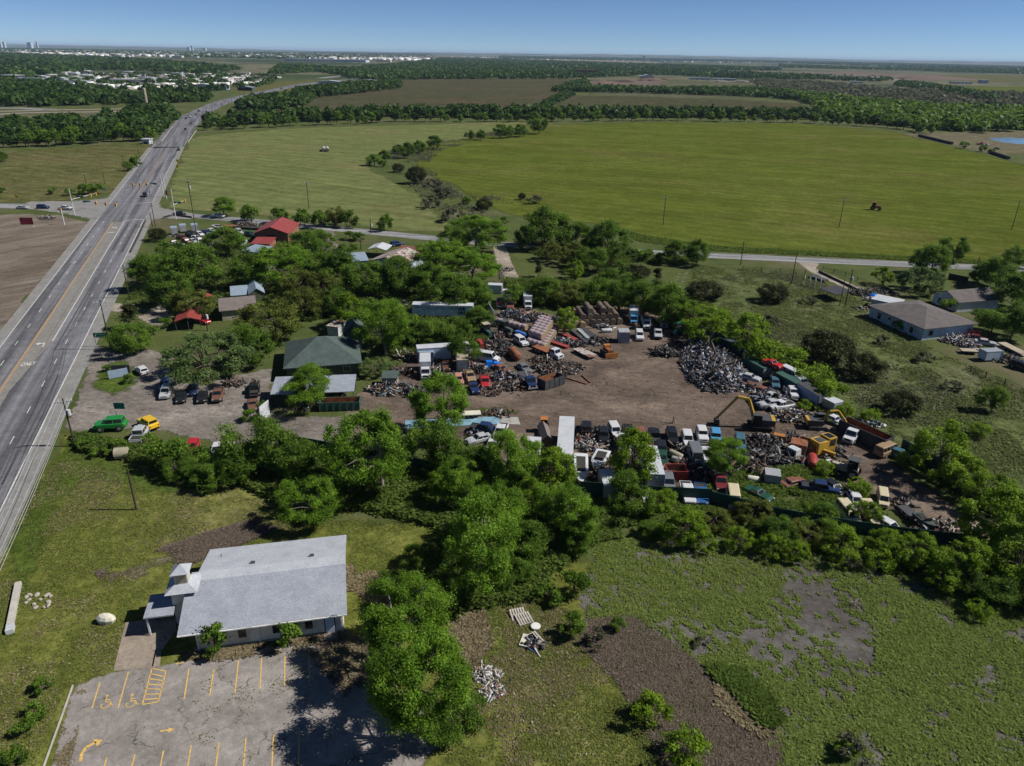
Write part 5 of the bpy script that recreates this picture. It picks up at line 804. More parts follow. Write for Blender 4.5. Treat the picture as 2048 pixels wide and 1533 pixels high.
def signpost(px, h, w, hh, mat, label, face=0, posts=1, text=None, tmat='white_trim', name='road_sign', diamond=False, cat='sign', postm='steel'):
    g = G(*px); o = thing(name, g, face, label, cat)
    for k in range(posts): x = 0 if posts == 1 else (-.45+.9*k/(posts-1))*w; MB().tube((x, .05, -.1), (x, .05, h), .06, n=6).build('post', postm, o)
    b_ = MB(); b_.box((0, -.04, h-hh/2), (w, .06, hh)); bo = b_.build('panel', mat, o)
    if diamond: bo.rotation_euler = (0, math.pi/4, 0); bo.location = (-.7*(h-hh/2), 0, .29*(h-hh/2)) if 0 else (0, 0, 0); bo.data.transform(Matrix.Translation((0, 0, h-hh/2)) @ Matrix.Rotation(math.pi/4, 4, 'Y') @ Matrix.Translation((0, 0, -(h-hh/2)))); bo.rotation_euler = (0, 0, 0)
    if text:
        for i, tx in enumerate(text): words_on(tx, (0, -.09, h-hh*(i+.5)/len(text)), 0, hh/len(text)*.72, (1, 1), tmat, 'lettering', None, parent=bo, rx=math.pi/2)
    return o
signpost((207, 694), 3.4, 3.3, 1.15, 'sign_green', 'green highway sign with white lettering beside the pole', .1, 2, ['- ----- ---', '------ --- -'])
signpost((56, 455), 3.6, 4.6, 2.6, 'sign_maroon', 'dark maroon board on white posts in the bare lot', .1, 5, postm='white_trim', name='billboard')
signpost((247, 850), 4.4, 1.9, 1.2, 'sign_green', 'blank green sign board on two posts behind the green jeep', 0, 2)
signpost((36, 402), 2.6, 1.3, 1.3, 'sign_yellow', 'yellow diamond warning sign beside the side road', 0, 1, diamond=True); signpost((356, 330), 3, 1.4, 1.4, 'sign_yellow', 'yellow diamond warning sign beside the highway, upper', 0, 1, diamond=True); signpost((356, 342), 3, 1.4, 1.4, 'sign_yellow', 'yellow diamond warning sign beside the highway, lower', 0, 1, diamond=True)
signpost((212, 388), 2.6, 1.6, 1.0, 'white_trim', 'small white sign at the hay field corner', 0, 1); signpost((234, 590), 1.6, .9, .8, 'white_trim', 'little white sign beside the highway verge', 0, 2)
signpost((336, 404), 5, .8, 2.2, 'red_paint', 'red feather banner beside the highway junction', 0, 1, name='banner', cat='banner')
# tilted sign on the island
o = thing('tilted_sign', G(238, 756), .5, 'fallen double sign board leaning on the grass island', 'sign'); MB().box((0, 0, 1.0), (3.6, .12, 1.7), .1).build('panel', 'panel_blue', o); MB().box((.6, .9, 1.5), (3.6, .12, 1.8), -.35).build('panel', 'panel_dark', o)
for x in (-1.5, 1.7): MB().tube((x, .3, -.1), (x, .3, 2.3), .08, n=6).build('post', 'steel_dark', o)
o = thing('gate_board', G(531, 838), 1.35, 'tall white gate board standing by the drive', 'gate'); MB().box((0, 0, 1.6), (3.2, .12, 3.0)).build('panel', 'wall_white', o); MB().box((0, .12, 1.5), (3.3, .1, .15)).build('frame', 'steel_dark', o)
# traffic signals
def signal(base, top, tips, label, sign=None):
    g = G(*base); h = min((abs(_py((g.x, g.y, k/5))-top[1]), k/5) for k in range(10, 90))[1]; o = thing('traffic_signal', g, 0, label, 'traffic signal'); MB().tube((0, 0, -.1), (0, 0, h), .2, .14, 8).build('mast', 'insulator', o)
    for (tx, ty, ha, heads) in tips:
        e = G(tx, ty, ha)-g; MB().tube((0, 0, ha-.3), e, .11, .07, 6).build('arm', 'insulator', o)
        for k in range(heads): q = Vector((0, 0, ha)).lerp(e, 1-k*.22); hd = MB().box(q+Vector((0, 0, -.25)), (.6, .5, 1.3)).build('signal_head', 'signal_yellow', o); MB().tube(q+Vector((0, -.3, -.25)), q+Vector((0, -.24, -.25)), .16, n=8).build('lens', 'dark_trim', hd)
        if sign: q = Vector((0, 0, ha)).lerp(e, .35); MB().box(q, (3, .1, .7)).build('street_sign', 'sign_green', o)
signal((149.7, 431), (138, 378), ((231, 409, 6, 3), (191, 387, 6.5, 2)), 'mast arm signal on the near left corner of the junction', True); signal((129, 450), (122, 420), ((121, 420, 5.5, 1),), 'short signal post in the bare lot corner'); signal((352, 439), (345, 378), ((369, 401, 6, 1),), 'mast arm signal beside the black pickup', True); signal((333, 397), (322, 347), ((266, 369, 6.5, 3),), 'long arm signal hanging over the highway', True); signal((328, 394), (321, 350), ((321, 352, 6.8, 0),), 'thin grey lamp mast by the red banner')
# fences
def fence(pts, h, mat, label, step=2.6, name='fence', posts=True, rail=False, z0=0):
    w = GV(pts); o = thing(name, w[0], 0, label, 'fence'); o0 = w[0]; m = MB(); pm_ = []
    for i in range(len(w)-1):
        a, c = w[i]-o0, w[i+1]-o0; L = (c-a).length; an = math.atan2((c-a).y, (c-a).x)
        if rail:
            for zz in (.45, .8, 1.15): m.box((a+c)/2+Vector((0, 0, zz)), (L, .05, .06), an)
        else: m.box((a+c)/2+Vector((0, 0, h/2+z0)), (L, .08, h), an)
        n = max(1, int(L/step)); pm_ += [a.lerp(c, k/n) for k in range(n)]
    m.build('panel' if not rail else 'rail', mat, o)
    for p in pm_[:100]: MB().box(p+Vector((0, 0, (h+.1)/2)), (.12, .16, h+.12)).build('post', 'steel_dark' if not rail else 'pole_wood', o)
fence([(598, 898), (672, 912), (760, 930), (900, 955), (1000, 968), (1090, 978)], 2.4, 'fence_green', 'dark green metal fence behind the grove of tall trees', 5); fence([(1158, 994), (1240, 1000), (1420, 1010)], 2.8, 'fence_green', 'dark green metal fence behind the boats', 4); fence([(1420, 1012), (1560, 1048), (1700, 1072), (1800, 1086), (1965, 1104)], 2.6, 'fence_green', 'dark green metal fence along the lower end of the yard', 4)
fence([(1330, 640), (1400, 680), (1450, 703)], 2.6, 'fence_green', 'dark green metal fence behind the green tractor', 4); fence([(1800, 905), (1900, 960), (2010, 1030)], 2.6, 'fence_green', 'dark green metal fence beside the far dirt road', 4); fence([(963, 600), (975, 620), (987, 640)], 2.4, 'wall_blue', 'pale sheet metal fence beside the lettered trailer', 3)
fence([(1896, 558), (1935, 566), (1930, 545)][:2], 1.8, 'wood_dark', 'brown board fence behind the shaded house', 3); fence([(1485, 540), (1560, 545), (1610, 548), (1640, 558)], 1.2, 'pole_wood', 'wire fence with wooden posts along the pasture top', 4, rail=True); fence([(1645, 540), (1690, 552), (1740, 572), (1780, 580)], 1.2, 'pole_wood', 'wire fence with wooden posts beside the lane', 4, rail=True); fence([(1940, 745), (1970, 757), (2008, 770), (2060, 790)], 1.3, 'pole_wood', 'dark rail fence below the parked junk trailers', 5, rail=True)
fence([(292, 443), (280, 470), (262, 506)], .8, 'steel_dark', 'steel guard rail curving along the highway', 2, 'guard_rail'); fence([(327, 437), (350, 432), (384, 437)], .8, 'steel_dark', 'steel guard rail at the country road corner', 2, 'guard_rail'); fence([(1637, 545), (1700, 575), (1745, 598)], .7, 'wood_dark', 'low dark rail beside the gravel lane', 3)
for px in ([(345.7, 254), (323, 284)], [(376, 286), (393, 262)]): fence(px, .8, 'concrete_pale', 'pale concrete bridge parapet on the %s of the highway' % ('left side' if px[0][0] == 345.7 else 'right side'), 4, 'parapet')
# culvert head, slab, stones, pallets
o = thing('culvert_headwall', G(27, 1232), 0, 'long pale concrete culvert headwall in the verge ditch', 'headwall'); a, c = G(38, 1170)-o.location, G(20, 1262)-o.location; an = math.atan2((c-a).y, (c-a).x)
MB().box((a+c)/2+Vector((0, 0, .25)), ((c-a).length, .7, .5), an).build('wall', 'concrete_pale', o); MB().box(c+Vector((.1, 0, .3)), (1.2, .8, .62), an).build('end_block', 'wall_white', o)
rg = random.Random(4)
for k in range(16): q = G(60+rg.uniform(-10, 42), 1200+rg.uniform(-12, 18)); m = MB().lathe([(0, .1), (.1, .3), (.25, .22), (.3, .05)], (0, 0, -.02), (0, 0, 1), 6); ob = m.build('rock', 'rock'); ob.location = q; ob.scale = (rg.uniform(.6, 1.6), rg.uniform(.5, 1.2), rg.uniform(.6, 1.2)); ob.rotation_euler = (0, 0, rg.uniform(0, 6)); tag(ob, 'pale broken rock in the ditch by the headwall', 'rock', 'rocks in the ditch')
o = MB().lathe([(0, 1.0), (.7, 1.15), (1.1, .8), (1.3, .3)], (0, 0, -.05), (.15, 0, 1), 9).build('boulder', 'wall_cream'); o.location = G(212, 1244); o.scale = (1, .6, .9); tag(o, 'large pale boulder on the grass left of the church drive', 'boulder')
tag(MB().prism([(p.x, p.y) for p in GV([(810, 842), (1000, 834), (1000, 849), (810, 858)])], 0, .12).build('slab', 'slab_blue'), 'long blue painted concrete slab beside the yard', kind='structure'); tag(MB().prism([(p.x, p.y) for p in GV([(1000.3, 834), (1036, 836), (1041, 851), (1000.3, 849)])], 0, .12).build('slab', 'slab_grey'), 'bare grey end of the painted slab', kind='structure')
def pallet(px, rz, label, tilt=.1, mat='wood_pale'):
    o = thing('pallet', G(*px)+Vector((0, 0, .02)), rz, label, 'pallet'); o.rotation_euler = (tilt, 0, rz); d = MB(); [d.box((-.8+.32*k, 0, .22), (.2, 1.8, .04)) for k in range(6)]; d.build('deck', mat, o); r_ = MB(); [r_.box((0, y, .1), (1.8, .12, .18)) for y in (-.8, 0, .8)]; r_.build('bearer', mat, o)
pallet((1048, 1240), .4, 'grey slatted pallet lying in the grass, upper one', mat='concrete_block'); pallet((1036, 1232), .3, 'tilted pallet behind the upper one', .3, 'concrete_block'); pallet((1066, 1281), .6, 'grey slatted pallet beside the white mattress', .05, 'concrete_block')
o = thing('mattress', G(1050, 1284), 1.3, 'dirty white mattress lying beside a pallet', 'mattress'); MB().box((0, 0, .15), (1.9, .95, .25)).build('pad', 'wall_cream', o); o = MB().lathe([(0, .1), (.1, .55), (.3, .6), (.34, .5)], (0, 0, 0), (0, 0, 1), 12).build('tub', 'white_trim'); o.location = G(1071, 1256); tag(o, 'round white plastic tub in the grass by the pallets', 'tub')
# ================================================================== vehicles
b = NB('car_paint'); oi = b.n('ShaderNodeObjectInfo'); n1 = b.noise(1.6, 6, .7, b.obj(), .5)
al = oi.outputs['Alpha'] if 'Alpha' in oi.outputs else None                     # object colour's alpha = how rusty
k = b.math('SUBTRACT', b.math('ADD', n1, al), 1.0) if al else b.math('SUBTRACT', n1, .8)
rust = b.ramp(b.noise(5, 5, .7, b.obj()), [(.3, (.05, .022, .014)), (.7, (.16, .06, .03))])
c = b.mix(b.math('MINIMUM', b.math('MAXIMUM', b.math('MULTIPLY', k, 9), 0), 1), oi.outputs['Color'], rust)
c = b.mix(.35, c, b.ramp(b.noise(3, 5, .7, b.obj()), [(.3, .3), (.7, .7)]), 'SOFT_LIGHT')
b.end(b.bsdf(c, b.math('ADD', b.math('MULTIPLY', al, .4), .22) if al else .5, 0, .5))
b = NB('car_glass'); b.end(b.bsdf((.01, .013, .017), .08, 0, .7)); b = NB('lamp_glass'); b.end(b.bsdf((.6, .6, .58), .15, 0, .5)); b = NB('tail_glass'); b.end(b.bsdf((.3, .01, .01), .25, 0, .5))
flat('rim_steel', (.35, .35, .36), .4, .4); flat('bed_liner', (.035, .033, .03), .9, 0, .4, 3)
def loft(st, cap=True):                     # stations (x, z0, z1, halfwidth)
    m = MB(); vs = []
    for x, z0, z1, w in st:
        h = z1-z0; r = [(-w*.93, z0), (-w, z0+.25*h), (-w*.99, z1-.14*h), (-w*.9, z1), (w*.9, z1), (w*.99, z1-.14*h), (w, z0+.25*h), (w*.93, z0)]
        vs += [(x, y, zz) for y, zz in r]
    fs = []
    for i in range(len(st)-1):
        for j in range(8): fs.append((i*8+j, i*8+(j+1) % 8, (i+1)*8+(j+1) % 8, (i+1)*8+j))
    n = len(st)-1; fs += [tuple(range(8))[::-1], tuple(n*8+j for j in range(8))]
    return m.add(vs, fs)
def pane(q, a, c, off):                      # glass set in the face q (4 pts), inset a/c, proud by off
    q = [Vector(p) for p in q]; n = (q[1]-q[0]).cross(q[3]-q[0]).normalized(); L = lambda s, t: q[0].lerp(q[1], s).lerp(q[3].lerp(q[2], s), t)
    return [L(a, c)+n*off, L(1-a, c)+n*off, L(1-a, 1-c)+n*off, L(a, 1-c)+n*off]
def vehicle(name, L, W, ride, deck, hood, belt, roof, cb, ct, label='', bed=None, win=2, wheel=.34, tail=None, nose=.12, box=None, wheels=True, glass=True, openhood=False):
    """cb/ct cabin bottom and top x-range; bed x-range of an open cargo bed; +x is the front"""
    o = thing(name, (0, 0, 0), 0, label, name); h = L/2; w = W/2
    st = [(-h, ride+.12, deck-.12, w*.88), (-h+.15, ride, deck, w*.97), (cb[0], ride, (deck+belt)/2 if not bed else deck, w), (cb[1], ride, belt, w), (h-.5, ride, hood, w*.96), (h-.12, ride+.05, hood-nose, w*.9), (h, ride+.15, hood-nose-.15, w*.8)]
    body = loft(st)
    wb, wt = w*.9, w*.76
    c8 = [(cb[0], -wb, belt-.03), (cb[1], -wb, belt-.03), (cb[1], wb, belt-.03), (cb[0], wb, belt-.03), (ct[0], -wt, roof-.06), (ct[1], -wt, roof-.06), (ct[1], wt, roof-.06), (ct[0], wt, roof-.06)]
    body.add(c8, [(0, 1, 5, 4), (1, 2, 6, 5), (2, 3, 7, 6), (3, 0, 4, 7)])
    for sx in (-1, 1):                        # fender flares
        for sy in (-1, 1): body.lathe([(0, wheel+.09), (.06, wheel+.1)], (sx*L*.3, sy*(w-.05), wheel), (0, sy, 0), 12)
    bd = body.build('body', 'car_paint', o)
    MB().add([(ct[0]-.05, -wt-.04, roof-.06), (ct[1]+.05, -wt-.04, roof-.06), (ct[1]+.05, wt+.04, roof-.06), (ct[0]-.05, wt+.04, roof-.06), (ct[0]+.08, -wt*.85, roof), (ct[1]-.1, -wt*.85, roof), (ct[1]-.1, wt*.85, roof), (ct[0]+.08, wt*.85, roof)], [(3, 2, 1, 0), (4, 5, 6, 7), (0, 1, 5, 4), (1, 2, 6, 5), (2, 3, 7, 6), (3, 0, 4, 7)]).build('roof', 'car_paint', o)
    if glass:
        P8 = c8
        MB().add(pane([P8[1], P8[2], P8[6], P8[5]], .06, .1, .015), [(0, 1, 2, 3)]).build('windscreen', 'car_glass', o); MB().add(pane([P8[3], P8[0], P8[4], P8[7]], .08, .14, .015), [(0, 1, 2, 3)]).build('rear_window', 'car_glass', o)
        for q in ([P8[0], P8[1], P8[5], P8[4]], [P8[2], P8[3], P8[7], P8[6]]):
            q = [Vector(p) for p in q]; m = MB()
            for i in range(win): s0, s1 = i/win, (i+1)/win; m.add(pane([q[0].lerp(q[1], s0), q[0].lerp(q[1], s1), q[3].lerp(q[2], s1), q[3].lerp(q[2], s0)], .06, .14, .015), [(0, 1, 2, 3)])
            m.build('side_window', 'car_glass', o)
    if wheels:
        for sx in (-1, 1):
            for sy in (-1, 1):
                t = MB().lathe([(0, wheel*.8), (.03, wheel), (.19, wheel), (.22, wheel*.8)], (sx*L*.3, sy*(w-.16), wheel), (0, sy, 0), 14).build('wheel', 'rubber', o); MB().lathe([(0, wheel*.58), (.02, wheel*.5)], (sx*L*.3, sy*(w+.055), wheel), (0, sy, 0), 10).build('rim', 'rim_steel', t)
    for sx in (-1, 1): MB().box((sx*(h+.02), 0, ride+.22), (.14, W*.9, .2)).build('bumper', 'steel_dark' if bed else 'car_paint', o)
    for sy in (-1, 1):
        MB().box((h-.07, sy*w*.68, hood-nose-.12), (.12, .3, .16)).build('headlight', 'lamp_glass', o); MB().box((-h+.03, sy*w*.74, deck-.28), (.1, .2, .24)).build('tail_light', 'tail_glass', o)
    MB().box((h-.02, 0, hood-nose-.2), (.08, W*.5, .2)).build('grille', 'black_plastic', o)
    if bed: MB().add([(bed[0], -w*.8, deck+.004), (bed[1], -w*.8, deck+.004), (bed[1], w*.8, deck+.004), (bed[0], w*.8, deck+.004)], [(0, 1, 2, 3)]).build('cargo_bed', 'bed_liner', o); m = MB(); [m.box(((bed[0]+bed[1])/2, s*w*.87, deck+.05), (bed[1]-bed[0], .09, .12)) for s in (-1, 1)]; m.box((bed[0]-.02, 0, deck+.05), (.09, W*.84, .12)); m.build('bed_rail', 'car_paint', o)
    return o
def fixbed(o, bed, w, deck): pass
PV = {}
def pvehicle(key, *a, **k): PV[key] = vehicle(*a, **k)
pvehicle('sedan', 'sedan', 4.7, 1.8, .24, .95, .9, .93, 1.43, (-1.75, .95), (-1.15, .25))
pvehicle('hatch', 'hatchback', 4.1, 1.75, .24, .98, .9, .96, 1.5, (-1.95, .9), (-1.6, .25))
pvehicle('coupe', 'car', 4.6, 1.85, .26, .9, .92, .92, 1.35, (-1.3, .6), (-.8, .1), win=1)
pvehicle('suv', 'car', 4.8, 1.92, .32, 1.08, 1.05, 1.08, 1.8, (-2.3, .95), (-2.1, .4), win=3, wheel=.38)
pvehicle('jeep', 'off-roader', 4.4, 1.9, .5, 1.25, 1.22, 1.3, 1.98, (-1.9, .7), (-1.85, .45), win=2, wheel=.46, nose=.05)
pvehicle('pickup', 'pickup', 5.6, 1.95, .42, 1.02, 1.12, 1.16, 1.82, (-.55, 1.25), (-.45, .7), bed=(-2.68, -.7), wheel=.4)
pvehicle('crew', 'pickup', 5.8, 1.98, .45, 1.06, 1.14, 1.2, 1.9, (-1.15, 1.2), (-1.0, .65), bed=(-2.8, -1.3), wheel=.4)
pvehicle('van', 'van', 5.2, 2.0, .34, 1.2, 1.12, 1.2, 2.1, (-2.5, 1.75), (-2.45, 1.1), win=4, wheel=.36)
pvehicle('shell', 'wrecked car', 4.5, 1.8, .05, .75, .72, .75, 1.2, (-1.6, .9), (-1.1, .3), wheels=False)
pvehicle('classic', 'car', 4.5, 1.75, .28, .85, .95, .98, 1.5, (-1.5, .5), (-1.0, .15), wheel=.36, nose=.05, win=2)
pvehicle('minibus', 'minibus', 5.6, 2.05, .4, 1.2, 1.15, 1.25, 2.3, (-2.7, 1.9), (-2.6, 1.3), win=5, wheel=.38)
# truck prototypes with boxes or decks
def truck(key, L, cab, kind, cabcol=None, boxmat='panel_white'):
    o = thing('truck', (0, 0, 0), 0, '', 'truck'); h = L/2; PV[key] = o
    st = [(h-cab, .5, 1.45, 1.02), (h-cab+.9, .5, 1.45, 1.02), (h-.9, .5, 1.35, .98), (h-.1, .55, 1.2, .92), (h, .6, 1.05, .85)]; m = loft(st); x0 = h-cab; x1 = h-cab+1.6
    c8 = [(x0, -.98, 1.4), (x1, -.98, 1.4), (x1, .98, 1.4), (x0, .98, 1.4), (x0, -.85, 2.25), (x1-.35, -.85, 2.25), (x1-.35, .85, 2.25), (x0, .85, 2.25)]; m.add(c8, [(0, 1, 5, 4), (1, 2, 6, 5), (2, 3, 7, 6), (3, 0, 4, 7), (4, 5, 6, 7)])
    m.build('cab', 'car_paint', o); MB().add(pane([c8[1], c8[2], c8[6], c8[5]], .06, .1, .02), [(0, 1, 2, 3)]).build('windscreen', 'car_glass', o)
    for q in ([c8[0], c8[1], c8[5], c8[4]], [c8[2], c8[3], c8[7], c8[6]]): MB().add(pane(q, .12, .15, .02), [(0, 1, 2, 3)]).build('side_window', 'car_glass', o)
    MB().box((-.2, 0, .62), (L-cab*.6, .9, .22)).build('chassis', 'steel_dark', o); MB().box((h, 0, .6), (.16, 2.0, .28)).build('bumper', 'steel', o); MB().box((h-.02, 0, 1.0), (.06, 1.0, .35)).build('grille', 'black_plastic', o)
    for s in (-1, 1): MB().box((h-.03, s*.72, .98), (.08, .25, .2)).build('headlight', 'lamp_glass', o)
    for x in (h-1.0, -h+1.3)+((-h+2.4,) if L > 7.6 else ()):
        for s in (-1, 1): t = MB().lathe([(0, .38), (.04, .48), (.26, .48), (.3, .38)], (x, s*.75, .48), (0, s, 0), 12).build('wheel', 'rubber', o); MB().lathe([(0, .28), (.02, .2)], (x, s*1.06, .48), (0, s, 0), 8).build('rim', 'rim_steel', t)
    xb = h-cab-.15; Lb = xb+h
    if kind == 'box': bm = MB().box((xb-Lb/2, 0, 2.05), (Lb, 2.3, 2.5)).build('cargo_box', boxmat, o); MB().box((-h-.02, 0, 2.0), (.05, 2.0, 2.2)).build('door', 'steel', bm)
    if kind == 'flat': MB().box((xb-Lb/2, 0, 1.05), (Lb, 2.4, .2)).build('deck', boxmat, o); MB().box((xb-.05, 0, 1.6), (.12, 2.2, 1.0)).build('headboard', 'steel_dark', o)
    if kind == 'service': MB().box((xb-Lb/2, 0, 1.3), (Lb, 2.3, .9)).build('service_body', boxmat, o); MB().box((xb-Lb/2, 0, 1.9), (Lb*.8, 1.6, .3)).build('rack', 'steel_dark', o)
    if kind == 'tow': MB().box((xb-Lb/2, 0, 1.0), (Lb, 2.3, .16)).build('deck', 'steel_dark', o); MB().tube((xb-.3, 0, 1.1), (xb-2.6, 0, 2.2), .1).build('boom', 'steel', o)
    return o
truck('boxtruck', 7.4, 2.2, 'box'); truck('flattruck', 8.4, 2.6, 'flat', boxmat='panel_rust'); truck('service', 6.4, 2.5, 'service', boxmat='wall_white'); truck('tow', 7.8, 2.7, 'tow'); truck('camper', 6.8, 2.3, 'box', boxmat='wall_white'); truck('bobtail', 5.4, 2.8, 'none')
COL = dict(white=(.5, .51, .53), silver=(.36, .38, .4), gray=(.13, .14, .15), black=(.014, .015, .017), navy=(.015, .03, .09), blue=(.03, .1, .28), sky=(.07, .24, .45), red=(.38, .018, .022), maroon=(.13, .02, .025), green=(.015, .19, .035), dkgreen=(.015, .06, .035), tan=(.28, .19, .11), orange=(.5, .16, .04), yellow=(.6, .38, .02), brown=(.14, .07, .045), rust=(.2, .08, .05), pink=(.45, .2, .16), teal=(.05, .12, .16), cream=(.5, .44, .3), purple=(.1, .03, .3))
USED = set()
def ray_pt(x, y, z): return G(x, y, z)
def V(kind, x, y, dx, dy, col, label, rust=0.0, group=None, z=0.0, s=1.0, roll=0, zc=.8, name=None):
    """vehicle centre seen at (x,y), nose pointing to (x+dx,y+dy) in the photograph"""
    g = G(x, y, zc+z); f = G(x+dx, y+dy, zc+z); rz = math.atan2(f.y-g.y, f.x-g.x); p = PV[kind]; c = COL[col]
    r = dup(p, (g.x, g.y, z+.035), rz, label, group, (*c, rust), (s, s, s))
    r['label'] = label; r.rotation_euler = (roll, 0, rz)
    if name: r.name = name
    return r
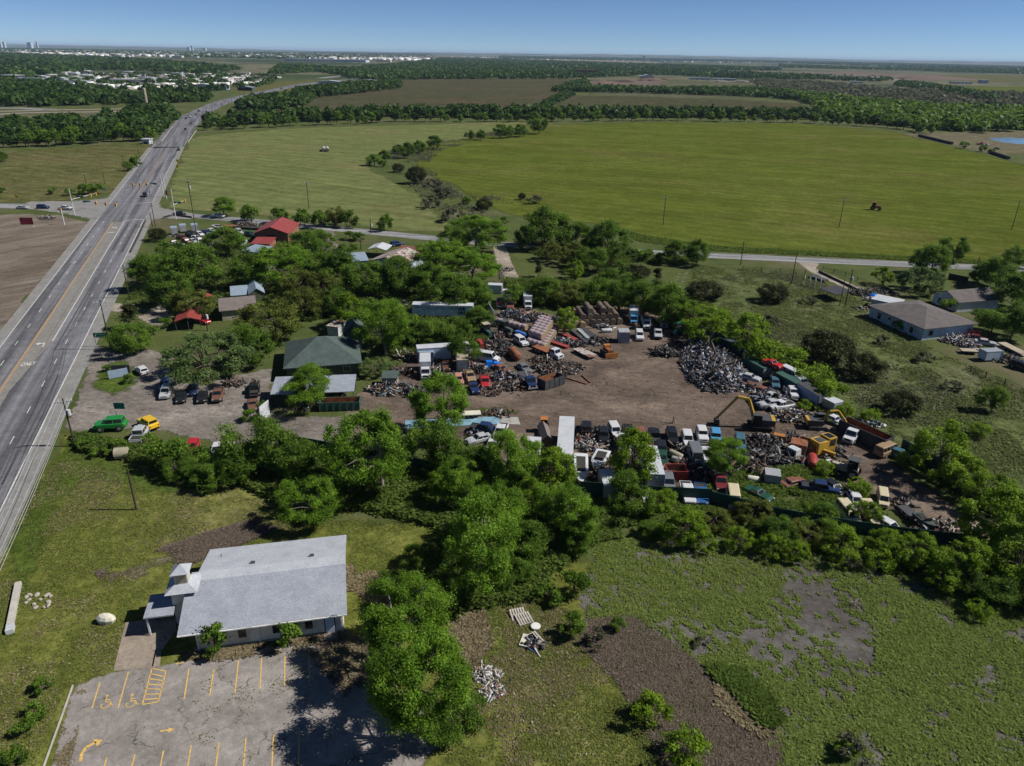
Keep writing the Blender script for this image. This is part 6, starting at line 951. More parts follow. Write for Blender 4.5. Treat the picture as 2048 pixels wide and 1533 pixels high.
VL = [
 # highway and side road
 ('suv', 289.6, 390, -8, 24, 'black', 'black car coming down the highway just past the junction'), ('sedan', 357, 299, -7, 22, 'black', 'lone black car on the highway beyond the junction'), ('sedan', 370.7, 258, -8, 20, 'black', 'dark car crossing the highway bridge'), ('suv', 382, 246.6, 6, -12, 'gray', 'dark car past the bridge behind another'), ('crew', 380.8, 234, -6, 10, 'white', 'white pickup on the highway at the woods'), ('sedan', 372, 236.6, -6, 10, 'navy', 'dark car left of the white highway pickup'), ('sedan', 392, 229, 6, -9, 'black', 'dark car leading past the woods'), ('suv', 413, 224, 8, -8, 'black', 'dark car at the far curve, right lane'), ('sedan', 398, 222, -7, 7, 'navy', 'dark car at the far curve, left lane'), ('crew', 434, 209, -9, 5, 'white', 'white pickup far round the curve'), ('sedan', 463, 200, -9, 4, 'silver', 'silver car far round the curve'), ('suv', 476, 200, 9, -4, 'white', 'white car far round the curve by the hedge'), ('van', 533, 183, -9, 3, 'white', 'white van on the last visible stretch of highway'), ('suv', 562, 177, 9, -3, 'black', 'black car behind the far white van'), ('sedan', 603, 166, 9, -3, 'silver', 'farthest silver car on the highway'),
 ('sedan', 45, 414.5, 20, .5, 'silver', 'silver car waiting last on the side road'), ('suv', 86, 414, 20, .5, 'navy', 'dark blue car waiting second on the side road'), ('crew', 131, 416.5, 20, 1, 'white', 'white pickup first in line on the side road'), ('crew', 358.7, 428, -20, -3, 'black', 'black pickup on the country road by the junction'), ('crew', 436, 432, -20, -2, 'white', 'white pickup on the country road by the small tree'),
 # crowded lot left
 ('sedan', 410.6, 464, 20, 6, 'navy', 'dark blue car in the back row of the crowded lot'), ('sedan', 423, 461, 20, 6, 'white', 'white car in the back corner of the crowded lot'), ('sedan', 426, 471, 20, 6, 'dkgreen', 'dark green car against the tree in the crowded lot'), ('hatch', 399, 467.5, 20, 6, 'white', 'white car behind the front white sedan in the crowded lot'), ('sedan', 380, 469, 20, 6, 'black', 'black car beside the small white trailers'), ('sedan', 393, 475.3, 20, 6, 'white', 'white sedan in the middle of the crowded lot'), ('sedan', 363.6, 474.5, 20, 6, 'maroon', 'maroon car at the left of the crowded lot'), ('sedan', 386, 481.5, 20, 6, 'silver', 'silver car in front of the white sedan in the crowded lot'), ('classic', 373, 482, 20, 6, 'brown', 'brown old car in the crowded lot', .45), ('classic', 347, 484.5, 20, 6, 'maroon', 'maroon old car at the near left of the crowded lot', .3), ('sedan', 354, 489.5, 20, 6, 'white', 'white car in the near row of the crowded lot'), ('sedan', 366, 492.5, 20, 6, 'white', 'front white car at the edge of the grove'), ('sedan', 413.5, 485.5, 20, 5, 'navy', 'long navy car in the near row of the crowded lot'), ('suv', 478, 464, 14, 8, 'silver', 'silver car beside the red barn'), ('suv', 501, 469, 16, 3, 'dkgreen', 'dark green covered car at the red barn'), ('sedan', 674, 502, -20, 6, 'black', 'black car on the gravel court'), ('suv', 794, 488, 18, -2, 'navy', 'dark car behind the white canopy'), ('sedan', 405, 640, 18, 6, 'red', 'red car behind the red roofed shed'), ('crew', 924, 575, 20, 2, 'red', 'bright red pickup half hidden behind the trailer'),
 # near drive
 ('hatch', 283, 739, -14, -12, 'white', 'white hatchback parked alone on the gravel drive'), ('suv', 332, 784, -10, 20, 'silver', 'silver grey car at the edge of the mesquite shade', .1), ('sedan', 364, 792, -8, 20, 'black', 'black wreck under the wide mesquite', .3), ('coupe', 404, 792, -5, 20, 'black', 'black coupe with pale nose under the wide mesquite', .15), ('pickup', 436, 789, -6, 22, 'brown', 'brown pickup with grey hood under the mesquite', .45), ('hatch', 329, 768, -8, 20, 'blue', 'blue car in the mesquite shade', .1), ('sedan', 385, 778, -6, 20, 'navy', 'dark blue car deep in the mesquite shade', .2),
 ('crew', 509, 778, 0, -20, 'black', 'dark pickup with white tailgate beside the carport', .1), ('coupe', 504.8, 808, 1, 20, 'brown', 'faded brown coupe below the dark pickup by the carport', .35),
 ('jeep', 222, 851, -30, 2, 'green', 'bright green off-roader with yellow fenders', 0, None, .1, 1.18), ('jeep', 296, 847, -16, -9, 'yellow', 'bright yellow off-roader by the drive', 0, None, .1, 1.05), ('crew', 280, 868, 13, -22, 'silver', 'grey wrecked pickup with white open rear', .18, None, .05, 1.1),
 ('hatch', 385, 892, -8, 18, 'red', 'bright red hatchback among the shrubs'), ('sedan', 434, 898, -6, 20, 'white', 'white car half hidden behind the red hatchback'), ('suv', 455, 898, -4, 20, 'silver', 'silver car under the grove by the drive'),
 # centre
 ('classic', 891.5, 731, 5, 20, 'brown', 'rusty brown rounded old car before the shed trailer', .52), ('minibus', 974, 716, 20, 3, 'white', 'white van shell in front of the blue tarp', .15), ('suv', 1042, 682, 20, 14, 'white', 'white off-roader by the wrapped bales'), ('pickup', 939, 752, 10, 20, 'tan', 'tan orange old pickup in the centre of the yard', .4), ('classic', 948, 775, 9, 20, 'navy', 'old blue car nearest the green tree', .15), ('pickup', 970, 763, 4, 20, 'red', 'red pickup beside the old blue car', .4), ('hatch', 917, 758, 8, 20, 'pink', 'pale pink car body by the tan pickup', .35), ('tow', 1055, 760, 16, 22, 'navy', 'dark blue tow truck with flat deck', .1), ('flattruck', 1096, 704, 24, 10, 'white', 'white cab truck with rusty flat bed'),
 ('bobtail', 1020, 612, 2, 16, 'rust', 'rusty truck cab under the trees', .5), ('bobtail', 1000, 606, 2, 16, 'maroon', 'maroon truck cab in the back row', .3), ('boxtruck', 1018-3, 604, 3, 16, 'cream', 'cream truck in the back row under trees', .2), ('boxtruck', 1055, 608, 3, 16, 'white', 'pale truck in the back row by the bush', .2), ('boxtruck', 851, 741, 0, 20, 'white', 'white box truck beside the old shed trailer'), ('camper', 1267, 638, 2, 20, 'sky', 'bright blue cab camper truck beside the hay'), ('service', 1292, 648, 4, 20, 'white', 'white service truck beside the camper'), ('suv', 1279, 671, 5, 20, 'white', 'white off-roader beside the grey white container', .05), ('pickup', 1316, 667, 1, 20, 'silver', 'pale pickup with orange load', .1), ('service', 1328, 645, 1, 20, 'white', 'white truck in the shade of the trees'),
 # right of the yard
 ('shell', 1500, 752, 20, 5, 'silver', 'pale stripped car body on the edge of the scrap heap', .05, None, .8), ('classic', 1506, 774, 20, 6, 'brown', 'flattened rusty brown car below the stripped body', .55, None, -.2), ('shell', 1527, 779, 18, 6, 'rust', 'rusty crushed car next to the flattened brown one', .5), ('minibus', 1583, 751, 20, 10, 'white', 'white minibus perched by the lime green bushes', 0, None, .9), ('suv', 1606, 767, 16, 14, 'silver', 'crumpled silver car behind the white minibus', .25, None, .8, 1, .1), ('hatch', 1586, 784, 10, 18, 'white', 'white hatchback below the white minibus', .05, None, .5), ('hatch', 1550, 765, 6, 18, 'teal', 'dark teal car between the brown wreck and the minibus', .1, None, .3), ('coupe', 1546, 726, 20, 8, 'red', 'dark red car on top of the far skip', .25, None, 2.4), ('shell', 1540, 790, -20, 6, 'silver', 'silver car with raised bonnet in the scrap row', .05, None, .5), ('pickup', 1562, 811, -22, 4, 'white', 'white pickup with grey bed beside the excavator', .05), ('sedan', 1540, 806, -20, 2, 'silver', 'silver wreck squeezed behind the white pickup', .1, None, .4), ('shell', 1514, 800, 14, 12, 'gray', 'dark mangled car at the foot of the scrap row', .2),
 ('classic', 1671, 840, 14, 6, 'white', 'rounded white car beside the second excavator', .1), ('bobtail', 1705, 872, -14, 14, 'white', 'white truck in front of the long dark trailer', .05), ('van', 1774, 900, 20, -8, 'tan', 'rusty tan camper van under the bright trees', .38), ('hatch', 1802, 908, 16, 6, 'teal', 'pale teal car end in the bushes'), ('van', 1766, 996, 3, 18, 'cream', 'yellow and white van beside the dirt road', .1, None, 0, .8), ('crew', 1641, 976, 20, 3, 'navy', 'dark navy pickup in the weeds', .15), ('hatch', 1669, 975, 12, 8, 'black', 'black broken car next to the navy pickup', .2), ('van', 1697, 1029, 10, 12, 'cream', 'overgrown rusty van body, leftmost of three', .42), ('van', 1741, 1030, 10, 14, 'cream', 'overgrown pale van body, middle of three', .35), ('hatch', 1780, 1052, 14, 8, 'white', 'overgrown white car, rightmost in the thicket', .15),
 # southern rows
 ('jeep', 1173, 856, 0, -18, 'black', 'black buggy with square roof beside the long trailer'), ('jeep', 1207, 874, 2, 18, 'black', 'black vehicle end next to the buggy', .15), ('suv', 1230, 862, 12, 22, 'white', 'white off-roader with dark front beside the buggies'), ('crew', 1257, 867, 4, 18, 'black', 'dark pickup without doors in the southern row', .2), ('jeep', 1279, 874, 2, 18, 'rust', 'rusty red cabless pickup in the southern row', .5), ('crew', 1309, 872, -4, -18, 'black', 'black pickup showing its open bed'), ('suv', 1344, 873, 5, 18, 'black', 'shiny black car with glass roof'), ('suv', 1375, 879, 5, 18, 'white', 'white long estate in the southern row'), ('jeep', 1404, 871, 6, 18, 'white', 'white off-roader with rusty bonnet', .3), ('jeep', 1431, 876, 3, 18, 'sky', 'off-roader with bright blue tarp roof', .1), ('van', 1391, 914, 8, 20, 'gray', 'long grey van behind the white estate', .05, None, 0, 1.12), ('jeep', 1322, 902, 2, 18, 'black', 'small black car behind the black pickup', .2), ('hatch', 1324, 916, 2, 18, 'dkgreen', 'green car between the pipes and the black car', .2), ('pickup', 1411, 906, 6, 18, 'white', 'white pickup under the young tree', .1), ('suv', 1480, 886, 2, 18, 'teal', 'blue grey pickup beside the young tree', .1), ('sedan', 1486, 918, 3, 18, 'black', 'shiny black sedan right of the young tree'), ('crew', 972, 858, 20, 3, 'navy', 'dark blue pickup at the painted slab'), ('sedan', 958, 876, -20, 5, 'silver', 'smashed silver car below the dark blue pickup', .15), ('crew', 1001, 864, -9, 20, 'white', 'white pickup under the tall grove'), ('pickup', 986, 890, -7, 20, 'white', 'white pickup with missing bonnet behind another'), ('boxtruck', 1065, 922, -3, 20, 'purple', 'purple truck under the lime green tree', .1), ('crew', 1375, 986, 5, 18, 'white', 'white pickup roof at the southern fence', .1), ('pickup', 1402, 988, 3, 20, 'blue', 'blue pickup with white sunroof frame at the southern fence', .1), ('van', 1467, 998, 3, 18, 'cream', 'cream rusty van roof in the thicket', .36),
 ('shell', 1002, 735, 18, 8, 'rust', 'rusty car body behind the blue tarpaulin', .45), ('shell', 1048, 733, 14, 12, 'gray', 'grey car body behind the tow truck', .2), ('shell', 868, 768, 6, 18, 'gray', 'grey car body beside the lone tree', .3), ('pickup', 1080, 664, 20, 8, 'gray', 'dark pickup squeezed between wire heap and wrapped bales', .25, None, .2), ('classic', 1044, 625, 16, 8, 'brown', 'old brown car in front of the back row', .5),
 ('suv', 1337, 966, 4, 18, 'gray', 'grey car below the red skip', .2), ('hatch', 1292, 988, 6, 18, 'silver', 'silver car near the southern fence by the pale trailer', .2), ('pickup', 1440, 962, 4, 18, 'maroon', 'dark red pickup right of the young tree', .4), ('coupe', 1518, 986, 16, 8, 'dkgreen', 'dark green car sunk in the weeds', .35), ('shell', 1588, 962, 16, -4, 'rust', 'rusty car shell in the weeds below the red tank', .5), ('hatch', 1712, 1000, 8, 14, 'white', 'white car in the weeds before the overgrown vans', .3), ('sedan', 1450, 921, 4, 18, 'gray', 'grey car hidden behind the young tree', .1), ('pickup', 1300, 902, 4, 18, 'brown', 'brown pickup body behind the cabless one', .45), ('van', 1248, 893, 4, 18, 'white', 'white van front behind the light green tree', .2),
 ('crew', 1933, 663, 20, 3, 'red', 'bright red pickup beside the ranch house carport'), ('sedan', 1954, 675, 20, 4, 'maroon', 'dark red car below the red pickup'), ('sedan', 1971, 684, 20, 3, 'silver', 'silver car lowest beside the ranch house'), ('suv', 2044, 733, 18, 6, 'black', 'black car at the picture edge below the lane'), ('suv', 1975, 290, 18, 5, 'white', 'white car by the pond'), ('sedan', 1994, 297, 20, 2, 'navy', 'dark car right of the white one by the pond'), ('flattruck', 1960, 288, 18, 4, 'red', 'red truck behind the white car by the pond')]
for a in VL: V(*a)
for p in PV.values():                        # the prototypes themselves leave
    for c in list(KIDS.get(p.name, [])):
        for g_ in KIDS.get(c.name, []): bpy.data.objects.remove(g_)
        bpy.data.objects.remove(c)
    bpy.data.objects.remove(p)
for c in [o for o in C.objects if o.parent is None and o.name in ()]: pass
# ---- trailers, containers, skips
def place(o, x, y, dx, dy, z=0): g = G(x, y, z); f = G(x+dx, y+dy, z); o.location = (g.x, g.y, .035); o.rotation_euler = (0, 0, math.atan2(f.y-g.y, f.x-g.x)); return o
def container(name, L, W, H, x, y, dx, dy, mat, label, roofmat=None, cat='container', z0=.1, wheels=False, roofz=0, zc=None):
    o = thing(name, (0, 0, 0), 0, label, cat); MB().box((0, 0, z0+H/2), (L, W, H)).build('body', mat, o); MB().box((0, 0, z0+H+.04), (L+.06, W+.06, .08)).build('roof', roofmat or mat, o)
    for sx in (-1, 1): MB().box((sx*(L/2+.02), 0, z0+H/2), (.05, W*.86, H*.88)).build('door', 'steel' if sx > 0 else mat, o)
    for sx in (-1, 1):
        for sy in (-1, 1): MB().box((sx*L/2, sy*W/2, z0+H/2), (.12, .12, H)).build('corner_post', 'steel_dark' if 'skip' in name else 'steel', o)
    if wheels:
        for k in ((-L/2+1.2, -L/2+2.4) if L > 8 else (0,)):
            for s in (-1, 1): MB().lathe([(0, .4), (.04, .5), (.28, .5), (.32, .4)], (k, s*(W/2-.32), .5), (0, s, 0), 12).build('wheel', 'rubber', o)
        MB().box((L/2-1.8, 0, z0/2), (.15, 1.6, z0)).build('landing_leg', 'steel_dark', o)
    return place(o, x, y, dx, dy, zc if zc is not None else z0+H/2)
t = container('semi_trailer', 15.4, 2.6, 2.75, 886, 619, 20, .5, 'trailer_white', 'long pale trailer with dark lettering and a dark square W logo', 'panel_white', 'trailer', 1.0, True)
words_on('WHITE CONSTRUCTION COMPANY', (-1.3, -1.34, 3.1), 0, .62, (1.15, 1), 'lettering', 'lettering', None, parent=t, rx=math.pi/2); MB().box((4.9, -1.33, 2.5), (1.75, .03, 1.75)).build('logo', 'lettering', t); words_on('W', (4.9, -1.37, 2.4), 0, 1.6, (1, 1), 'wall_blue', 'logo_letter', None, parent=t, rx=math.pi/2)
MB().box((0, -1.32, 2.72), (11, .02, .06)).build('trim_line', 'lettering', t)
container('shed_trailer', 11.5, 2.5, 2.7, 886, 703, 20, -1.3, 'panel_blue', 'old pale shed trailer with open black door and peeling side', 'panel_white', 'trailer', .5); o = bpy.data.objects['shed_trailer']; MB().box((2.1, -1.29, 1.7), (1.0, .06, 2.1)).build('doorway', 'black_plastic', o)
container('storage_box', 3.3, 2.6, 2.5, 853, 712, 20, 0, 'panel_blue', 'small grey blue storage box beside the white box truck', 'roof_blue'); container('shipping_container', 6, 2.5, 2.6, 925, 722, 1, 20, 'panel_green', 'dark green container with tan roof in the yard centre', 'wood_pale'); container('white_container', 2.9, 2.5, 2.6, 1247, 672, 5, 14, 'wall_blue', 'grey white storage container standing alone near the trucks', 'steel')
container('long_trailer', 15, 2.6, 2.9, 1131, 890, -1.2, 20, 'wall_white', 'long trailer with bright white roof beside the buggies', 'panel_white', 'trailer', 1.0, True); container('pale_trailer', 9, 2.5, 2.7, 1304, 935, 5, 20, 'panel_blue', 'pale grey roofed trailer under the light green tree', 'panel_white', 'trailer', .8, True); container('camper_trailer', 5, 2.2, 2.1, 1216, 968, 7, 20, 'wall_stone', 'white camper trailer roof by the southern fence', 'panel_white', 'trailer', .6, True)
for k, (x, y, lab) in enumerate(((1420, 675, 'dark green skip nearest the scrap heap top'), (1472, 695, 'dark green skip in the middle of the fence row'), (1514, 735, 'dark green skip beneath the dark red car'), (1580, 766, 'dark blue green skip under the white minibus'))): container('skip_container', 6.5, 2.4, 2.2, x, y, 20, 9 if k < 2 else 11, 'panel_green', lab, 'panel_green' if k != 1 else 'roof_green', 'skip')
container('skip_container', 6.5, 2.4, 2.6, 1624, 791, 16, 10, 'panel_blue', 'dark blue container loaded with wood by the excavators', 'panel_dark', 'skip'); container('crate_container', 2.6, 2.4, 2.4, 1665, 812, 16, 8, 'wall_stone', 'grey slatted crate with white top at the end of the skip row', 'panel_white', 'crate')
for x, y, lab in ((348, 461, 'white box trailer, left of three by the crowded lot'), (365.6, 456, 'taller white box trailer, middle of three by the crowded lot'), (389, 455, 'white box trailer, right of three by the crowded lot')): container('box_trailer', 3.6, 2.2, 2.2, x, y, 6, 18, 'wall_white', lab, 'roof_blue', 'trailer', .5, True)
container('enclosed_trailer', 4.2, 2.2, 2.0, 1981, 709, 18, -1, 'wall_blue', 'small pale enclosed trailer in the grass below the ranch house', 'roof_metal', 'trailer', .4, True); container('blue_container', 4, 2.4, 2.3, 990, 577, 20, 1, 'wall_blue', 'pale blue container under the trees by the bare tree', 'panel_white'); container('metal_box', 2.3, 2.3, 1.8, 1544, 955, 2, 18, 'steel', 'grey metal box alone in the weeds'); container('freezer', 2.2, 1.4, 1.3, 1470, 1000, 2, 18, 'wall_cream', 'cream rusty appliance in the southern thicket', 'roof_rusty', 'appliance')
container('dark_shed_box', 2.6, 2.4, 2.0, 1597, 895, 18, 4, 'panel_rust', 'brown steel box beside the yellow excavator cab')
def skip(x, y, dx, dy, L, label, mat='panel_dark', inner='panel_rust', H=1.7, z0=.15, name='dumpster', fill='scrap'):
    o = thing(name, (0, 0, 0), 0, label, 'dumpster'); w = 1.2
    for s in (-1, 1): MB().box((0, s*w, z0+H/2), (L, .1, H)).build('side_panel', mat, o); MB().box((s*L/2, 0, z0+H/2), (.1, 2*w, H)).build('end_panel', mat, o)
    MB().box((0, 0, z0+.06), (L-.1, 2*w-.1, .12)).build('floor', inner, o)
    m = MB(); n = int(L/1.1)
    for k in range(n+1):
        for s in (-1, 1): m.box((-L/2+k*L/n, s*(w+.08), z0+H/2), (.1, .08, H))
    m.build('rib', mat, o)
    for s in (-1, 1): MB().box((0, s*(w-.07), z0+H*.6), (L-.2, .03, H*.75)).build('lining', inner, o)
    return place(o, x, y, dx, dy, z0+H/2)
skip(680, 808, 20, -.6, 7.4, 'long grey green roll-off dumpster with rusty inside by the drive', 'panel_green'); skip(1730, 868, 20, 9, 9, 'long dark rusty hopper trailer behind the white truck', 'panel_dark', H=2.3); skip(1102, 762, 20, -6, 5, 'grey ribbed dump trailer with red brown load', 'steel_dark', H=1.9); skip(1352, 945, 20, 0, 3.2, 'open red skip between the pipes and the rust cab', 'red_paint'); skip(1615, 892, 20, 6, 3.4, 'low brown skip beside the yellow cab', 'panel_rust')
def flatbed(x, y, dx, dy, L, W, mat, label, name='flatbed_trailer', h=.75):
    o = thing(name, (0, 0, 0), 0, label, 'trailer'); MB().box((0, 0, h), (L, W, .14)).build('deck', mat, o); m = MB(); [m.box((0, s*W*.45, h-.16), (L, .1, .18)) for s in (-1, 1)]; m.build('frame', 'steel_dark', o); MB().tube((L/2, 0, h-.1), (L/2+1.3, 0, h-.25), .08).build('tongue', 'steel_dark', o)
    for k in (-.5, .5):
        for s in (-1, 1): MB().lathe([(0, .28), (.03, .36), (.22, .36), (.25, .28)], (k, s*(W/2+.02), .36), (0, s, 0), 10).build('wheel', 'rubber', o)
    return place(o, x, y, dx, dy, h)
for a in ((1170, 705, 18, 9, 6, 2.4, 'roof_rusty', 'wide grey deck trailer beside the rusty bulldozer'), (1637, 556, 18, 6, 6, 2.1, 'steel_dark', 'long dark flat trailer beside the gravel lane'), (1938, 701, 20, 1, 3.6, 2, 'wood_pale', 'loaded flat trailer left of the small enclosed trailer'), (2026, 697, 18, 9, 7.5, 2.2, 'wood_pale', 'long wooden deck trailer beside the lane'), (939, 827, 20, -1, 4.2, 1.8, 'wall_cream', 'low white trailer beside the painted slab'), (1819, 1025, 14, 12, 3.5, 1.6, 'steel_dark', 'black small trailer below the dirt road'), (458, 452, 20, 1, 6, 2.4, 'panel_rust', 'rusty flat trailer behind the boats'), (505, 455, 20, 1, 8, 2.4, 'panel_dark', 'long dark flat trailer beside the road and barn'), (900-3, 520+40, 18, 2, 3, 2, 'panel_white', 'white flat roof piece between the trees')): flatbed(*a[:-1], a[-1])
def beam(px, z, W, H, mat, label, name='steel_beam'):
    a, c = G(px[0], px[1]), G(px[2], px[3]); o = thing(name, (a+c)/2+Vector((0, 0, .035)), math.atan2((c-a).y, (c-a).x), label, 'beam'); L = (c-a).length
    MB().box((0, 0, z+H/2), (L, W*.25, H)).build('web', mat, o); MB().box((0, 0, z+H+.02), (L, W, .06)).build('flange', mat, o); MB().box((0, 0, z+.02), (L, W, .05)).build('flange', mat, o)
for a in (((1125, 671, 1153, 684), .1, 1.3, .4, 'roof_red', 'upper red oxide girder beside the wrapped bales'), ((1103, 687, 1136, 698), .1, 1.3, .4, 'roof_red', 'lower red oxide girder beside the wrapped bales'), ((1141, 662, 1174, 690), .1, 1.0, .5, 'steel_dark', 'left one of the dark girders'), ((1156, 662, 1185, 690), .1, 1.0, .5, 'steel', 'middle one of the dark girders'), ((1164, 660, 1196, 685), .1, 2.0, .3, 'panel_dark', 'widest of the dark girders'), ((1145, 728, 1172, 737), .05, .2, .15, 'panel_rust', 'thin rusty rail lying in the open dirt, upper'), ((1130, 757, 1173, 770), .05, .2, .15, 'panel_rust', 'thin rusty rail lying in the open dirt, longest'), ((1163, 752, 1181, 767), .05, .2, .15, 'panel_rust', 'thin rusty rail lying in the open dirt, right'), ((1655, 922, 1665, 930), .1, .9, .15, 'panel_white', 'white flat panel by the yellow boom')): beam(a[0], *a[1:])
def pipe(px, r, mat, label, z=None, name='tank'):
    a, c = G(px[0], px[1], r), G(px[2], px[3], r); o = thing(name, ((a+c)/2).xy.to_3d()+Vector((0, 0, .035)), math.atan2((c-a).y, (c-a).x), label, 'tank'); L = (c-a).length
    MB().lathe([(0, r*.5), (r*.25, r*.9), (r*.5, r), (L-r*.5, r), (L-r*.25, r*.9), (L, r*.5)], (-L/2, 0, r), (1, 0, 0), 16).build('shell', mat, o, smooth=True); m = MB(); [m.box((k*L, 0, r*.15), (.2, r*1.5, r*.3)) for k in (-.3, .3)]; m.build('cradle', 'steel_dark', o)
pipe((1338, 904, 1366, 917), .6, 'wall_stone', 'grey brown tank, upper of two pipes'); pipe((1342, 917, 1366, 923), .5, 'slab_grey', 'grey tank, lower of two pipes'); pipe((1493, 957, 1520, 961), .55, 'wall_cream', 'cream tank with rusty end in the weeds'); pipe((1202, 662, 1224, 661), .5, 'wall_white', 'white tank before the hay stack'); pipe((1624, 912, 1626, 934), .8, 'red_paint', 'faded red tank under the yellow boom'); pipe((1028-6, 700, 1036, 716), 1.0, 'panel_rust', 'rusty orange hopper tank on wheels in the yard centre')
o = thing('concrete_pipe', G(243, 908, .8)-Vector((0, 0, .8)), .25, 'large brown grey concrete pipe section in the verge', 'pipe'); MB().lathe([(0, .95), (2.0, .95)], (-1, 0, .95), (1, 0, 0), 18).build('ring', 'wall_stone', o)
# ---- boats
def boat(px, L, W, label, hull='wall_white', cover='wall_white', z0=.6):
    o = thing('boat', (0, 0, 0), 0, label, 'boat'); n = 9; vs = []; fs = []
    for i in range(n):
        t = i/(n-1); x = -L/2+L*t; w = W/2*(1 if t < .5 else math.cos((t-.5)*math.pi*.98)**.6); zt = z0+.9+.35*t*t; vs += [(x, 0, z0+.35*t**3), (x, -w*.8, z0+.35+.2*t), (x, -w, zt), (x, -w*.75, zt+.03), (x, w*.75, zt+.03), (x, w, zt), (x, w*.8, z0+.35+.2*t)]
    for i in range(n-1): fs += [(i*7+j, i*7+(j+1) % 7, (i+1)*7+(j+1) % 7, (i+1)*7+j) for j in range(7)]
    fs += [tuple(range(7))[::-1]]; MB().add(vs, fs).build('hull', hull, o); MB().box((-L*.12, 0, z0+1.0), (L*.5, W*.62, .12)).build('cockpit', 'bed_liner', o); MB().box((L*.12, 0, z0+1.25), (.3, W*.6, .45), ry=-.5).build('windscreen', 'car_glass', o); MB().box((0, 0, z0*.6), (L*.7, .5, .15)).build('trailer', 'steel', o)
    for s in (-1, 1): MB().lathe([(0, .25), (.03, .3), (.18, .3), (.2, .25)], (-L*.15, s*W*.42, .3), (0, s, 0), 10).build('wheel', 'rubber', o)
    return place(o, *px, 1.2)
boat((437, 455, 18, 9), 7.5, 2.6, 'long white boat on a trailer behind the crowded lot'); boat((486, 487, 14, -6), 5, 2.2, 'white covered boat beside the red barn annex'); boat((1199, 921, -7, 14), 6.2, 2.5, 'white boat hull between the big open boat and the pipes'); boat((1162, 940, 0, 20), 9.5, 2.3, 'big open white boat beside the long trailer'); boat((1850, 1044, 12, 11), 4, 1.5, 'upturned pale green boat below the dirt road', 'roof_green')
# ---- machines
def excavator(x, y, rz, label, boom=(4.6, 4.8, 7.6, 3.6), cabopen=True, bucket=True, s=1, body='yellow_paint'):
    o = thing('excavator', G(x, y)+Vector((0, 0, .035)), rz, label, 'excavator'); o.scale = (s, s, s)
    for sy in (-1, 1): MB().extr([(-1.9, .35), (-1.6, .08), (1.6, .08), (1.9, .35), (1.9, .6), (1.6, .85), (-1.6, .85), (-1.9, .6)], sy*1.25-.3, sy*1.25+.3).build('track', 'rubber' if sy > 0 else 'steel_dark', o)
    MB().lathe([(0, .8), (.25, .8)], (0, 0, .75), (0, 0, 1), 14).build('turntable', 'steel_dark', o); MB().box((-.6, 0, 1.55), (3.0, 2.4, 1.1)).build('house', 'steel_dark', o); MB().box((-2.0, 0, 1.55), (.6, 2.3, 1.15)).build('counterweight', body, o)
    cb = MB().box((.7, .8, 2.0), (1.6, 1.0, 1.7), top=(.85, .95)).build('cab', 'black_plastic', o); MB().box((.72, .8, 2.88), (1.5, 1.0, .07)).build('cab_roof', 'steel_dark', cb); MB().box((1.42, .8, 2.2), (.05, .85, 1.0)).build('cab_window', 'car_glass', cb)
    x1, z1, x2, z2 = boom; m = MB()
    for a, c, w in (((.9, 1.6), (x1*.55, z1*.95), .3), ((x1*.55, z1*.95), (x1, z1), .3), ): m.tube((a[0], -.2, a[1]), (c[0], -.2, c[1]), w, w*.9, 6)
    m.build('boom', body, o); MB().tube((x1, -.2, z1), (x2, -.2, z2), .24, .2, 6).build('stick', body, o); MB().tube((x1*.3, -.2, 1.5), (x1*.5, -.2, z1*.7), .09).build('ram', 'steel', o)
    if bucket: MB().extr([(x2-.5, z2-.1), (x2+.4, z2), (x2+.3, z2-.9), (x2-.6, z2-1.0)], -.75, .35).build('bucket', 'steel_dark', o)
    return o
excavator(1518, 857, math.pi-.15, 'yellow excavator with raised arm at the edge of the open dirt', (4.2, 5.4, 7.2, 1.1), s=1.08); excavator(1632, 856, -.1, 'yellow excavator with arm arching over the bushes', (3.6, 4.2, 5.6, 1.8), s=.9)
o = thing('excavator_cab', G(1644, 905)+Vector((0, 0, .035)), .45, 'mustard yellow machine body with square glazed cab', 'machine'); MB().box((-1.2, 0, 1.6), (2.3, 2.2, 2.2)).build('housing', 'yellow_paint', o); c_ = MB().box((.9, 0, 1.8), (1.8, 2.0, 2.5)).build('cab', 'yellow_paint', o); MB().box((1.82, 0, 2.2), (.06, 1.6, 1.2)).build('front_window', 'car_glass', c_); MB().box((.9, 0, 3.07), (1.3, 1.5, .05)).build('roof_window', 'car_glass', c_); MB().box((-1.2, 0, 2.72), (1.5, 1.4, .05)).build('hatch', 'steel_dark', o); MB().box((.9, -1.02, 2.2), (1.3, .05, 1.2)).build('side_window', 'car_glass', c_)
beam((1620, 905, 1668, 921), .8, .5, .5, 'yellow_paint', 'long yellow boom lying before the glazed machine cab', 'boom_arm')
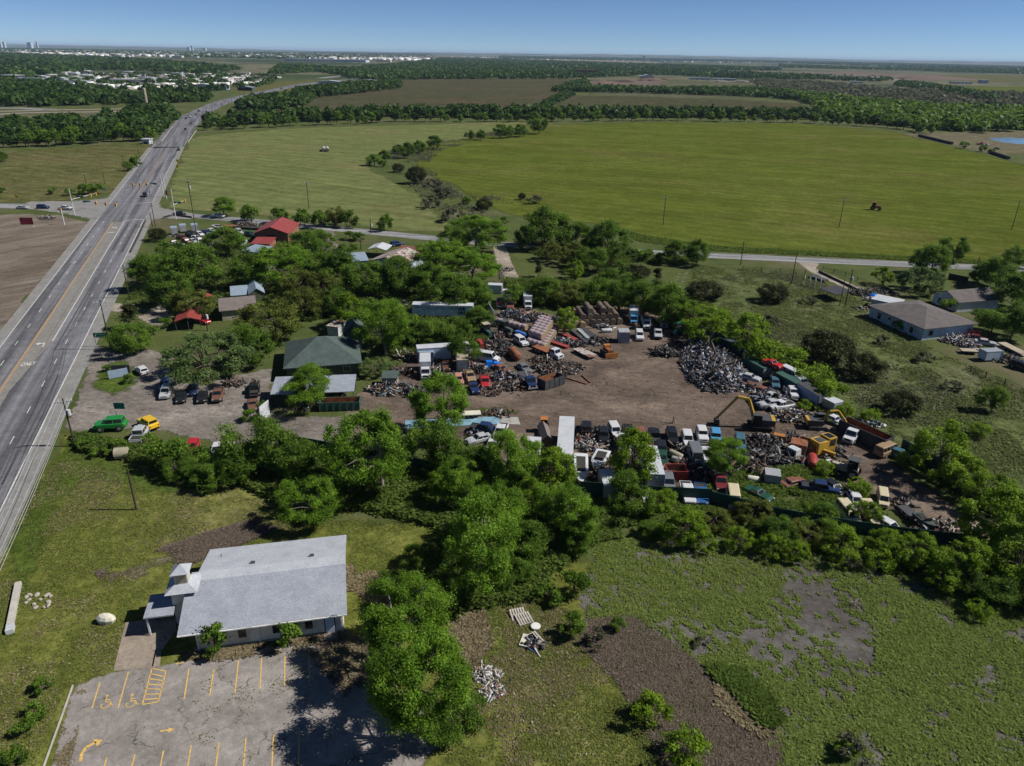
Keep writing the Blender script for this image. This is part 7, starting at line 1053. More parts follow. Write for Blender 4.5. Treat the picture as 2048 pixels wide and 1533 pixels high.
def tractor(x, y, dx, dy, mat, label, cab=True, s=1.0, canopy=None, cat='tractor'):
    o = thing('tractor', (0, 0, 0), 0, label, cat); MB().box((.9, 0, 1.15), (2.0, .8, .8), top=(.95, .8)).build('hood', mat, o); MB().box((-.6, 0, 1.1), (1.4, 1.0, .7)).build('body', mat, o)
    if cab: c_ = MB().box((-.6, 0, 2.0), (1.3, 1.3, 1.3), top=(.9, .9)).build('cab', 'car_glass', o); MB().box((-.6, 0, 2.7), (1.45, 1.45, .12)).build('cab_roof', canopy or mat, c_)
    for xx, r in ((-.8, .8), (1.5, .5)):
        for sy in (-1, 1): t = MB().lathe([(0, r*.85), (.05, r), (.33, r), (.38, r*.85)], (xx, sy*.62, r), (0, sy, 0), 16).build('wheel', 'rubber', o); MB().lathe([(0, r*.5), (.03, r*.4)], (xx, sy*1.01, r), (0, sy, 0), 10).build('rim', mat, t)
    o.scale = (s, s, s); return place(o, x, y, dx, dy, 1)
tractor(1751, 416, 18, 2, 'roof_red', 'dark red tractor alone in the green field', s=1.25); tractor(974, 667, 12, 10, 'panel_green', 'green tractor with pale roof beside the red machine', canopy='wall_stone', s=1.2); tractor(1012, 661, 18, 8, 'roof_green', 'green harvester beside the row of wrapped bales', s=1.2); tractor(1040, 669, 16, 8, 'blue_paint', 'bright blue tractor behind the white off-roader', cab=False, s=1.1); tractor(1357, 664, -14, 8, 'sign_green', 'green tractor with flat canopy near the scrap heap', s=1.15); tractor(961, 688, 8, 14, 'red_paint', 'red farm machine among the weeds', cab=False, s=1.1); tractor(1088, 856, 0, 18, 'orange_paint', 'orange machine beside the dark storage shed', canopy='orange_paint', s=.95); tractor(1694, 942, -14, -4, 'wall_stone', 'dark wheel loader with tan bucket at the dirt road', canopy='steel_dark', s=1.25, cat='loader')
o = thing('bulldozer', (0, 0, 0), 0, 'rusty orange brown bulldozer at the edge of the open dirt', 'bulldozer')
for sy in (-1, 1): MB().extr([(-1.9, .4), (-1.6, .05), (1.5, .05), (1.8, .4), (1.8, .6), (1.5, .95), (-1.6, .95), (-1.9, .7)], sy*1.0-.25, sy*1.0+.25).build('track', 'panel_dark', o)
MB().box((.5, 0, 1.35), (1.9, 1.2, .9)).build('engine_hood', 'panel_rust', o); MB().box((-.9, 0, 1.6), (1.1, 1.4, 1.3)).build('seat_box', 'orange_paint', o); MB().box((2.3, 0, .8), (.15, 2.9, 1.2)).build('blade', 'orange_paint', o); MB().tube((.8, .2, 1.8), (.8, .2, 2.6), .07).build('exhaust', 'steel_dark', o); place(o, 1216, 703, 12, 12, 1)
o = thing('engine_block', G(1547, 882)+Vector((0, 0, .035)), -.4, 'orange engine and frame standing behind the axle pile', 'engine'); MB().box((.8, 0, .9), (2.0, 1.1, 1.0)).build('block', 'orange_paint', o); MB().box((-.9, 0, .6), (1.2, .9, .6)).build('gearbox', 'panel_rust', o); MB().tube((-.3, 0, .8), (-.1, .2, 2.8), .1).build('stack', 'orange_paint', o)
o = thing('cab_shell', G(1585, 916)+Vector((0, 0, .035)), .6, 'white empty truck cab shell beside the rod pile', 'truck cab'); MB().box((0, 0, 1.0), (1.6, 2.0, 1.8), top=(.8, .9)).build('shell', 'wall_white', o); MB().box((-.72, .4, 1.2), (.1, .6, .6)).build('window', 'black_plastic', o); MB().box((-.72, -.4, 1.2), (.1, .6, .6)).build('window', 'black_plastic', o); MB().box((0, 1.0, 1.3), (.9, .1, .7)).build('window', 'black_plastic', o)
o = thing('tow_dolly', G(1338, 849)+Vector((0, 0, .035)), .2, 'small dark implement standing alone on the open dirt', 'implement'); MB().tube((-.9, 0, .4), (.5, 0, .4), .09).build('bar', 'steel_dark', o); MB().tube((.6, 0, 0), (.8, 0, 1.5), .08).build('jack', 'steel_dark', o); MB().tube((.8, .0, 1.0), (1.2, .3, 0), .06).build('leg', 'steel_dark', o)
o = thing('tarp_heap', G(985, 735)+Vector((0, 0, .035)), .1, 'bright blue tarpaulin draped over a machine', 'tarpaulin'); MB().box((-.7, 0, .7), (1.9, 1.6, 1.5), .1, top=(.7, .75)).build('cover', 'blue_tarp', o); MB().box((1.0, .1, .5), (1.9, 1.4, 1.0), -.2, .15, top=(.8, .8)).build('cover', 'blue_tarp', o)
o = MB().lathe([(0, 1.5), (.9, 1.3), (1.3, .7), (1.4, .1)], (0, 0, 0), (0, 0, 1), 10).build('water_tank', 'blue_tarp'); o.location = G(1747, 597); tag(o, 'bright blue round tank behind the ranch house', 'tank')
for x, y, lab in ((330.8, 745, 'upper white painted tyre at the mesquite'), (334, 754.5, 'lower white painted tyre at the mesquite')):
    o = MB().lathe([(0, .3), (.02, .42), (.2, .42), (.22, .3)], (0, 0, 0), (0, 0, 1), 14).build('tyre', 'white_trim'); o.location = G(x, y)+Vector((0, 0, .04)); tag(o, lab, 'tyre')
# ---- round bales
for n_, c_ in (('bale_hay', (.16, .125, .1)), ('bale_gold', (.3, .23, .13))):
    b = NB(n_); w = b.n('ShaderNodeTexWave', wave_type='RINGS', rings_direction='X'); w.inputs['Scale'].default_value = 4; w.inputs['Distortion'].default_value = 2.5; b.l.new(b.obj(), w.inputs['Vector'])
    cc = b.mix(b.math('MULTIPLY', w.outputs['Fac'], .5), c_, tuple(v*.5 for v in c_)); b.end(b.bsdf(b.mix(.6, cc, b.ramp(b.noise(7, 4, .8, b.obj()), [(.3, .2), (.7, .8)]), 'SOFT_LIGHT'), .95, 0, .1))
flat('bale_wrap', (.34, .27, .29), .6, 0, .25, 3); flat('bale_dark', (.05, .045, .045), .9, 0, .3, 3)
def bale_mesh(side, end, r=.82, L=1.3):
    m = MB().lathe([(0, r*.93), (.08, r), (L*.33, r*.985), (L*.66, r*1.01), (L-.08, r), (L, r*.93)], (-L/2, 0, r), (1, 0, 0), 18); me = m.mesh('round_bale', side); me.materials.append(MAT[end])
    me.polygons.foreach_set('use_smooth', [len(p.vertices) == 4 for p in me.polygons])
    for p in me.polygons:
        if len(p.vertices) > 4: p.material_index = 1
    return me
flat('bale_grey', (.3, .29, .27), .9, 0, .25, 3)
BM = {'grey': bale_mesh('bale_grey', 'bale_hay'), 'hay': bale_mesh('bale_hay', 'bale_hay'), 'gold': bale_mesh('bale_gold', 'bale_gold'), 'wrap': bale_mesh('bale_wrap', 'bale_gold'), 'dark': bale_mesh('bale_dark', 'bale_hay')}
def bale(kind, p, z, rz, label, group, s=1.0): o = link('round_bale', BM[kind]); o.location = (p.x, p.y, z); o.rotation_euler = (random.uniform(-.1, .1), 0, rz); o.scale = (s,)*3; tag(o, label, 'hay bale', group); return o
a, e1, e2 = G(1160, 653), G(1252, 650)-G(1160, 653), (G(1176, 622)-G(1160, 653)); u_ = e1.normalized(); v_ = Vector((-u_.y, u_.x, 0)); rz_ = math.atan2(v_.y, v_.x)
for lay, n_ in ((0, 7), (1, 6), (2, 4)):
    for i in range(n_):
        for j in range(5 if lay < 2 else 4):
            if lay == 2 and i == 1: continue
            bale('hay', a+u_*(i*1.68+lay*.84+random.uniform(-.1, .1)+(1.0 if lay == 2 else 0))+v_*(j*1.36+.4*lay+.6), .03+lay*1.38, rz_+random.uniform(-.08, .08), 'grey brown round bale in the tall weathered hay stack', 'bales of the weathered hay stack')
for x, y in ((1138, 652), (1152, 654), (1148, 645), (1139, 642), (1160, 648), (1150, 637), (1165, 656)): bale('gold', G(x, y), .03 if y > 644 else .9, rz_+random.uniform(-.4, .4), 'golden brown loose round bale at the left end of the hay stack', 'golden bales beside the hay stack')
bale('hay', G(1272, 658), .03, .4, 'single brown bale between camper and white off-roader', None)
w0 = G(1062, 690, .8); du = Vector((1, -.42, 0)).normalized()
ru, rv = (G(1095, 698, 0)-G(1065, 688, 0)).normalized(), (G(1120, 655)-G(1085, 690)).normalized()
for i in range(4):
    for j in range(8):
        for l_ in range(2 if i < 3 and j > 0 else 1): p = G(1060, 690)+ru*(i*1.4-.2*j)+rv*(j*1.72); bale('wrap', p, .03+l_*1.5, math.atan2(ru.y, ru.x)+random.uniform(-.05, .05), 'pinkish net wrapped bale in the double stacked block', 'net wrapped bales of the block')
q0, q1 = G(1001, 650), G(1058, 664); n_ = int((q1-q0).length/1.36)
for k in range(n_): bale('wrap', q0.lerp(q1, k/n_), .03, math.atan2((q1-q0).y, (q1-q0).x), 'pinkish wrapped bale in the long single row', 'wrapped bales of the long row')
for r0, r1, lab in (((647.5, 304), (646.5, 292), 'grey bale in the left row out in the pasture'), ((655, 304), (652.5, 291), 'grey bale in the right row out in the pasture')):
    A_, B_ = G(*r0), G(*r1); n_ = 6
    for k in range(n_): bale('grey', A_.lerp(A_+(B_-A_).normalized()*12, k/n_), .03, math.atan2((B_-A_).y, (B_-A_).x), lab, lab.replace('grey bale', 'grey bales'), 1.5)
for r0, r1, lab in (((1838, 274), (1905, 290), 'dark bale in the long row at the field end'), ((1982, 308), (2018, 320), 'dark bale in the short row at the field corner')):
    A_, B_ = G(*r0), G(*r1); n_ = int((B_-A_).length/1.9)
    for k in range(n_): bale('dark', A_.lerp(B_, k/n_), .03, math.atan2((B_-A_).y, (B_-A_).x), lab, lab.replace('dark bale', 'dark bales'), 1.35)
scrap_later = 1
# ================================================================== scrap heaps
def scrapmat(name, cols):
    b = NB(name); b.end(b.bsdf(b.mix(.8, b.ramp(b.attr('tint'), [(i/len(cols), c) for i, c in enumerate(cols)], 'CONSTANT'), b.ramp(b.noise(3.5, 5, .8), [(.3, .05), (.7, .85)]), 'SOFT_LIGHT'), .6, 0, .3))
scrapmat('scrap_mixed', [(.02, .02, .025), (.22, .24, .28), (.035, .038, .045), (.09, .1, .125), (.42, .44, .48), (.025, .03, .045), (.015, .015, .018), (.1, .065, .045), (.2, .2, .2), (.012, .012, .015), (.05, .05, .055), (.17, .1, .055), (.06, .065, .08), (.14, .16, .19), (.02, .02, .03), (.05, .035, .028), (.03, .06, .13), (.3, .31, .33)])
scrapmat('scrap_rust', [(.05, .03, .024), (.1, .055, .038), (.025, .022, .022), (.08, .062, .05), (.14, .075, .045), (.035, .035, .04), (.16, .14, .125), (.07, .035, .026), (.02, .018, .018), (.34, .32, .3), (.12, .1, .085), (.05, .045, .042)])
scrapmat('scrap_dark', [(.015, .015, .017), (.04, .04, .045), (.02, .018, .016), (.09, .07, .055), (.03, .03, .035), (.2, .2, .2), (.012, .012, .014)])
scrapmat('scrap_colour', [(.4, .4, .4), (.05, .07, .14), (.16, .05, .045), (.02, .02, .03), (.45, .45, .47), (.1, .16, .18), (.3, .26, .2), (.1, .1, .11), (.2, .13, .08), (.04, .04, .045), (.22, .2, .18), (.015, .015, .015)])
scrapmat('scrap_pale', [(.5, .5, .49), (.3, .26, .21), (.6, .6, .6), (.2, .19, .18), (.42, .4, .37), (.06, .06, .07), (.55, .55, .56), (.25, .12, .08), (.36, .42, .46)])
scrapmat('town_mix', [(.8, .8, .8), (.3, .28, .25), (.6, .57, .5), (.2, .17, .15), (.8, .8, .78), (.25, .27, .3), (.5, .45, .38), (.8, .8, .8)])
scrapmat('scrap_wood', [(.34, .27, .2), (.22, .17, .13), (.42, .36, .3), (.16, .12, .09)])
def scrap(px, h, n, mat, label, size=.9, seed=0, long=.25, kind='stuff', name='scrap_heap', flatk=.5):
    rg = np.random.default_rng(seed+50); poly = [(p.x, p.y) for p in (GV(px) if len(px) > 1 else [])]
    if len(px) == 1: g = G(px[0][0], px[0][1]); R = px[0][2]; poly = [(g.x+R*math.cos(t)*(1+.2*math.sin(3*t+seed)), g.y+R*.75*math.sin(t)) for t in np.linspace(0, 6.28, 14)[:-1]]
    a = np.array(poly); lo, hi = a.min(0), a.max(0); V_ = []; F_ = []; T_ = []; nv = 0; P_ = lo+rg.random((n*3, 2))*(hi-lo); P_ = P_[inpoly(P_, poly)][:n]; sd = sdist(P_, poly); mx = max(sd.max(), .1)
    for (x, y), d in zip(P_, sd):
        top = h*min(1, (d/mx))**.65; s = size*rg.uniform(.35, 1.5); el = 3.2 if rg.random() < long else 1.0
        dims = np.array([s*el, s*rg.uniform(.25, .8)/(el**.5), s*rg.uniform(.04, .45)])/2; z_ = max(.05, top*rg.uniform(.55, 1.05))
        q = rg.normal(size=4)*np.array([1.4, flatk, flatk, 1.4]); q /= np.linalg.norm(q); w, i, j, k_ = q
        Rm = np.array([[1-2*(j*j+k_*k_), 2*(i*j-k_*w), 2*(i*k_+j*w)], [2*(i*j+k_*w), 1-2*(i*i+k_*k_), 2*(j*k_-i*w)], [2*(i*k_-j*w), 2*(j*k_+i*w), 1-2*(i*i+j*j)]])
        c = np.array([[sx, sy, sz] for sx in (-1, 1) for sy in (-1, 1) for sz in (-1, 1)])*dims; c[:, 2] *= 1; c[(c[:, 0] > 0)] *= rg.uniform(.6, 1); c = c@Rm.T+np.array([x, y, z_]); c[:, 2] = np.maximum(c[:, 2], .02)
        V_.append(c); F_ += [[nv+v for v in f] for f in ((0, 1, 3, 2), (4, 6, 7, 5), (0, 4, 5, 1), (2, 3, 7, 6), (0, 2, 6, 4), (1, 5, 7, 3))]; T_ += [rg.random()]*6; nv += 8
    o = link(name, np_mesh(name, np.concatenate(V_), np.array(F_), mat, {'tint': ('FACE', T_)})); tag(o, label, 'scrap heap', None, kind); return o
scrap([(1362, 700), (1380, 684), (1420, 690), (1450, 702), (1478, 722), (1500, 748), (1492, 775), (1450, 788), (1410, 784), (1378, 764), (1362, 735)], 2.7, 5200, 'scrap_mixed', 'great heap of crushed car parts and metal scrap', .6, 1); scrap([(1385, 700), (1450, 708), (1485, 745), (1460, 775), (1410, 775), (1385, 745)], 2.8, 170, 'scrap_mixed', 'large bent panels on top of the great scrap heap', 1.5, 7, .3)
heap('heap_core', (1432, 736), 6, 1.6, 'mulch', 'dark core of the great scrap heap', 'scrap heap', 3, 1.3)
scrap([(1500, 790), (1530, 782), (1590, 800), (1575, 812), (1530, 822), (1502, 812)], 1.6, 420, 'scrap_mixed', 'bent silver body panels beside the white pickup', .9, 2); scrap([(1328, 709, 3)], 1.5, 170, 'scrap_dark', 'small black heap left of the great scrap heap', .8, 3)
SC = [((1583, 835, 4.2), 1.5, 260, 'scrap_colour', 'pale tangle of wreckage left of the second excavator'), ((1622, 838, 2.6), 1.2, 120, 'scrap_rust', 'brown wreckage under the second excavator'), ((1527, 888, 4.2), 1.6, 260, 'scrap_dark', 'pile of axles and dark wheels near the orange engine'), ((1580, 880, 2.5), .8, 90, 'scrap_dark', 'dark flat scrap behind the white cab shell'),
      ((803, 0, 0), 0, 0, '', '')][:4]+[((862, 720, 3), 1.2, 200, 'scrap_rust', 'scrap packed between the boxes and the shed trailer'), ((905, 760, 3), 1.0, 180, 'scrap_mixed', 'scrap packed under the lone tree crown'), ((1000, 690, 3), 1.3, 200, 'scrap_dark', 'dark scrap behind the white van shell'), ((1085, 722, 3), .9, 150, 'scrap_rust', 'rust scrap along the rusty flat bed'), ((1150, 690, 3), .9, 160, 'scrap_dark', 'scrap beside the lower red girder'), ((1055, 640, 3.4), 1.4, 200, 'scrap_mixed', 'twisted panels behind the long bale row'), ((1240, 880, 3), .9, 170, 'scrap_rust', 'parts packed right of the buggies'), ((1360, 900, 3), .8, 150, 'scrap_dark', 'parts packed between the two rows of vehicles'), ((1310, 965, 3), .9, 170, 'scrap_rust', 'parts packed left of the grey car'), ((1420, 930, 3), .8, 150, 'scrap_mixed', 'parts packed under the young tree'), ((1500, 940, 3.4), .6, 150, 'scrap_rust', 'bent rails below the rod pile'), ((1660, 905, 3), .7, 130, 'scrap_dark', 'hoses and parts right of the mustard machine'), ((810, 780, 3), 1.1, 170, 'scrap_dark', 'machine parts between shed and lone tree'), ((795, 745, 2.4), .9, 110, 'scrap_rust', 'red parts behind the little green roofed shed'), ((1480, 775, 3.4), .7, 200, 'scrap_mixed', 'loose parts at the right foot of the great heap'), ((1375, 690, 3), .8, 160, 'scrap_dark', 'loose parts at the top edge of the great heap'), ((778, 781, 4.2), 1.5, 330, 'scrap_colour', 'colourful junk below the little green roofed shed'), ((835, 752, 2.4), 1.4, 120, 'scrap_rust', 'rusty machine parts left of the box truck'), ((815, 715, 3.4), 1.3, 170, 'scrap_rust', 'rusty junk behind the box truck'), ((830, 790, 2.4), 1.5, 160, 'scrap_dark', 'dark machine pile by the lone tree'), ((872, 742, 2.0), 1.0, 100, 'scrap_colour', 'junk between the box truck and brown car'),
      ((1010, 757, 3.6), 1.5, 280, 'scrap_mixed', 'dark and silver junk behind the red pickup'), ((1022, 774, 3.6), 1.1, 240, 'scrap_rust', 'red brown parts right of the old blue car'), ((979, 783, 3.4), .9, 180, 'scrap_rust', 'rusty frames below the red pickup'), ((958, 744, 2.2), 1.3, 90, 'scrap_dark', 'dark sheets behind the tan pickup'), ((946, 736, 2), 1.2, 90, 'scrap_colour', 'white and brown scraps left of the blue tarpaulin'), ((1000, 708, 2.6), 2.2, 170, 'scrap_dark', 'black loaded trailer heap beside the orange hopper'),
      ((1116, 742, 4.2), 1.6, 380, 'scrap_rust', 'rusty plough parts behind the ribbed dump trailer'), ((1136, 735, 3.4), .9, 160, 'scrap_dark', 'dark scrap in front of the white cab truck'), ((1102, 756, 2.0), 1.9, 90, 'scrap_rust', 'red brown load in the dump trailer'), ((1075, 736, 1.6), .9, 60, 'scrap_rust', 'pinkish machine parts behind the tow truck'), ((1190, 684, 3.4), 1.1, 190, 'scrap_dark', 'dark scrap between the girders and the bulldozer'), ((1168, 722-16, 2.6), .8, 90, 'scrap_rust', 'scrap under the grey deck trailer'), ((1118, 683, 2.6), .9, 120, 'scrap_mixed', 'barrels and tyres between the two red girders'), ((1208, 656, 2.6), .8, 80, 'scrap_colour', 'red frame parts before the hay stack'),
      ((1028, 632, 4.2), 1.6, 300, 'scrap_mixed', 'grey wreckage under the back row of trucks'), ((1075, 640, 3.6), 2.0, 260, 'scrap_rust', 'tall heap of brown rusty wire'), ((1120, 642, 3), 1.0, 120, 'scrap_mixed', 'grey scrap between wire heap and hay'), ((1000, 655-6, 3.4), 1.1, 170, 'scrap_dark', 'dark scrap behind the row of wrapped bales'), ((990, 672, 3.2), 1.2, 150, 'scrap_rust', 'machinery parts between the tractors'), ((975, 690, 3), .8, 90, 'scrap_rust', 'red parts in the weeds by the trailer'), ((880, 640, 3.6), .9, 130, 'scrap_rust', 'pinkish junk below the lettered trailer'), ((803, 612, 2.6), 1.6, 110, 'scrap_dark', 'black and orange machine left of the lettered trailer'), ((648, 603, 1.4), .7, 40, 'scrap_rust', 'brown scraps in the overgrown garden'),
      ((1195, 868, 2.6), 1.1, 150, 'scrap_dark', 'dark parts between the buggy and the white off-roader'), ((1180, 888, 3.6), .9, 200, 'scrap_colour', 'white and black clutter right of the long trailer'), ((1196, 950, 3.6), 1.0, 240, 'scrap_rust', 'brown debris between the boats'), ((1188, 904, 2), .5, 60, 'scrap_colour', 'tyres and scraps in the weeds by the white boat'), ((1283, 890, 3), 1.0, 110, 'scrap_rust', 'rust parts behind the cabless pickup'), ((1292, 910, 2.4), .8, 80, 'scrap_colour', 'white scraps by the light green tree'), ((1328, 948, 3.6), .9, 240, 'scrap_rust', 'long brown debris strip beside the pale trailer'), ((1373, 938, 2.6), 2.0, 140, 'scrap_rust', 'rust coloured cab wreck behind the grey van'), ((1395, 952, 3), 1.2, 120, 'scrap_dark', 'dark scrap in the shade of the young tree'), ((1225, 990, 3), 1.0, 120, 'scrap_mixed', 'scrap in the shade of the southern fence'),
      ((1546, 917, 4.6), .9, 330, 'scrap_dark', 'wide pile of long rods and pipes'), ((1596, 925, 3), .8, 130, 'scrap_colour', 'pale scraps around the empty cab shell'), ((1690, 938, 2), 1.6, 60, 'scrap_rust', 'parts on the wheel loader'), ((1733, 850, 3), .6, 80, 'scrap_colour', 'bits scattered behind the white truck'), ((1704, 858, 3), .5, 90, 'scrap_dark', 'dark bits at the dirt road'), ((1450, 955, 3), .7, 90, 'scrap_dark', 'tyres and scrap in the yard weeds'), ((1800, 1010, 2.4), .8, 80, 'scrap_dark', 'black frame parts below the yellow van'), ((1545, 745, 3.6), 1.5, 160, 'scrap_dark', 'dark scrap between stripped car and teal car'), ((1500, 728, 2.6), .8, 100, 'scrap_rust', 'rusty frames by the dark green skips'), ((1625, 783, 2.4), 2.9, 80, 'scrap_wood', 'tan timber on the dark blue container'), ((1690, 850, 2), .5, 50, 'scrap_colour', 'white sheet scraps by the second excavator'),
      ((1893, 664, 6.0), 1.3, 850, 'scrap_colour', 'colourful household junk spilling from the carport'), ((1925, 684, 5), .8, 420, 'scrap_colour', 'blue and white junk below the red pickup'), ((2008, 720, 4), 1.0, 260, 'scrap_dark', 'dark bicycles and frames below the lane'), ((1938, 698, 2), 1.1, 80, 'scrap_mixed', 'load on the flat trailer by the carport'), ((1722, 588, 4), 1.2, 240, 'scrap_dark', 'black junk between the leaning pole and the lane'), ((1740, 600, 2.6), .9, 80, 'scrap_colour', 'bright junk by the blue round tank'), ((1760, 585, 5), .5, 160, 'scrap_dark', 'junk strewn along the lane'), ((1722, 618, 2.4), .5, 40, 'scrap_colour', 'white sheet behind the ranch house'),
      ((635, 815, 2.8), .7, 150, 'scrap_colour', 'pale rubbish at the end of the dumpster'), ((590, 820, 3), .4, 90, 'scrap_dark', 'dark rubbish in the shade of the carport'), ((676, 805, 2.2), 1.3, 130, 'scrap_colour', 'rubbish heaped in the dumpster'), ((490, 452, 5), .8, 220, 'scrap_rust', 'rusty machine frames behind the crowded lot'), ((350, 472, 2.4), .5, 60, 'scrap_rust', 'low brown frames beside the white box trailers'), ((94, 438, 3.2), 1.4, 130, 'scrap_colour', 'broken camper wreck in the bare lot'), ((470, 770, 2.4), .7, 80, 'scrap_rust', 'pink and brown clutter right of the mesquite'), ((509, 775, 1.0), 1.7, 40, 'scrap_rust', 'load in the dark pickup by the carport'), ((650, 790, 4), .6, 90, 'scrap_dark', 'dark clutter under the carport edge'),
      ((972, 1350, 1.7), .35, 170, 'scrap_pale', 'rubbish dump of boards and bags in the meadow'), ((985, 1382, 1.5), .2, 120, 'scrap_pale', 'white plastic bags below the rubbish dump'), ((1068, 1290, 1.2), .3, 40, 'scrap_mixed', 'scraps beside the white mattress'), ((1000, 828, 3), .7, 90, 'scrap_rust', 'old posts and stumps beside the slab'), ((1942, 1068, 3.4), .8, 330, 'scrap_wood', 'tan pile of broken wood at the end of the yard'), ((1872, 1054, 2.6), .9, 60, 'scrap_rust', 'rusty flat bed beside the green boat'), ((1905, 1058, 2.4), .9, 60, 'scrap_rust', 'rusty sheets near the wood pile'), ((1840, 1068, 2.4), .9, 60, 'scrap_rust', 'rusty angle frame at the fence end'), ((610, 893, 2.0), .4, 60, 'scrap_wood', 'grey boards beside the green fence'), ((950, 872, 1.6), 1.2, 60, 'scrap_mixed', 'torn panels of the smashed silver car'), ((1010, 540, 3.2), .3, 90, 'scrap_mixed', 'grey rubble on the gravel track')]
for k_, (p, h, n, mt, lab) in enumerate(SC): scrap([p], h, n, mt, lab, .62 if 'rod' not in lab and 'rubbish' not in lab else (.8 if 'rod' in lab else .34), k_+10, .75 if 'rod' in lab else .3)
def town(px, n, w, h, label, seed, name='distant_town'):
    rg = np.random.default_rng(seed); poly = [(p.x, p.y) for p in GV(px)]; a = np.array(poly); lo, hi = a.min(0), a.max(0); P_ = lo+rg.random((n*4, 2))*(hi-lo); P_ = P_[inpoly(P_, poly)][:n]; V_ = []; F_ = []; T_ = []
    for q, (x, y) in enumerate(P_):
        a_, c_, z_ = w*rg.uniform(.5, 1.7)/2, w*rg.uniform(.4, .9)/2, h*rg.uniform(.6, 1.3); V_ += [(x+i*a_, y+j*c_, k) for k in (0, z_) for i, j in ((-1, -1), (1, -1), (1, 1), (-1, 1))]
        F_ += [[q*8+v for v in f] for f in ((4, 5, 6, 7), (0, 1, 5, 4), (1, 2, 6, 5), (2, 3, 7, 6), (3, 0, 4, 7))]; t = rg.random(); T_ += [t]*5
    tag(link(name, np_mesh(name, np.array(V_), np.array(F_), 'town_mix', {'tint': ('FACE', T_)})), label, 'town', None, 'stuff')
town([(0, 110), (500, 116), (860, 122), (860, 113), (500, 106), (0, 100)], 6500, 30, 11, 'countless pale roofs of the distant town', 1)
town([(90, 170), (150, 154), (420, 150), (560, 156), (520, 168), (400, 172), (250, 180)], 1800, 8, 3.4, 'countless stacked goods and vehicles of the industrial estate', 2)
town([(900, 117), (1500, 127), (1500, 124), (900, 113)], 300, 20, 6, 'small pale buildings along the airfield edge', 3)
town([(100, 256), (300, 242), (310, 250), (120, 262)], 40, 4, 2.4, 'sheds and vehicles among the trees by the hay field', 4)
# a long low ploughed-up pile of dirt rims and litter bits scattered in the yard
def litter(px, n, mat, label, size, seed, hh=.12): scrap(px, hh, n, mat, label, size, seed, .2, 'stuff', 'litter', .2)
for a in (((1392, 704), 1, 'rust', 'brown crushed car at the top of the scrap heap'), ((1445, 730), 2, 'silver', 'silver crushed car body in the scrap heap'), ((1424, 762), 3, 'navy', 'dark blue crushed car low in the scrap heap'), ((1474, 750), 4, 'white', 'white crushed car body at the right of the scrap heap'), ((1400, 738), 5, 'gray', 'grey crushed car body at the left of the scrap heap')): V('shell', a[0][0], a[0][1], random.choice((-16, 18)), 9, a[2], a[3], .15, None, 1.6, 1, .2) if 0 else None
litter([(1180, 700), (1340, 690), (1480, 790), (1500, 850), (1300, 840), (1120, 800)], 260, 'scrap_wood', 'small pale stones and bits scattered over the open dirt', .22, 91, .08); litter([(920, 1230), (1090, 1230), (1160, 1420), (1230, 1533), (960, 1533)], 130, 'scrap_colour', 'litter scattered over the meadow', .22, 92); litter([(820, 690), (1180, 680), (1150, 790), (840, 800)], 330, 'scrap_rust', 'bits of scrap scattered between the machines', .32, 93); litter([(1150, 870), (1480, 880), (1480, 1000), (1160, 990)], 420, 'scrap_dark', 'bits of scrap scattered between the southern rows', .34, 94); litter([(1500, 850), (1700, 870), (1720, 960), (1560, 980)], 260, 'scrap_dark', 'bits of scrap around the machines by the dirt road', .34, 95)
# ================================================================== low growth nobody could count, then the air
def vnoise(x, y, s, seed=0):
    r = np.random.default_rng(seed); o = np.zeros_like(x); 
    for k in range(7):
        a = r.uniform(0, 6.28); f = s*r.uniform(.6, 1.9); o += np.sin((x*math.cos(a)+y*math.sin(a))*f+r.uniform(0, 6.28)+1.3*np.sin((x*math.sin(a)-y*math.cos(a))*f*.7))
    return o/7
def cover(name, px, n, mat, label, w=.35, h=.35, up=1.0, mask=None, thr=0, seed=0, clump=1, zmax=0, edge=0, cat='plants', bare=None):
    rg = np.random.default_rng(seed+900); poly = [(p.x, p.y) for p in GV(px)]; a = np.array(poly); lo, hi = a.min(0), a.max(0)
    P = lo+rg.random((int(n*6), 2))*(hi-lo); P = P[inpoly(P, poly)]
    if mask:
        v = sum(vnoise(P[:, 0], P[:, 1], f, seed+i)*wt for i, (f, wt) in enumerate(mask)); e = np.clip(sdist(P, poly)/4, 0, 1) if edge else 1
        if bare: v = v-.42*np.clip(sdist(P, [(p.x, p.y) for p in GV(bare)])/6+.5, 0, 1)
        P = P[v*1.0 > thr+(1-e)*.4+rg.normal(0, .06, len(P))]
    P = P[:n]; m = len(P)
    if clump > 1: P = np.repeat(P, clump, 0)+rg.normal(0, w*.8, (m*clump, 2)); m = len(P)
    t = np.clip(np.repeat(rg.normal(.5, .2, m//max(clump, 1)), clump)[:m] if clump > 1 else rg.normal(.5, .2, m), 0, 1)
    s = rg.uniform(.55, 1.5, m)[:, None]; th = rg.uniform(0, 6.28, m); d = np.c_[np.cos(th), np.sin(th), rg.normal(0, .2, m)]
    ti = rg.uniform(0, 6.28, m); upv = np.c_[np.cos(ti), np.sin(ti), np.full(m, up*.42)]; upv /= np.linalg.norm(upv, axis=1)[:, None]
    b0 = np.c_[P, .03+zmax*rg.random(m)**1.6]; dw, uh = d*w*s*.5, upv*h*s
    V = np.stack([b0-dw*.7, b0+dw*.7, b0+dw*1.1+uh, b0-dw*1.1+uh], 1).reshape(-1, 3); V[:, 2] = np.maximum(V[:, 2], .025)
    o = link(name, np_mesh(name, V, np.arange(len(V)).reshape(-1, 4), mat, {'tint': ('FACE', t)})); return tag(o, label, cat, None, 'stuff')
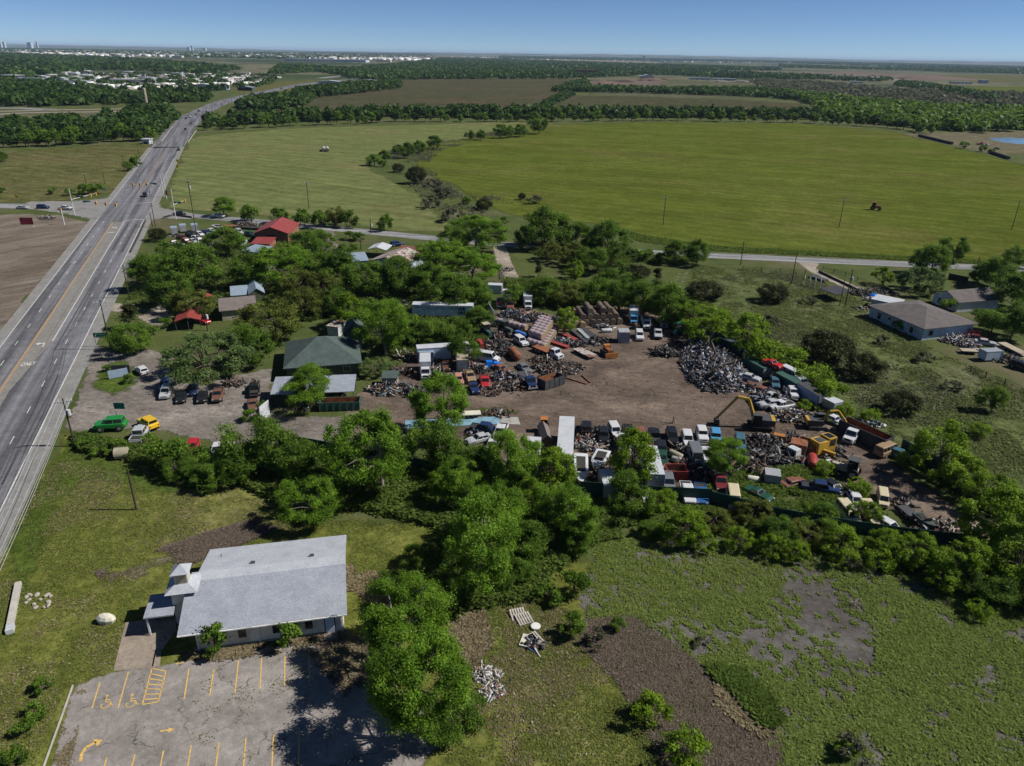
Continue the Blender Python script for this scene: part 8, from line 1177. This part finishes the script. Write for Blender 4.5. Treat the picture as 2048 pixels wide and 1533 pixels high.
leafmat('tuft_green', (.075, .1, .022), (.125, .155, .038), (.185, .205, .065), .4, .8, .05); leafmat('tuft_dry', (.12, .098, .055), (.2, .165, .1), (.29, .245, .165), .25, .9, .05)
leafmat('marsh_leaf', (.095, .135, .032), (.155, .205, .05), (.22, .27, .085), .38, .9, .02); leafmat('marsh_bright', (.12, .155, .032), (.175, .22, .05), (.23, .27, .08), .38, .9, .02); leafmat('dead_stem', (.08, .062, .05), (.14, .11, .088), (.24, .2, .155), .15, .9, .05); leafmat('weed_leaf', (.04, .07, .014), (.085, .13, .026), (.14, .18, .045), .38, .9, .02); leafmat('pasture_leaf', (.075, .098, .03), (.115, .142, .05), (.16, .185, .075), .38, .8, .05)
MEAD = [(0, 1090), (60, 1000), (140, 872), (330, 890), (430, 970), (600, 1040), (830, 1040), (870, 1130), (860, 1200), (700, 1160), (690, 1070), (385, 1105), (250, 1245), (225, 1345), (130, 1380), (70, 1533), (-100, 1600)]
cover('grass', MEAD, 42000, 'tuft_green', 'rough green grass tufts of the meadow', .16, .11, 1, [(.25, .6), (.9, .5)], -.12, 1)
cover('grass', MEAD, 16000, 'tuft_dry', 'dry straw coloured grass tufts of the meadow', .17, .13, 1, [(.18, .8), (.7, .5)], .16, 2)
RM = [(880, 1230), (1000, 1180), (1170, 1230), (1185, 1300), (1250, 1400), (1330, 1533), (1400, 1650), (850, 1650), (900, 1480), (760, 1300)]
cover('grass', RM, 26000, 'tuft_green', 'green grass tufts behind the parking lot', .16, .12, 1, [(.25, .6), (.9, .5)], -.15, 3); cover('grass', RM, 11000, 'tuft_dry', 'dry grass tufts behind the parking lot', .17, .14, 1, [(.2, .8), (.8, .5)], .12, 4)
MAR = [(1195, 1088), (1330, 1066), (1480, 1072), (1680, 1115), (1800, 1150), (1900, 1180), (2120, 1240), (2300, 1700), (1600, 1700), (1530, 1470), (1480, 1400), (1380, 1310), (1270, 1235), (1180, 1240), (1165, 1200)]
MUD = [(1570, 1170), (1640, 1140), (1700, 1175), (1690, 1210), (1760, 1290), (1790, 1340), (1740, 1350), (1660, 1300), (1640, 1330), (1540, 1330), (1520, 1270), (1590, 1230)]
cover('marsh_plants', MAR, 52000, 'marsh_leaf', 'low leafy green plants spreading over the grey marsh mud', .2, .13, .8, [(.2, .4), (.6, .5), (1.9, .8), (3.4, .5)], -.02, 5, clump=3, zmax=.16, bare=MUD)
cover('marsh_plants', [(1195, 1088), (1330, 1066), (1480, 1072), (1600, 1095), (1560, 1190), (1430, 1250), (1290, 1240), (1180, 1240)], 16000, 'marsh_bright', 'fresher green carpet at the upper end of the marsh', .18, .1, .8, [(.4, .5), (1.6, .6)], -.15, 6, clump=2, zmax=.1)
cover('marsh_plants', [(1760, 1200), (1900, 1190), (2120, 1240), (2300, 1700), (1600, 1700), (1560, 1480), (1740, 1380)], 26000, 'marsh_leaf', 'thick green plants on the right of the marsh', .22, .14, .8, [(.4, .5), (1.4, .6)], -.12, 7, clump=3, zmax=.2)
DW = [(1185, 1240), (1262, 1232), (1340, 1288), (1430, 1350), (1490, 1400), (1560, 1470), (1600, 1700), (1380, 1700), (1290, 1440), (1230, 1360), (1190, 1320), (1156, 1285)]
cover('dead_weeds', DW, 70000, 'dead_stem', 'standing brown dead weeds beside the marsh', .05, .34, .9, [(.3, .5), (1.2, .5)], -.3, 8); cover('dead_weeds', DW, 16000, 'pasture_leaf', 'green shoots among the dead weeds', .12, .2, .9, [(.12, .6), (.4, .4), (1.2, .4)], .08, 18); cover('dead_weeds', [(1440, 1370), (1500, 1400), (1545, 1450), (1520, 1470), (1440, 1410)], 2500, 'tuft_dry', 'pale bleached reeds at the marsh edge', .2, .8, .6, None, 0, 9)
cover('reeds', [(1420, 1340), (1480, 1350), (1530, 1395), (1552, 1440), (1530, 1450), (1490, 1400)], 5000, 'weed_leaf', 'dark green reeds along the marsh edge', .22, .9, 1, None, 0, 10)
cover('dead_weeds', [(190, 1145), (400, 1070), (540, 1030), (580, 1050), (430, 1112), (230, 1185)], 20000, 'dead_stem', 'brown dead weeds in the ditch across the meadow', .08, .3, .9, [(.25, .6), (.8, .4)], .08, 11); cover('dead_weeds', [(365, 1316), (400, 1298), (560, 1278), (690, 1262), (735, 1290), (700, 1380), (610, 1300), (430, 1322)], 7000, 'tuft_dry', 'dry vines and weeds before the church wall', .16, .35, .8, [(.8, 1)], -.25, 12); cover('dead_weeds', [(900, 1250), (965, 1220), (985, 1290), (945, 1340), (895, 1310)], 3500, 'tuft_dry', 'straw coloured patch behind the large tree', .2, .4, 1, None, 0, 13); cover('dead_weeds', [(690, 1130), (760, 1150), (850, 1190), (830, 1250), (700, 1220)], 4000, 'tuft_dry', 'dry weeds beside the church gable', .2, .4, 1, [(.5, 1)], -.1, 14)
PAST = [(1385, 530), (1600, 548), (1740, 610), (1850, 690), (2100, 800), (2100, 1120), (2000, 1040), (1900, 960), (1800, 890), (1680, 820), (1560, 715), (1480, 655), (1385, 600)]
cover('pasture_weeds', PAST, 36000, 'pasture_leaf', 'tall green weeds of the rough pasture', .3, .2, 1, [(.1, .5), (.35, .5), (1.2, .4)], -.05, 15, clump=2, zmax=.16); cover('pasture_weeds', PAST, 6000, 'leaf_dull', 'grey brown thistles of the rough pasture', .35, .3, 1, [(.09, .7), (.3, .5)], .22, 16, clump=2, zmax=.3)
for k, (px, n, lab) in enumerate((([(455, 905), (600, 900), (700, 915), (860, 930), (1000, 960), (1090, 980), (1180, 1000), (1195, 1090), (1150, 1110), (1080, 1200), (900, 1230), (850, 1140), (880, 1060), (720, 1020), (600, 1030), (540, 1000), (440, 950)], 22000, 'dark undergrowth beneath the grove of tall trees'), ([(1180, 1000), (1420, 1015), (1560, 1050), (1800, 1085), (1960, 1105), (2100, 1120), (2100, 1230), (1900, 1180), (1680, 1115), (1480, 1075), (1330, 1062), (1195, 1085)], 26000, 'undergrowth along the southern fence'), ([(1400, 985), (1480, 945), (1600, 935), (1660, 960), (1720, 1000), (1800, 1065), (1900, 1095), (1560, 1045), (1420, 1010)], 9000, 'weeds between the overgrown wrecks'),
    ([(235, 640), (300, 520), (420, 500), (560, 480), (640, 460), (690, 520), (830, 530), (960, 560), (970, 610), (830, 640), (730, 620), (640, 600), (560, 640), (480, 660), (440, 600), (330, 600), (260, 650)], 18000, 'undergrowth of the grove around the houses'), ([(560, 640), (640, 600), (740, 610), (830, 640), (960, 640), (975, 690), (930, 700), (800, 720), (760, 700), (690, 650)], 16000, 'tall green weeds around the lettered trailer'), ([(1010, 560), (1200, 570), (1340, 580), (1420, 610), (1530, 700), (1640, 780), (1700, 830), (1660, 850), (1540, 740), (1450, 690), (1350, 640), (1250, 612), (1140, 612), (1020, 610)], 20000, 'undergrowth behind the yard fence'), ([(150, 872), (260, 895), (400, 905), (470, 920), (440, 965), (330, 950), (240, 915), (160, 905)], 7000, 'weeds around the shrubs by the drive'), ([(1030, 480), (1240, 490), (1290, 510), (1400, 515), (1390, 525), (1240, 535), (1100, 520), (1040, 500)], 7000, 'undergrowth along the country road'))):
    cover('undergrowth', px, n, 'weed_leaf', lab, .34, .32, .7, [(.25, .6), (.7, .4)], -.25, 30+k, clump=4, zmax=.6 if k in (1, 2) else 1.1)
cover('creek_scrub', [(730, 318), (800, 296), (880, 280), (960, 268), (1050, 258), (1060, 266), (960, 280), (890, 300), (850, 330), (890, 360), (930, 395), (1060, 392), (1080, 402), (990, 412), (960, 430), (1010, 470), (960, 470), (900, 450), (850, 400), (800, 350), (750, 332)], 6500, 'leaf_dull', 'grey scrub and brambles along the dry creek', .7, .7, .8, [(.05, .7), (.15, .4)], -.05, 40, clump=2, zmax=.7)
cover('verge_grass', [(1215, 452), (1280, 484), (1420, 502), (1700, 516), (2000, 530), (2000, 524), (1700, 508), (1420, 492), (1290, 472)], 9000, 'weed_leaf', 'lush grass verge along the country road', .6, .35, .8, None, 0, 41, clump=2, zmax=.2)
cover('lot_weeds', [(150, 1380), (430, 1318), (700, 1285), (860, 1430), (870, 1533), (110, 1533)], 1500, 'tuft_green', 'weeds growing in the cracks of the parking lot', .14, .1, .9, [(1.1, .6), (.3, .6)], .33, 60); cover('lot_weeds', [(140, 1385), (175, 1380), (160, 1450), (140, 1533), (105, 1533)], 1500, 'tuft_dry', 'dry weeds along the edge of the parking lot', .16, .12, .9, [(.8, 1)], .0, 61); cover('dry_vines', [(610, 1290), (700, 1278), (750, 1310), (760, 1400), (700, 1400), (640, 1340)], 3500, 'dead_stem', 'dry vines creeping over the corner of the lot', .1, .25, .7, [(.8, 1)], -.05, 62)
HZ = NB('haze_air'); pv = HZ.n('ShaderNodeVolumePrincipled'); pv.inputs['Color'].default_value = (.55, .74, 1, 1); pv.inputs['Density'].default_value = 2.8e-5; pv.inputs['Anisotropy'].default_value = 0
HZ.l.new(pv.outputs[0], HZ.out.inputs['Volume'])
hz = MB().box((0, 29000, 64.5), (91000, 63000, 131)).build('haze', 'haze_air'); tag(hz, 'thin blue haze over the far country', 'haze', None, 'stuff'); hz.data.materials[0].cycles.homogeneous_volume = True if hasattr(hz.data.materials[0].cycles, 'homogeneous_volume') else None
